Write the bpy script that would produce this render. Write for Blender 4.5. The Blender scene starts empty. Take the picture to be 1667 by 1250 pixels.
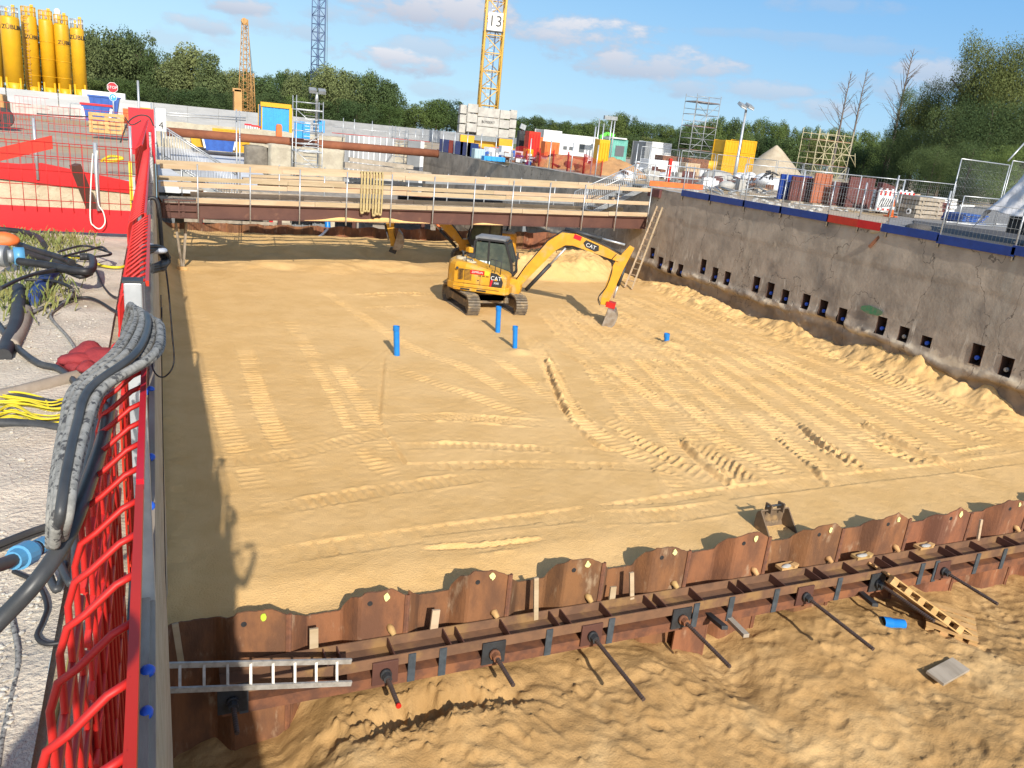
import bpy, bmesh, math, random
import numpy as np
from mathutils import Vector, Matrix
# ------------------------------------------------------------------ camera, sky, sun, exposure
sc = bpy.context.scene
COL = sc.collection
F_, CX, CY, HC = 1290.0, 833.5, 625.0, 1.7
_up = np.array([.1, -1., (140 + .1*CX - CY)/F_]); _up /= np.linalg.norm(_up)
_d = np.array([250-CX, 165.-CY, F_]); _y = _d - _up*(_d@_up); _y /= np.linalg.norm(_y)
_x = np.cross(_y, _up); _x = _x if _x[0] > 0 else -_x
RW = np.array([_x, _y, _up])
def at(px, py, z=None, y=None, x=None):
    """world point seen at a photo pixel, on a plane of known height, depth or offset"""
    v = RW @ np.array([px-CX, py-CY, F_])
    t = (z-HC)/v[2] if z is not None else (y/v[1] if y is not None else x/v[0])
    return Vector((v[0]*t, v[1]*t, HC+v[2]*t))
cd = bpy.data.cameras.new('camera'); cam = bpy.data.objects.new('camera', cd); COL.objects.link(cam)
cd.sensor_width = 36; cd.lens = F_/1667*36; cd.clip_end = 3000; cd.clip_start = .05
m = Matrix.Identity(4)
for r in range(3):
    m[r][0] = RW[r][0]; m[r][1] = -RW[r][1]; m[r][2] = -RW[r][2]
m[0][3], m[1][3], m[2][3] = 0, 0, HC
cam.matrix_world = m; sc.camera = cam
SUN = Vector((.085, .871, -.484)).normalized()
sd = bpy.data.lights.new('sun', 'SUN'); so = bpy.data.objects.new('sun', sd); COL.objects.link(so)
sd.energy = 4.6; sd.angle = math.radians(.5); sd.color = (1, .93, .81)
so.rotation_euler = SUN.to_track_quat('-Z', 'Y').to_euler()
sc.view_settings.view_transform = 'Standard'; sc.view_settings.look = 'None'
sc.view_settings.exposure = .42; sc.view_settings.gamma = 1
sc.cycles.max_bounces = 5; sc.cycles.diffuse_bounces = 3; sc.cycles.transparent_max_bounces = 6
W = bpy.data.worlds.new('World'); sc.world = W; W.use_nodes = True
wt = W.node_tree; wn = wt.nodes; wl = wt.links; wn.clear()
def wnode(t, **k):
    n = wn.new(t)
    for a, b in k.items(): setattr(n, a, b)
    return n
def wmath(op, a, b=None, c=None):
    n = wnode('ShaderNodeMath', operation=op)
    for i, q in enumerate((a, b, c)):
        if q is None: continue
        if isinstance(q, (int, float)): n.inputs[i].default_value = q
        else: wl.new(q, n.inputs[i])
    return n.outputs[0]
def wmix(f, a, b):
    n = wnode('ShaderNodeMix', data_type='RGBA'); wl.new(f, n.inputs[0])
    for i, q in ((6, a), (7, b)):
        if isinstance(q, tuple): n.inputs[i].default_value = (*q, 1)
        else: wl.new(q, n.inputs[i])
    return n.outputs[2]
sky = wnode('ShaderNodeTexSky', sky_type='NISHITA', sun_disc=False, sun_elevation=math.radians(29), sun_rotation=math.atan2(-SUN.x, -SUN.y), air_density=1.0, dust_density=.6, ozone_density=1.6)
tc = wnode('ShaderNodeTexCoord'); DIR = tc.outputs['Generated']
def wdot(v):
    n = wnode('ShaderNodeVectorMath', operation='DOT_PRODUCT'); wl.new(DIR, n.inputs[0]); n.inputs[1].default_value = v
    return n.outputs['Value']
nz = wnode('ShaderNodeTexNoise'); nz.inputs['Scale'].default_value = 19; nz.inputs['Detail'].default_value = 9; nz.inputs['Roughness'].default_value = .6
mp = wnode('ShaderNodeMapping'); mp.inputs['Scale'].default_value = (1, 1, 2.2); wl.new(DIR, mp.inputs[0]); wl.new(mp.outputs[0], nz.inputs['Vector'])
NZ = wmath('SUBTRACT', nz.outputs['Fac'], .5)
# clouds: direction of the centre, half extents (tangent units), tilt, density
def pixdir(px, py):
    v = RW @ np.array([px-CX, py-CY, F_]); return Vector(v).normalized()
CL = [(955, 62, .075, .022, .10, .95), (1080, 104, .085, .020, .22, .85), (900, 55, .045, .018, .1, .9), (1190, 145, .09, .012, .16, .6), (635, 98, .075, .013, .18, .95), (700, 82, .06, .014, .1, .55),
      (700, 8, .11, .024, .12, 1.0), (400, 8, .035, .012, 0, .9), (325, 40, .035, .009, .05, .7), (460, 45, .05, .012, .2, .5), (560, 25, .06, .010, .1, .5),
      (1540, 115, .05, .016, 0, .7), (1440, 140, .05, .012, .1, .5), (1290, 60, .10, .006, .1, .28), (1450, 80, .12, .007, .12, .28), (730, 150, .05, .008, .1, .35),
      (940, 185, .10, .007, .08, .3), (1330, 175, .05, .010, .1, .6), (260, 75, .07, .02, .0, .35), (640, 190, .06, .012, .1, .3), (1350, 10, .08, .008, .1, .3)]
fac = None; shade = None
for px, py, a, b, tilt, dens in CL:
    c = pixdir(px, py); right = Vector((0, 0, 1)).cross(c).normalized() * -1; upv = right.cross(c).normalized()
    if upv.z < 0: upv = -upv
    tl = 0.0
    r2 = right*math.cos(tl) - upv*math.sin(tl)*1; u2 = upv*math.cos(tl) + right*math.sin(tl)
    u = wmath('DIVIDE', wdot(r2), a); v = wmath('DIVIDE', wdot(u2), b)
    e = wmath('ADD', wmath('MULTIPLY', u, u), wmath('MULTIPLY', v, v))
    s = wmath('SUBTRACT', wmath('ADD', wmath('SUBTRACT', 1.0, e), wmath('MULTIPLY', NZ, 6.5)), wmath('MULTIPLY', wmath('LESS_THAN', wdot(c), .5), 9))
    mr = wnode('ShaderNodeMapRange', interpolation_type='SMOOTHSTEP'); wl.new(s, mr.inputs[0]); mr.inputs[1].default_value = -.5; mr.inputs[2].default_value = 1.15; mr.inputs[4].default_value = dens
    k = mr.outputs[0]
    sh = wmath('MULTIPLY', k, wmath('MULTIPLY_ADD', v, .45, .5))
    fac = k if fac is None else wmath('MAXIMUM', fac, k)
    shade = sh if shade is None else wmath('MAXIMUM', shade, sh)
cloudcol = wmix(wmath('MULTIPLY', shade, 1.0), (2.6, 3.0, 3.8), (4.9, 4.9, 5.15))
SKYGAIN = wnode('ShaderNodeMix', data_type='RGBA', blend_type='MULTIPLY'); SKYGAIN.inputs[0].default_value = 1
wl.new(sky.outputs[0], SKYGAIN.inputs[6]); SKYGAIN.inputs[7].default_value = (1.25, 1.2, 1.15, 1)
# the clear blue northern half of the sky, away from the sun, seen over the site
sx = wnode('ShaderNodeSeparateXYZ'); wl.new(DIR, sx.inputs[0])
def wmr(v, a, b):
    n = wnode('ShaderNodeMapRange', interpolation_type='SMOOTHSTEP'); wl.new(v, n.inputs[0]); n.inputs[1].default_value = a; n.inputs[2].default_value = b; return n.outputs[0]
north = wmath('MULTIPLY', wmr(sx.outputs[1], -.2, .35), wmath('SUBTRACT', 1.0, wmr(sx.outputs[2], .30, .65)))
blue = wmix(wmr(wmath('ADD', sx.outputs[2], wmath('MULTIPLY', sx.outputs[0], .16)), -.02, .38), (2.9, 4.55, 5.6), (.95, 2.5, 4.75))
bg = wnode('ShaderNodeBackground'); bg.inputs['Strength'].default_value = .135
wl.new(wmix(fac, wmix(wmath('MULTIPLY', north, .92), SKYGAIN.outputs[2], blue), cloudcol), bg.inputs['Color'])
wo = wnode('ShaderNodeOutputWorld'); wl.new(bg.outputs[0], wo.inputs['Surface'])

# ------------------------------------------------------------------ helpers
rnd = random.Random(7)
ORD = ['first', 'second', 'third', 'fourth', 'fifth', 'sixth', 'seventh', 'eighth', 'ninth', 'tenth', 'eleventh', 'twelfth', 'thirteenth', 'fourteenth', 'fifteenth', 'sixteenth', 'seventeenth', 'eighteenth', 'nineteenth', 'twentieth']
def V(*a): return Vector(a)
class MB:
    def __init__(s): s.v = []; s.f = []; s.m = []; s.sm = []
    def add(s, vs, fs, mi=0, smooth=False):
        o = len(s.v); s.v += [tuple(p) for p in vs]
        for f in fs: s.f.append([i+o for i in f]); s.m.append(mi); s.sm.append(smooth)
        return s
    def box(s, c, d, rz=0, mi=0, M=None):
        x, y, z = d[0]/2, d[1]/2, d[2]/2; R = M or Matrix.Rotation(rz, 3, 'Z'); c = Vector(c)
        vs = [c + R @ Vector((a*x, b*y, e*z)) for e in (-1, 1) for b in (-1, 1) for a in (-1, 1)]
        return s.add(vs, [(0, 2, 3, 1), (4, 5, 7, 6), (0, 1, 5, 4), (2, 6, 7, 3), (0, 4, 6, 2), (1, 3, 7, 5)], mi)
    def bar(s, p, q, w, h, mi=0, up=(0, 0, 1)):
        p = Vector(p); q = Vector(q); d = (q-p); L = d.length
        if L < 1e-6: return s
        d /= L; u = Vector(up)
        if abs(d.dot(u)) > .98: u = Vector((0, 1, 0))
        a = d.cross(u).normalized(); b = a.cross(d)
        return s.box((p+q)/2, (L, w, h), mi=mi, M=Matrix((d, a, b)).transposed())
    def tube(s, pts, r, n=6, mi=0, closed=False, cap=True, smooth=True):
        P = [Vector(p) for p in pts]; N = len(P); rr = r if isinstance(r, (list, tuple)) else [r]*N
        vs = []; a = None
        for i in range(N):
            t = (P[(i+1) % N]-P[i-1]) if closed else (P[min(i+1, N-1)]-P[max(i-1, 0)])
            if t.length < 1e-9: t = Vector((0, 0, 1))
            t.normalize()
            if a is None: a = t.orthogonal().normalized()
            a = a - t*a.dot(t)
            if a.length < 1e-6: a = t.orthogonal()
            a.normalize(); b = t.cross(a)
            for k in range(n):
                g = 2*math.pi*k/n; vs.append(P[i] + (a*math.cos(g)+b*math.sin(g))*rr[i])
        fs = []
        for i in range(N if closed else N-1):
            j = (i+1) % N
            for k in range(n): fs.append((i*n+k, i*n+(k+1) % n, j*n+(k+1) % n, j*n+k))
        s.add(vs, fs, mi, smooth)
        if cap and not closed:
            o = len(s.v)-N*n; s.f.append([o+k for k in range(n)][::-1]); s.m.append(mi); s.sm.append(False)
            s.f.append([o+(N-1)*n+k for k in range(n)]); s.m.append(mi); s.sm.append(False)
        return s
    def cyl(s, p, q, r, r2=None, n=16, mi=0, smooth=True, cap=True): return s.tube([p, q], [r, r if r2 is None else r2], n, mi, smooth=smooth, cap=cap)
    def prism(s, poly, axis, a, b, mi=0, org=(0, 0, 0)):
        """extrude a 2-D polygon: axis 'x' (poly in y,z), 'y' (x,z), 'z' (x,y) from a to b"""
        def P(u, v, w): return {'x': (w, u, v), 'y': (u, w, v), 'z': (u, v, w)}[axis]
        n = len(poly); o = Vector(org)
        vs = [Vector(P(u, v, w))+o for w in (a, b) for u, v in poly]
        return s.add(vs, [list(range(n))[::-1], [n+i for i in range(n)]] + [(i, (i+1) % n, n+(i+1) % n, n+i) for i in range(n)], mi)
    def lump(s, c, r, seed=0, sub=2, squash=(1, 1, 1), jag=.3, mi=0, smooth=True):
        bm = bmesh.new(); bmesh.ops.create_icosphere(bm, subdivisions=sub, radius=1); R = random.Random(seed)
        ax = [(Vector((R.gauss(0, 1), R.gauss(0, 1), R.gauss(0, 1))).normalized(), R.uniform(-jag, jag)) for _ in range(7)]
        vs = []
        for v in bm.verts:
            k = 1 + sum(w*max(0, v.co.dot(d))**2 for d, w in ax)
            vs.append(Vector(c)+Vector((v.co.x*squash[0], v.co.y*squash[1], v.co.z*squash[2]))*r*k)
        fs = [[v.index for v in f.verts] for f in bm.faces]; bm.free()
        return s.add(vs, fs, mi, smooth)
    def build(s, name, mat=None, parent=None, world=True, bevel=0, label=None):
        me = bpy.data.meshes.new(name); off = Vector((0, 0, 0)); p = parent
        if world:
            while p is not None: off += p.location; p = p.parent
        me.from_pydata([tuple(Vector(v)-off) for v in s.v], [], s.f)
        for q in (mat if isinstance(mat, (list, tuple)) else [mat]):
            if q is not None: me.materials.append(q)
        me.polygons.foreach_set('material_index', s.m); me.polygons.foreach_set('use_smooth', s.sm); me.update()
        o = bpy.data.objects.new(name, me); COL.objects.link(o); o.parent = parent
        if bevel:
            b = o.modifiers.new('bevel', 'BEVEL'); b.width = bevel; b.segments = 2; b.limit_method = 'ANGLE'
        if label: o['label'] = label
        return o
def tag(o, label, cat, group=None):
    o['label'] = label; o['category'] = cat
    if group: o['group'] = group
    return o
def thing(name, loc, label, cat, group=None, rz=0):
    o = bpy.data.objects.new(name, None); COL.objects.link(o); o.location = loc; o.rotation_euler = (0, 0, rz); o.empty_display_size = .2
    return tag(o, label, cat, group)
def dup(root, loc, rz=None, label=None, scale=None):
    def cp(o, par):
        c = o.copy(); COL.objects.link(c); c.parent = par
        for ch in list(o.children):
            cp(ch, c)
        return c
    r = cp(root, None); r.location = loc
    if rz is not None: r.rotation_euler = (0, 0, rz)
    if scale is not None: r.scale = scale
    if label: r['label'] = label
    return r
def structure(o, kind='structure'): o['kind'] = kind; return o
def grid_mesh(name, X, Y, Z, mat, smooth=True, parent=None):
    """X, Y, Z 2-D arrays -> one quad sheet"""
    nr, nc = X.shape; me = bpy.data.meshes.new(name)
    co = np.stack([X, Y, Z], -1).reshape(-1, 3).astype(np.float32)
    i = np.arange(nr*nc).reshape(nr, nc); q = np.stack([i[:-1, :-1], i[:-1, 1:], i[1:, 1:], i[1:, :-1]], -1).reshape(-1, 4).astype(np.int32)
    fast_mesh(me, co, q, smooth); me.materials.append(mat)
    o = bpy.data.objects.new(name, me); COL.objects.link(o); o.parent = parent
    return o
def fast_mesh(me, co, q, smooth=False):
    n = len(q); k = q.shape[1]
    me.vertices.add(len(co)); me.vertices.foreach_set('co', co.ravel())
    me.loops.add(n*k); me.loops.foreach_set('vertex_index', q.ravel())
    me.polygons.add(n); me.polygons.foreach_set('loop_start', np.arange(n, dtype=np.int32)*k)
    me.polygons.foreach_set('use_smooth', np.full(n, smooth)); me.update(calc_edges=True)
_T = {}
def vn(x, y, seed=0):
    if seed not in _T: _T[seed] = np.random.RandomState(seed).rand(256, 256)
    T = _T[seed]; xi = np.floor(x).astype(int); yi = np.floor(y).astype(int); u = x-xi; v = y-yi
    u = u*u*(3-2*u); v = v*v*(3-2*v); a, b = xi & 255, (xi+1) & 255; c, d = yi & 255, (yi+1) & 255
    return (T[a, c]*(1-u)+T[b, c]*u)*(1-v) + (T[a, d]*(1-u)+T[b, d]*u)*v
def fbm(x, y, seed=0, o=4, g=.5):
    s = 0; a = 1; t = 0
    for k in range(o): s = s + a*(vn(x*2**k+17*k, y*2**k+31*k, seed+k)-.5); t += a; a *= g
    return s/t*2
def sstep(a, b, x): t = np.clip((x-a)/(b-a), 0, 1); return t*t*(3-2*t)
def smooth_path(pts, n=8):
    P = [Vector(p) for p in pts]; out = []
    for i in range(len(P)-1):
        p0, p1, p2, p3 = P[max(i-1, 0)], P[i], P[i+1], P[min(i+2, len(P)-1)]
        for k in range(n):
            t = k/n
            out.append(.5*((2*p1)+(p2-p0)*t+(2*p0-5*p1+4*p2-p3)*t*t+(3*p1-p0-3*p2+p3)*t**3))
    out.append(P[-1]); return out
def text_mb(txt, size, mat, name, parent, M, depth=.004, align='CENTER', wrap=None):
    cu = bpy.data.curves.new('t', 'FONT'); cu.body = txt; cu.size = size; cu.align_x = align; cu.align_y = 'CENTER'; cu.extrude = depth
    to = bpy.data.objects.new('t', cu); COL.objects.link(to); bpy.context.view_layer.update()
    me = bpy.data.meshes.new_from_object(to.evaluated_get(bpy.context.evaluated_depsgraph_get())); bpy.data.objects.remove(to); bpy.data.curves.remove(cu)
    for v in me.vertices:
        c = v.co.copy()
        if wrap: c = Vector(((wrap+c.z)*math.sin(c.x/wrap), -(wrap+c.z)*math.cos(c.x/wrap), c.y))
        v.co = M @ c
    me.materials.clear(); me.materials.append(mat); me.name = name
    o = bpy.data.objects.new(name, me); COL.objects.link(o); o.parent = parent
    return o

# ------------------------------------------------------------------ materials
def mat(name, c1, c2=None, scale=6, rough=.75, metal=0, bump=0, bscale=30, c3=None, s3=2.5, t3=(.55, .7), stretch=(1, 1, 1), spec=.4, rand=0, detail=6):
    mt = bpy.data.materials.new(name); mt.use_nodes = True; t = mt.node_tree; n = t.nodes; l = t.links; b = n['Principled BSDF']
    b.inputs['Roughness'].default_value = rough; b.inputs['Metallic'].default_value = metal; b.inputs['Specular IOR Level'].default_value = spec
    tcn = n.new('ShaderNodeTexCoord'); mpn = n.new('ShaderNodeMapping'); mpn.inputs['Scale'].default_value = stretch; l.new(tcn.outputs['Object'], mpn.inputs[0])
    if rand:
        oi0 = n.new('ShaderNodeObjectInfo'); vm = n.new('ShaderNodeVectorMath'); vm.operation = 'SCALE'; vm.inputs[0].default_value = (37, 53, 71); l.new(oi0.outputs['Random'], vm.inputs['Scale']); l.new(vm.outputs[0], mpn.inputs['Location'])
    def noise(s, d=detail):
        q = n.new('ShaderNodeTexNoise'); q.inputs['Scale'].default_value = s; q.inputs['Detail'].default_value = d; q.inputs['Roughness'].default_value = .6; l.new(mpn.outputs[0], q.inputs['Vector']); return q.outputs['Fac']
    def ramp(f, a, bb):
        q = n.new('ShaderNodeMapRange'); q.interpolation_type = 'SMOOTHSTEP'; l.new(f, q.inputs[0]); q.inputs[1].default_value = a; q.inputs[2].default_value = bb; return q.outputs[0]
    def mix(f, a, bb):
        q = n.new('ShaderNodeMix'); q.data_type = 'RGBA'; l.new(f, q.inputs[0])
        for i, w in ((6, a), (7, bb)):
            if isinstance(w, tuple): q.inputs[i].default_value = (*w, 1)
            else: l.new(w, q.inputs[i])
        return q.outputs[2]
    col = None
    if c2: col = mix(ramp(noise(scale), .36, .64), c1, c2)
    if c3: col = mix(ramp(noise(s3), *t3), col or c1, c3)
    if rand:
        oi = n.new('ShaderNodeObjectInfo'); h = n.new('ShaderNodeHueSaturation'); mr = n.new('ShaderNodeMapRange'); l.new(oi.outputs['Random'], mr.inputs[0]); mr.inputs[3].default_value = 1-rand; mr.inputs[4].default_value = 1+rand
        l.new(mr.outputs[0], h.inputs['Value']); mr2 = n.new('ShaderNodeMapRange'); l.new(oi.outputs['Random'], mr2.inputs[0]); mr2.inputs[3].default_value = .5+rand*.08; mr2.inputs[4].default_value = .5-rand*.08; l.new(mr2.outputs[0], h.inputs['Hue'])
        if col is None: h.inputs['Color'].default_value = (*c1, 1)
        else: l.new(col, h.inputs['Color'])
        col = h.outputs[0]
    if col is None: b.inputs['Base Color'].default_value = (*c1, 1)
    else: l.new(col, b.inputs['Base Color'])
    if bump:
        bn = n.new('ShaderNodeBump'); bn.inputs['Strength'].default_value = 1; bn.inputs['Distance'].default_value = bump; l.new(noise(bscale, 8), bn.inputs['Height']); l.new(bn.outputs[0], b.inputs['Normal'])
    return mt
SAND = mat('sand', (.70, .455, .20), (.645, .408, .168), 1.1, .95, bump=.02, bscale=42, c3=(.73, .482, .22), s3=.35, t3=(.45, .7), spec=.1)
SAND2 = mat('trench_sand', (.45, .28, .12), (.355, .215, .088), 1.8, .95, bump=.016, bscale=35, c3=(.54, .36, .17), s3=.7, t3=(.5, .7), spec=.1)
GRAVEL = mat('gravel_ground', (.70, .62, .50), (.56, .50, .41), 4, .95, bump=.02, bscale=45, c3=(.46, .37, .26), s3=.9, t3=(.5, .72), spec=.15)
SITE = mat('site_ground', (.44, .37, .29), (.36, .30, .23), .5, .95, bump=.03, bscale=6, c3=(.42, .31, .18), s3=.12, t3=(.48, .62), spec=.1)
STONE = mat('stone', (.62, .58, .51), (.45, .42, .37), 5, .9, rand=.2)
CONC = mat('concrete', (.50, .48, .43), (.40, .38, .34), 3, .85, bump=.008, bscale=22, c3=(.30, .28, .25), s3=1.2, t3=(.58, .75))
CONC_L = mat('light_concrete', (.42, .41, .38), (.34, .33, .31), 2, .85, bump=.006, bscale=14, c3=(.26, .25, .22), s3=.9, t3=(.58, .78))
SHOT = mat('shotcrete', (.44, .40, .31), (.36, .32, .25), 1.6, .95, bump=.05, bscale=5, c3=(.48, .44, .36), s3=.8)
CLAYW = mat('pale_guide_wall', (.50, .42, .30), (.42, .34, .235), 3.5, .95, bump=.03, bscale=12, c3=(.30, .23, .15), s3=9, t3=(.64, .72))
RUST = mat('rust', (.20, .082, .042), (.115, .053, .034), 5, .8, bump=.004, bscale=60, c3=(.24, .10, .045), s3=2.2, t3=(.52, .68), spec=.3)
RUSTP = mat('pile_rust', (.25, .108, .05), (.14, .066, .038), 2.6, .85, bump=.008, bscale=42, c3=(.34, .23, .15), s3=5, t3=(.57, .74), stretch=(1, 1, .4), spec=.3, rand=.14)
RUSTB = mat('brown_primer', (.105, .045, .032), (.085, .036, .027), 2, .65, bump=.002, bscale=30, c3=(.15, .07, .045), s3=3, t3=(.6, .75))
RUSTO = mat('orange_rust_pipe', (.24, .085, .04), (.19, .065, .032), 1.2, .8)
STEELD = mat('dark_steel', (.05, .055, .06), (.035, .035, .038), 6, .55, metal=.3)
STRAP = mat('grey_strap', (.085, .105, .125), (.06, .075, .09), 9, .5, metal=.3)
GALV = mat('galvanised', (.52, .54, .56), (.42, .44, .46), 8, .42, metal=.55)
GALVD = mat('dull_galvanised', (.36, .38, .40), (.28, .30, .31), 4, .5, metal=.5)
ALU = mat('aluminium', (.44, .42, .39), (.32, .30, .27), 12, .55, metal=.4)
RED = mat('red_paint', (.52, .014, .010), (.44, .013, .010), 4, .42, rand=.08)
REDM = mat('red_mesh', (.46, .016, .013), None, rough=.5)
REDD = mat('dark_red_boards', (.12, .04, .035), (.09, .032, .03), 4, .7)
ORANGE = mat('orange_paint', (.62, .15, .035), (.55, .12, .03), 3, .55)
BLUE = mat('blue_board', (.012, .045, .24), (.01, .035, .19), 3, .45)
BLUEC = mat('blue_container', (.02, .09, .36), (.015, .07, .30), 3, .5)
CYAN = mat('sky_blue_sheet', (.03, .30, .66), (.03, .26, .60), 3, .5)
PIPEB = mat('blue_pipe', (.012, .20, .60), (.01, .17, .54), 6, .35)
CAPB = mat('blue_cap', (.02, .10, .55), None, rough=.4)
FITB = mat('pale_blue_fitting', (.08, .27, .47), None, rough=.4)
YEL = mat('machine_yellow', (.62, .31, .022), (.53, .26, .02), 3, .5, c3=(.46, .30, .12), s3=2.2, t3=(.5, .72), rand=0)
YELS = mat('silo_yellow', (.60, .33, .010), (.54, .29, .010), .6, .42, c3=(.58, .33, .02), s3=1.2, t3=(.62, .8))
YELC = mat('crane_yellow', (.66, .42, .10), (.60, .36, .08), .8, .55)
AMBER = mat('crawler_orange', (.44, .25, .09), (.36, .2, .07), .8, .6)
YCABLE = mat('yellow_cable', (.60, .50, .03), None, rough=.5)
WOOD = mat('timber', (.47, .355, .235), (.39, .285, .175), 3, .8, stretch=(.25, 2, 2), bump=.002, bscale=30, c3=(.36, .23, .12), s3=14, t3=(.68, .74), rand=.1)
WOODO = mat('weathered_timber', (.36, .31, .25), (.27, .23, .18), 4, .9, stretch=(1, .3, 1), bump=.004, bscale=30)
WOODP = mat('pallet_wood', (.52, .33, .14), (.42, .25, .10), 5, .85, rand=.1)
WHITE = mat('white_sheet', (.66, .67, .68), (.58, .59, .60), 1.5, .5, c3=(.6, .6, .6), s3=.7, t3=(.66, .8))
WALLW = mat('noise_wall', (.43, .44, .45), (.37, .38, .39), 1.2, .8, stretch=(.4, .4, 2.5), c3=(.31, .32, .33), s3=.5, t3=(.58, .76))
FORM = mat('formwork_grey', (.38, .39, .40), (.33, .34, .35), .7, .6, c3=(.44, .44, .44), s3=.5)
FORMD = mat('formwork_dark', (.20, .215, .23), (.16, .17, .18), .7, .5)
BLACK = mat('black_rubber', (.018, .018, .02), (.03, .03, .032), 8, .5)
BLACKP = mat('black_plastic', (.02, .02, .022), None, rough=.55)
CABG = mat('grey_hose', (.30, .295, .275), (.20, .198, .185), 60, .8, bump=.0012, bscale=120, c3=(.06, .06, .062), s3=75, t3=(.52, .60))
CABK = mat('dark_hose', (.035, .038, .042), (.055, .057, .06), 10, .42)
BEIGE = mat('beige_sling', (.44, .35, .17), (.36, .28, .13), 8, .85)
GLASS = mat('cab_glass', (.045, .06, .055), (.08, .10, .08), 2, .08, spec=.7)
PAPER = mat('paper', (.62, .76, .72), None, rough=.7)
TARP = mat('grey_tarp', (.58, .59, .63), (.50, .51, .55), 1.5, .55, bump=.05, bscale=2.2)
DIRTG = mat('track_steel', (.20, .16, .11), (.12, .10, .08), 7, .7, metal=.2, c3=(.34, .25, .14), s3=3, t3=(.5, .65))
PINK = mat('red_bag', (.27, .03, .035), (.20, .022, .028), 9, .8, bump=.03, bscale=7)
LIME = mat('lime_paint', (.45, .62, .05), None, rough=.6)
CREAM = mat('yellow_paint_dot', (.75, .72, .30), None, rough=.6)
GREEN = mat('bright_green', (.10, .45, .05), None, rough=.5)
TEAL = mat('teal_glass', (.10, .32, .28), (.16, .42, .36), 1, .25)
BARK = mat('bark', (.10, .075, .055), (.07, .055, .04), 8, .95)
DEAD = mat('dead_wood', (.13, .11, .10), None, rough=.95)
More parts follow.
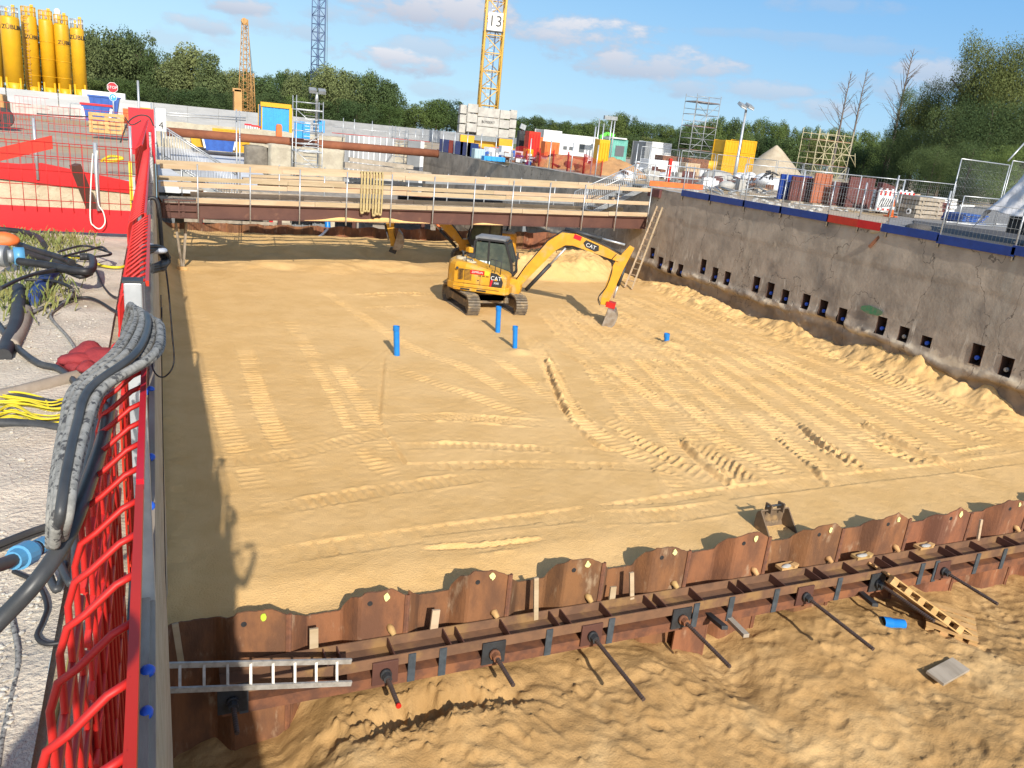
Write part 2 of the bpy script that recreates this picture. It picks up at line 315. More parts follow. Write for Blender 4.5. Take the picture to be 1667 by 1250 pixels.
# ------------------------------------------------------------------ ground
ZS = -4.5
def pit_floor():
    xs = np.arange(-.1, 22.75, .045); ys = np.concatenate([np.arange(9.135, 20, .034), np.arange(20, 42.6, .052)])
    X, Y = np.meshgrid(xs, ys); Z = np.full_like(X, ZS)
    Z += .035*fbm(X*.3, Y*.3, 3, 2) + .006*fbm(X*2.1, Y*2.1, 5, 3) + .008*fbm(X*9, Y*9, 9, 3)
    # banks: along the right wall, under the bridge, behind the boom, in the left corner
    n1 = fbm(X*.9, Y*.55, 11, 4); n2 = fbm(X*2.6, Y*2.6, 12, 4)
    lip = np.exp(-((X-21.05-.25*n1)/.28)**2)*(.09+.10*n2)*sstep(11, 16, Y)*(1-sstep(30, 33, Y))
    Z += lip
    Z += (.12+.30*n1+.07*n2)*sstep(21.2, 22.0, X+.15*n1)*(1-sstep(29, 31, Y)) + .05*n2*sstep(20.4, 21.2, X) + .022*fbm(X*6, Y*6, 14, 3)*sstep(20.3, 21.0, X)
    for cx, cy, sx, sy, hh in ((22.2, 17.2, .8, 1.7, .8), (22.3, 19.0, .6, 1.0, .4), (21.9, 27.6, .8, 1.8, .35), (22.2, 22.8, .5, .9, .35), (21.6, 30.8, 1.1, 1.6, .35), (22.2, 14.5, .5, .7, .5)):
        Z += hh*np.exp(-((X-cx)/sx)**2-((Y-cy)/sy)**2)*(1+.12*n2)
    d = np.clip(1-np.hypot((X-18.2)/4.3, (Y-35.4)/2.9), 0, 1); Z += (.95+.35*n1+.12*n2)*sstep(0, .6, d) + .05*fbm(X*4, Y*4, 15, 3)*sstep(0, .4, d)
    Z += (.32+.12*n1)*sstep(37.0, 39.2, Y+.5*n1)*(1-sstep(15, 20, X))
    Z += .26*fbm(X*.42, Y*.5, 21, 3)*sstep(33, 35, Y)*(1-sstep(38.5, 40, Y))*sstep(.3, 1.5, X)*(1-sstep(11, 13, X))
    Z += .10*np.exp(-((Y-35.0-.6*n1)/1.0)**2)*sstep(.5, 3, X)*(1-sstep(9, 12, X))
    Z += .5*np.exp(-(X/.42)**2)*sstep(24, 31, Y) + .05*np.exp(-(X/.3)**2)*(1+n2)
    Z -= .10*(1-sstep(9.3, 10.1, Y+.15*n1))*(1-sstep(5, 9, X)) + 1.5*(1-sstep(9.135, 9.2, Y))
    for px, py in ((838, 573), (1085, 560)):
        q = at(px, py, z=ZS); Z += .13*np.exp(-(((X-q.x-.1)/.32)**2+((Y-q.y+.12)/.28)**2))*(1+.4*n2)
    q = at(1110, 575, z=ZS); dd = ((X-q.x)*.88-(Y-q.y)*-.47); Z += .07*np.exp(-((X-q.x+ (Y-q.y)*.55)/.16)**2)*np.exp(-((Y-q.y)/1.1)**2)*(1+.8*n2)
    T = np.zeros_like(X); done = np.zeros_like(X)
    def track(pix, w=.46, amp=.02, per=.17, berm=.02, skew=0.0, seed=0, depth=.02, rough=.4, world=False, rw=.36):
        pts = pix if world else [at(a, b, z=ZS) for a, b in pix]
        pts = [Vector((p[0], p[1], 0)) for p in smooth_path(pts, 8)]; s0 = 0; LT = sum((q-p).length for p, q in zip(pts[:-1], pts[1:]))
        nn = fbm(X*1.3, Y*1.3, 40+seed, 3); nf = vn(X*9, Y*9, 60+seed)-.5
        for a, b in zip(pts[:-1], pts[1:]):
            dx, dy = b.x-a.x, b.y-a.y; L = math.hypot(dx, dy)
            if L < 1e-4: continue
            m_ = w/2+.2; ix = slice(*np.searchsorted(xs, (min(a.x, b.x)-m_, max(a.x, b.x)+m_))); iy = slice(*np.searchsorted(ys, (min(a.y, b.y)-m_, max(a.y, b.y)+m_)))
            gx, gy = X[iy, ix]-a.x, Y[iy, ix]-a.y
            if gx.size == 0: s0 += L; continue
            s = (gx*dx+gy*dy)/L; t = (-gx*dy+gy*dx)/L
            msk = (s >= -.02) & (s < L+.02); at_ = np.abs(t); N = nn[iy, ix]; NF = nf[iy, ix]
            ph = ((s0+s+t*skew)/per) % 1
            ridge = np.where(ph < rw, np.sin(ph/rw*math.pi), 0)
            ins = 1-sstep(w/2-.04, w/2+.01, at_)
            keep = np.clip(1.0+1.1*N, .25, 1)
            fade = np.clip(np.minimum((s0+s)/1.2+.1, (LT-s0-s)/1.2+.1), 0, 1); hh = fade*ins*(-depth*keep + amp*keep*ridge*(1+rough*NF*2))
            hh = hh + fade*berm*np.exp(-((at_-w/2-.04)/.045)**2)*np.clip(.4+1.6*N+2.2*NF, 0, 1.6)
            cur = T[iy, ix]; dn = done[iy, ix]
            new = np.where(msk & (ins > .05), hh, np.where(msk, np.maximum(cur, hh), cur)); T[iy, ix] = new
            s0 += L
    A = dict(amp=.034, depth=.018, berm=.014, per=.18)
    B = dict(amp=.046, depth=.026, berm=.03, per=.18)
    C = dict(amp=.075, depth=.04, berm=.065, rough=.6, per=.21)
    # faint passes first, strong ones over them
    track([(330, 600), (372, 700), (420, 800)], seed=1, **A); track([(395, 560), (440, 690), (500, 770)], seed=2, **A); track([(470, 520), (545, 640), (600, 740), (655, 785)], seed=3, **A)
    track([(540, 585), (590, 660), (640, 745)], seed=4, **A); track([(300, 755), (450, 745), (640, 700)], seed=5, **A); track([(420, 835), (620, 800), (820, 770)], seed=6, **A)
    track([(560, 482), (640, 478), (715, 480)], seed=7, **B); track([(580, 502), (660, 500), (710, 497)], seed=8, **A); track([(640, 600), (760, 640), (900, 700)], seed=9, **A)
    track([(520, 470), (600, 520), (660, 560), (760, 600), (860, 660)], seed=10, **A); track([(720, 540), (800, 580), (900, 650), (990, 720)], seed=11, **A)
    for k in range(13):     # the fan of passes that runs from the machine to the near right corner
        o = k*1.0
        p0 = at(880+16*k, 505-3*k, z=ZS); p2 = at(1120+48*k, 815-7*k, z=ZS); p1 = (p0+p2)/2 + Vector((.35, .5, 0))
        track([p0, p1, p2], world=True, seed=12+k, **(A if k % 3 == 1 else B))
    track([(1045, 500), (1200, 560), (1400, 640), (1667, 735)], seed=22, **B); track([(1060, 480), (1180, 530), (1330, 590), (1500, 655), (1667, 715)], seed=23, **A)
    track([(860, 545), (900, 610), (940, 680), (1040, 745), (1180, 790)], seed=24, w=.5, **B); track([(905, 545), (1010, 610), (1120, 690), (1250, 760), (1330, 800)], seed=25, **B)
    track([(1130, 720), (1200, 770), (1250, 800)], seed=26, w=.5, skew=1.0, **C); track([(985, 680), (1060, 730), (1150, 780)], seed=27, skew=.5, **C)
    track([(1290, 695), (1370, 745), (1450, 785)], seed=28, w=.45, skew=.8, **C); track([(1380, 700), (1480, 745), (1600, 770)], seed=29, **C); track([(1540, 745), (1667, 725)], seed=30, **B)
    track([(622, 682), (740, 678), (890, 690)], seed=31, skew=.8, **B); track([(640, 727), (800, 725), (1000, 738)], seed=32, w=.32, **B); track([(650, 762), (850, 755), (1060, 762)], seed=33, w=.40, amp=.045, depth=.022, berm=.004, per=.24, rw=.22)
    track([(425, 912), (560, 890), (760, 862), (1000, 830), (1210, 800), (1420, 775), (1667, 745)], seed=34, w=.5, amp=.042, depth=.026, berm=.008, per=.27, rw=.2)
    track([(700, 897), (800, 885), (900, 872)], seed=35, w=.5, **A); track([(960, 845), (1100, 838), (1200, 822)], seed=36, w=.5, **A)
    def groove(pix, dep=.05, w=.05, bank=.04, seed=0):
        pts = smooth_path([at(a, b, z=ZS) for a, b in pix], 8)
        nf = fbm(X*5, Y*5, 80+seed, 3)
        for a, b in zip(pts[:-1], pts[1:]):
            dx, dy = b.x-a.x, b.y-a.y; L = math.hypot(dx, dy)
            ix = slice(*np.searchsorted(xs, (min(a.x, b.x)-.4, max(a.x, b.x)+.4))); iy = slice(*np.searchsorted(ys, (min(a.y, b.y)-.4, max(a.y, b.y)+.4)))
            gx, gy = X[iy, ix]-a.x, Y[iy, ix]-a.y; s = (gx*dx+gy*dy)/L; t = (-gx*dy+gy*dx)/L; msk = (s >= 0) & (s < L)
            T[iy, ix] = T[iy, ix] + msk*(-dep*np.exp(-(t/w)**2)*(1+nf[iy, ix]) + bank*np.exp(-((t-w*2.2)/(w*1.3))**2)*(1+1.3*nf[iy, ix]))
    groove([(625, 582), (620, 640), (618, 690), (640, 725), (658, 755)], .03, .035, .02, 1); groove([(885, 585), (905, 640), (925, 685)], .07, .05, .09, 2); groove([(925, 685), (960, 720), (990, 735)], .03, .04, .05, 2)
    groove([(1105, 720), (1150, 765), (1185, 790)], .06, .05, .07, 3); groove([(1295, 690), (1335, 725), (1380, 760)], .06, .05, .08, 4); groove([(1260, 715), (1310, 755), (1345, 790)], .05, .05, .06, 5)
    groove([(860, 545), (960, 600), (1060, 650)], .025, .03, .035, 6); groove([(925, 520), (1000, 560), (1100, 600), (1190, 640)], .02, .03, .03, 7); groove([(640, 560), (560, 620)], .012, .02, .01, 8)
    groove([(1400, 690), (1480, 730), (1560, 765)], .05, .05, .08, 9); groove([(690, 895), (780, 890), (880, 880)], .03, .03, .04, 10)
    Z += T
    return structure(grid_mesh('sand_floor', X, Y, Z, SAND))
pit_floor()
def trench_floor():
    xs = np.arange(-.05, 19, .034); ys = np.arange(1.5, 9.16, .03); X, Y = np.meshgrid(xs, ys)
    cx = [0, .3, 1.2, 1.9, 2.7, 3.3, 4.6, 6.2, 7.4, 7.9, 8.6, 9.4, 10.4, 11.4, 12.6, 14.2, 16.2, 19]; cz = [-6.3, -6.2, -6.05, -5.45, -5.42, -5.25, -5.5, -5.55, -5.8, -6.0, -5.8, -5.75, -5.7, -5.66, -5.8, -5.95, -6.0, -6.0]
    zc = np.interp(X, cx, cz); zn = -5.75 + .25*np.sin(X*.55+.6) - .02*X
    k = sstep(5.2, 8.5, Y); Z = zn*(1-k)+zc*k
    Z += .14*fbm(X*.75, Y*.75, 101, 3) + .07*(.35-np.abs(fbm(X*1.5+.3*Y, Y*2.4, 103, 4))) + .012*fbm(X*9, Y*9, 107, 4) + .008*fbm(X*19, Y*19, 108, 2)
    # boot prints and clods
    R = np.random.RandomState(5)
    for _ in range(380):
        fx, fy = R.uniform(2.5, 15), R.uniform(4.6, 8.4); a = R.uniform(0, 3.14); d = R.uniform(.006, .02)
        ix = slice(*np.searchsorted(xs, (fx-.35, fx+.35))); iy = slice(*np.searchsorted(ys, (fy-.35, fy+.35)))
        gx, gy = X[iy, ix]-fx, Y[iy, ix]-fy; u = (gx*math.cos(a)+gy*math.sin(a))/.17; v = (-gx*math.sin(a)+gy*math.cos(a))/.085; q = u*u+v*v
        Z[iy, ix] += -d*np.exp(-q**1.5) + d*.7*np.exp(-((np.sqrt(q)-1.35)/.3)**2)
    cl = at(700, 1180, z=-5.6)
    for _ in range(800):
        if R.rand() < .65: fx, fy = cl.x+R.normal(0, .75), cl.y+R.normal(0, .28)
        else: fx, fy = R.uniform(1.5, 15), R.uniform(4.4, 8.6)
        r = R.uniform(.014, .042); ix = slice(*np.searchsorted(xs, (fx-.2, fx+.2))); iy = slice(*np.searchsorted(ys, (fy-.2, fy+.2)))
        q = ((X[iy, ix]-fx)**2+(Y[iy, ix]-fy)**2)/r**2; Z[iy, ix] += r*1.0*np.clip(1-q, 0, 1)**.5
    dd = np.exp(-((X-cl.x)/1.3)**2-((Y-cl.y-.12)/.22)**2); Z -= .28*dd*(1+fbm(X*5, Y*5, 111, 2))
    return structure(grid_mesh('trench_sand', X, Y, Z, SAND2))
trench_floor()
# site ground: one sheet round the excavation, and the lower floor behind the pit
def ground():
    b = MB(); XL, XR, Y0, Y1 = -.36, 22.3, -14, 72
    def q(x0, y0, x1, y1, nx=1, ny=1):
        b.add([(x0, y0, 0), (x1, y0, 0), (x1, y1, 0), (x0, y1, 0)], [(0, 1, 2, 3)])
    T0, T1, TX = 11.75, 19.8, -14
    q(-900, -300, TX, 1500); q(TX, -300, XL, T0); q(TX, T1, XL, Y1); q(TX, Y1, XL, 1500); q(XR, -300, 900, 1500); q(XL, -300, XR, Y0); q(XL, Y1, XR, 1500)
    b.add([(XR+.05, Y0, 0), (XR+.05, Y1+.1, 0), (XR+.05, Y1+.1, -.6), (XR+.05, Y0, -.6), (XR-.02, Y0, 0), (XR-.02, Y1+.1, 0)], [(0, 1, 2, 3)]); b.add([(XL, Y0, 0), (XR, Y0, 0), (XR, Y0, -7), (XL, Y0, -7)], [(0, 1, 2, 3)])
    structure(b.build('ground', SITE))
    t = MB(); t.add([(TX, T0-.1, -3), (XL, T0-.1, -3), (XL, T1+.1, -3), (TX, T1+.1, -3)], [(0, 1, 2, 3)]); t.add([(TX, T0, 0), (XL, T0, 0), (XL, T0, -3), (TX, T0, -3)], [(3, 2, 1, 0)])
    structure(t.build('trench_floor', SITE))
    f = MB(); f.add([(-.4, 42.3, -6.2), (22.6, 42.3, -6.2), (22.6, 72, -6.2), (-.4, 72, -6.2)], [(0, 1, 2, 3)]); structure(f.build('excavation_floor', SITE))
    # gravel strip beside the pit edge, gently uneven
    xs = np.arange(-6, -.33, .05); ys = np.arange(-1, 11.74, .05); X, Y = np.meshgrid(xs, ys)
    Z = .022 + .03*fbm(X*.8, Y*.8, 201, 3) + .012*fbm(X*5, Y*5, 203, 3); Z *= sstep(-6, -5.5, X)
    structure(grid_mesh('gravel_ground', X, Y, Z+.004, GRAVEL))
    R = np.random.RandomState(3); base = MB().lump((0, 0, 0), 1, 4, 1, (1, .8, .55), .3); bv = np.array(base.v); bf = np.array(base.f)
    N = 9000; co = []; q = []
    for i in range(N):
        y = 1.2+6.5*R.rand()**1.6; x = -.42-(.5+y*.26)*R.rand(); r = R.uniform(.004, .011)*(1.7 if R.rand() < .06 else 1)
        if fbm(np.array([x*1.3]), np.array([y*1.3]), 210, 2)[0] < -.12 and R.rand() < .85: continue
        a = R.uniform(0, 6.3); c, s = math.cos(a), math.sin(a); M = np.array([[c, -s, 0], [s, c, 0], [0, 0, 1]]); k = np.array([1, R.uniform(.6, 1), R.uniform(.5, .9)])
        zz = .026+.03*fbm(np.array([x*.8]), np.array([y*.8]), 201, 3)[0]+.012*fbm(np.array([x*5]), np.array([y*5]), 203, 3)[0]
        q.append(bf+len(co)*len(bv)); co.append((bv*k*r)@M.T+[x, y, zz+r*.3])
    me = bpy.data.meshes.new('gravel'); fast_mesh(me, np.concatenate(co), np.concatenate(q).astype(np.int32), False); me.materials.append(STONE)
    o = bpy.data.objects.new('loose_gravel', me); COL.objects.link(o); tag(o, 'loose grey pebbles scattered over the ground left of the red barrier', 'gravel'); structure(o, 'stuff')
ground()

# ------------------------------------------------------------------ the two long walls of the pit
def right_wall():
    holes = [(1062, 412, .9), (1075, 428, 1), (1092, 435, 1), (1108, 440, 1), (1145, 434, 1.15), (1164, 447, 1.1), (1184, 453, 1), (1231, 463, 1.1), (1254, 473, 1.1), (1278, 483, .95), (1312, 491, 1), (1340, 502, 1.05), (1371, 515, 1.05),
             (1435, 530, 1.05), (1471, 544, .85), (1508, 556, .6), (1590, 577, 1.1), (1638, 597, 1), (1715, 622, 1), (1765, 640, 1)]
    H = []
    for px, py, k in holes:
        p = at(px, py, x=22.0); H.append((p.y-.19, p.y+.19, p.z-.28*k, p.z+.28*k))
    ys = np.unique(np.round(np.concatenate([np.arange(4, 40, .09), np.arange(40, 72.1, .4)]+[[h[0], h[1]] for h in H]), 4)); zs = np.unique(np.round(np.concatenate([np.arange(-6, -2.3, .06), np.arange(-2.3, .01, .1)]+[[h[2], h[3]] for h in H]), 4))
    Yg, Zg = np.meshgrid(ys, zs)
    top = np.interp(ys, [4, 32.6, 33.2, 35.5, 36.2, 41, 51.5, 51.6, 60, 72], [0, 0, -.26, -.26, .08, .06, .04, -.25, -.05, -.05]) + .03*fbm(ys*1.1, ys*0, 301, 3)*(ys > 36)
    Zt = np.where(Zg >= zs[-1]-1e-6, top[None, :], np.minimum(Zg, top[None, :]-.01*(zs[-1]-Zg)))
    zb = -3.62 + .10*fbm(Yg*.7, Yg*0+3, 303, 3) + .07*fbm(Yg*3, Yg*0+5, 304, 3) + .25*np.exp(-((Yg-21.3)/1.0)**2) - .25*np.exp(-((Yg-16)/1.2)**2)
    under = sstep(0, .12, zb-Zg)
    X = 22.0 + .02*fbm(Yg*.8, Zg*.8, 305, 4) + .007*fbm(Yg*6, Zg*6, 306, 3)
    X -= .045*np.exp(-((Zg-zb-.1)/.14)**2)*(1+1.1*fbm(Yg*4, Zg*4, 308, 3))
    X += under*(.13+.12*fbm(Yg*1.1, Zg*1.1, 307, 4)+.07*fbm(Yg*4, Zg*4, 309, 3))
    X += .012*sstep(-1.35, -1.3, Zg)*0 - .018*(Zg > -1.28+.06*np.sin(Yg*.4)) - .012*(np.floor(Yg/5.2) % 2)
    step = (Yg < 33)
    me = bpy.data.meshes.new('concrete_wall'); co = np.stack([X, Yg, Zt], -1).reshape(-1, 3); nr, nc = X.shape; idx = np.arange(nr*nc).reshape(nr, nc)
    yc = (ys[:-1]+ys[1:])/2; zc = (zs[:-1]+zs[1:])/2; keep = np.ones((nr-1, nc-1), bool)
    for a, b_, c, d in H: keep[np.ix_((zc > c) & (zc < d), (yc > a) & (yc < b_))] = False
    q = np.stack([idx[:-1, :-1], idx[:-1, 1:], idx[1:, 1:], idx[1:, :-1]], -1)[keep][:, ::-1]
    fast_mesh(me, co, q.astype(np.int32), True)
    mt = mat('old_concrete', (.42, .355, .285), (.31, .264, .213), 1.1, .9, bump=.012, bscale=9, c3=(.22, .19, .16), s3=.7, t3=(.52, .72)); t = mt.node_tree; n = t.nodes; l = t.links; b = n['Principled BSDF']
    old = b.inputs['Base Color'].links[0].from_socket; tcn = n.new('ShaderNodeTexCoord'); sp = n.new('ShaderNodeSeparateXYZ'); l.new(tcn.outputs['Object'], sp.inputs[0])
    def mth(op, a, c=None, e=None):
        k = n.new('ShaderNodeMath'); k.operation = op
        for i, w in enumerate((a, c, e)):
            if w is None: continue
            if isinstance(w, (int, float)): k.inputs[i].default_value = w
            else: l.new(w, k.inputs[i])
        return k.outputs[0]
    def nse(sc_, st):
        mp_ = n.new('ShaderNodeMapping'); mp_.inputs['Scale'].default_value = st; l.new(tcn.outputs['Object'], mp_.inputs[0]); k = n.new('ShaderNodeTexNoise'); k.inputs['Scale'].default_value = sc_; k.inputs['Detail'].default_value = 7; l.new(mp_.outputs[0], k.inputs['Vector']); return k.outputs['Fac']
    def mr(v, a, c): k = n.new('ShaderNodeMapRange'); k.interpolation_type = 'SMOOTHSTEP'; l.new(v, k.inputs[0]); k.inputs[1].default_value = a; k.inputs[2].default_value = c; return k.outputs[0]
    def mx(f, a, c):
        k = n.new('ShaderNodeMix'); k.data_type = 'RGBA'; l.new(f, k.inputs[0])
        for i, w in ((6, a), (7, c)):
            if isinstance(w, tuple): k.inputs[i].default_value = (*w, 1)
            else: l.new(w, k.inputs[i])
        return k.outputs[2]
    streak = mr(nse(2.2, (1, 1, .14)), .56, .70); col = mx(mth('MULTIPLY', streak, .5), old, (.40, .36, .30))
    drip = mth('MULTIPLY', mr(nse(4.5, (1, 1, .22)), .58, .66), mr(sp.outputs[2], -2.0, -3.2)); col = mx(drip, col, (.55, .50, .42))
    nz2 = nse(3.0, (1, 1, 1)); rim = mth('SUBTRACT', 1.0, mr(mth('ABSOLUTE', mth('ADD', mth('ADD', sp.outputs[2], 3.52), mth('MULTIPLY', mth('SUBTRACT', nz2, .5), .7))), .06, .18)); col = mx(mth('MULTIPLY', rim, mr(nse(.6, (1, 1, 1)), .40, .55)), col, (.58, .50, .38))
    low = mr(sp.outputs[2], -3.55, -3.85); col = mx(low, col, mx(mr(nse(1.6, (1, 1, 1)), .4, .65), (.30, .235, .165), (.20, .155, .11)))
    crack = mth('SUBTRACT', 1.0, mr(mth('ABSOLUTE', mth('SUBTRACT', nse(.45, (1, 1, .8)), .5)), .0, .004)); col = mx(mth('MULTIPLY', crack, .8), col, (.07, .06, .05))
    l.new(col, b.inputs['Base Color'])
    me.materials.append(mt); o = bpy.data.objects.new('concrete_wall', me); COL.objects.link(o); tag(o, 'long dark weathered concrete wall with small square openings along the right side of the pit', 'wall')
    bk = MB(); bk.add([(22.46, 3, -6.2), (22.46, 72.2, -6.2), (22.46, 72.2, -.02), (22.46, 3, -.02)], [(3, 2, 1, 0)]); bk.build('dark_backing', mat('backing_dark_brown', (.10, .075, .05), (.07, .055, .04), 2, .95), o)  # dark sheet added behind the wall so gaps round the openings read as shade
    c = MB()
    tz = np.interp(np.arange(4, 72, .5), ys, top)
    for i, y in enumerate(np.arange(4, 71.5, .5)):
        c.add([(22.0-.03, y, tz[i]+.002), (22.42, y, tz[i]+.01), (22.42, y+.5, tz[i+1]+.01), (22.0-.03, y+.5, tz[i+1]+.002)], [(0, 1, 2, 3)])
    c.build('wall_top', CONC_L, o)
    k = MB(); sl = MB()
    for i, (a, b_, cc, d) in enumerate(H):
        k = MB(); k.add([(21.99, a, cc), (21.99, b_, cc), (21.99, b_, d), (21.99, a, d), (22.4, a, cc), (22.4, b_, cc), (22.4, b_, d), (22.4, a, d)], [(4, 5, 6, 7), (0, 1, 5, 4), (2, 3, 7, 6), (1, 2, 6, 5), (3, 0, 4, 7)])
        k.build('opening', mat('hole_dark_brown', (.075, .04, .028), None, rough=.9) if i == 0 else bpy.data.materials['hole_dark_brown'], o)  # openings lined in one flat, very dark brown
        if i < 18:
            e = MB(); ym = (a+b_)/2+.02; zm = cc+(d-cc)*.33; e.cyl((22.16, ym, zm), (22.05, ym, zm), .065, n=12); e.cyl((22.06, ym, zm), (22.02, ym, zm), .045, .03, n=10); e.build('pipe_cap', CAPB if i not in (14, 17) else GALVD, o)
right_wall()
def green_spray():
    p = at(1418, 505, x=21.93); b = MB(); R = random.Random(3)
    poly = [(math.cos(a)*(.42+.1*R.random()), math.sin(a)*(.12+.04*R.random())) for a in [k*.45 for k in range(14)]]
    b.prism([(u, v) for u, v in poly], 'x', -.002, .0, org=p); tag(b.build('paint_mark', mat('green_spray', (.05, .22, .10), (.14, .2, .12), 6, .9)), 'green spray paint blotch on the dark concrete wall', 'paint mark')
green_spray()
def left_wall():
    b = MB(); xs = [-.36, .04]
    R = random.Random(9); ys = [-14+.5*i for i in range(173)]
    prof = []
    for y in ys:
        x1 = -.066+.006*R.uniform(-1, 1); prof.append([(-.36, y, -.02), (x1-.02, y, -.015+.01*R.uniform(-1, 1)), (x1, y, -.06), (x1+.02*R.uniform(-1, 1), y, -1.2), (x1+.03*R.uniform(-1, 1), y, -3), (x1+.03*R.uniform(-1, 1), y, -7), (-.36, y, -7)])
    vs = [p for row in prof for p in row]; k = len(prof[0])
    b.add(vs, [(i*k+j, i*k+(j+1) % k, (i+1)*k+(j+1) % k, (i+1)*k+j) for i in range(len(prof)-1) for j in range(k)])
    b.add([prof[-1][j] for j in range(k)], [list(range(k))])
    tag(b.build('guide_wall', CLAYW), 'narrow pale guide wall carrying the red barrier along the left edge of the pit', 'wall')
left_wall()
def trench_wall():
    xs = np.arange(-14, -.33, .06); zs = np.arange(-3.05, .001, .06); X, Z = np.meshgrid(xs, zs); Y = 19.8 + .05*fbm(X*1.2, Z*1.2, 401, 4)+.015*fbm(X*6, Z*6, 402, 3)
    o = grid_mesh('concrete_trench_wall', X, Y, Z, CLAYW); tag(o, 'pale rough concrete wall behind the red mesh on the far side of the left trench', 'wall')
    b = MB(); p, q = at(122, 268, y=18.6), at(150, 340, y=18.8); b.bar(p, q, .18, .14); tag(b.build('rusty_beam', RUSTB), 'rusty steel post leaning against the pale trench wall', 'post')
trench_wall()
# ------------------------------------------------------------------ front sheet pile wall
def sheet_piles():
    R = random.Random(21); ridge = [-.28, 1.35, 2.88, 4.36, 5.87, 7.40, 8.98, 10.6, 12.2, 13.85, 15.5, 17.2, 18.9]
    lowd = [.38, .48, .50, .50, .50, .46, .42, .38, .38, .38, .38, .38]
    for k in range(12):
        x0, x1 = ridge[k], ridge[k+1]; P = x1-x0
        prof = [(0, 8.80), (.03, 8.83), (.16, 9.07), (.19, 9.09), (.44, 9.09), (.47, 9.07), (.56, 8.83), (.59, 8.80), (.97, 8.79), (1.0, 8.80)]
        hi = -4.05 + R.uniform(-.07, .07); qa, qb = R.uniform(.57, .64), R.uniform(.78, .9); tl = R.uniform(-.05, .05); lo = hi-lowd[k]*.85
        if k == 0: hi, lo = -4.12, -4.32
        def top(s):
            if s < .17: return lo+(hi-.14-lo)*(1-s/.17)
            if s < .45: return lo
            if s < .52: return lo+(hi-.12-lo)*((s-.45)/.07)
            if s < qa: return hi-.12+(.12-tl)*((s-.52)/(qa-.52))
            if s < qb: return hi-tl+2*tl*(s-qa)/(qb-qa)+.008*math.sin(s*30+k)
            return hi+tl-(.14+tl)*(s-qb)/(1-qb)
        ss = [i/44 for i in range(45)]; vs = []; nz = 26
        for s in ss:
            y = np.interp(s, [p[0] for p in prof], [p[1] for p in prof]); t = top(s)+R.uniform(-.006, .006)
            for j in range(nz+1): vs.append((x0+.002+s*(P-.004), y, t+(-7.3-t)*j/nz))
        fs = [(i*(nz+1)+j, i*(nz+1)+j+1, (i+1)*(nz+1)+j+1, (i+1)*(nz+1)+j) for i in range(44) for j in range(nz)]
        t = thing('sheet_pile', (x0+P/2, 8.95, -6), f'rusty sheet pile of the front wall, {ORD[k]} from the left concrete wall', 'sheet pile', 'rusty sheet piles of the front wall')
        b = MB(); b.add(vs, fs, 0, False); o = b.build('pile_panel', RUSTP, t); md = o.modifiers.new('s', 'SOLIDIFY'); md.thickness = .022; md.offset = 0
        g = MB(); g.tube([(x1-.005, 8.775, hi-.10), (x1-.005, 8.775, -7.2)], .022, 8); g.bar((x1-.03, 8.77, hi-.1), (x1-.03, 8.77, -7.2), .05, .018, up=(0, 1, 0)); g.build('interlock', RUST, t)
        h = MB(); hx = x0+.66*P; h.cyl((hx, 8.80, hi-.16), (hx, 8.779, hi-.16), .035, n=12); h.build('lifting_hole', BLACK, t)
        d = MB(); dx = x0+.80*P; d.prism([(dx+.045*math.cos(a)*R.uniform(.5, 1.2), hi-.09+.06*math.sin(a)*R.uniform(.6, 1.2)) for a in [i*.7 for i in range(9)]], 'y', 8.776, 8.765); d.build('paint_dot', LIME if k == 0 else CREAM, t)
        if R.random() < .9 and k not in (0,):
            s = MB(); s.tube([(x0+.84*P, 8.8, -4.66+R.uniform(-.04, .06)), (x0+.85*P, 8.74, -4.66), (x0+.87*P, 8.69, -4.72)], [.04, .05, .035], 10); s.build('tie_stub', WOODP, t)
    # pale wooden wedges between waler and piles
    for i, (px, py, w, h) in enumerate([(290, 1040, .07, .42), (512, 1040, .11, .28), (710, 1006, .11, .22), (876, 965, .07, .5), (1000, 965, .1, .18), (1032, 948, .07, .34), (1600, 858, .06, .32)]):
        p = at(px, py, y=8.72); b = MB(); b.box((p.x, 8.765, p.z-h*.25), (w, .035, h*1.3), M=Matrix.Rotation(.1*((i*37 % 5)-2)/2, 3, 'Y') @ Matrix.Rotation(-.12, 3, 'X'))
        tag(b.build('wooden_wedge', WOOD), f'pale wooden wedge between waling beam and sheet piles, {ORD[i]} from the left', 'wedge', 'wooden wedges behind the waling beam')
sheet_piles()
YF, ZT = 8.34, -4.76     # front edge and top of the waling beam
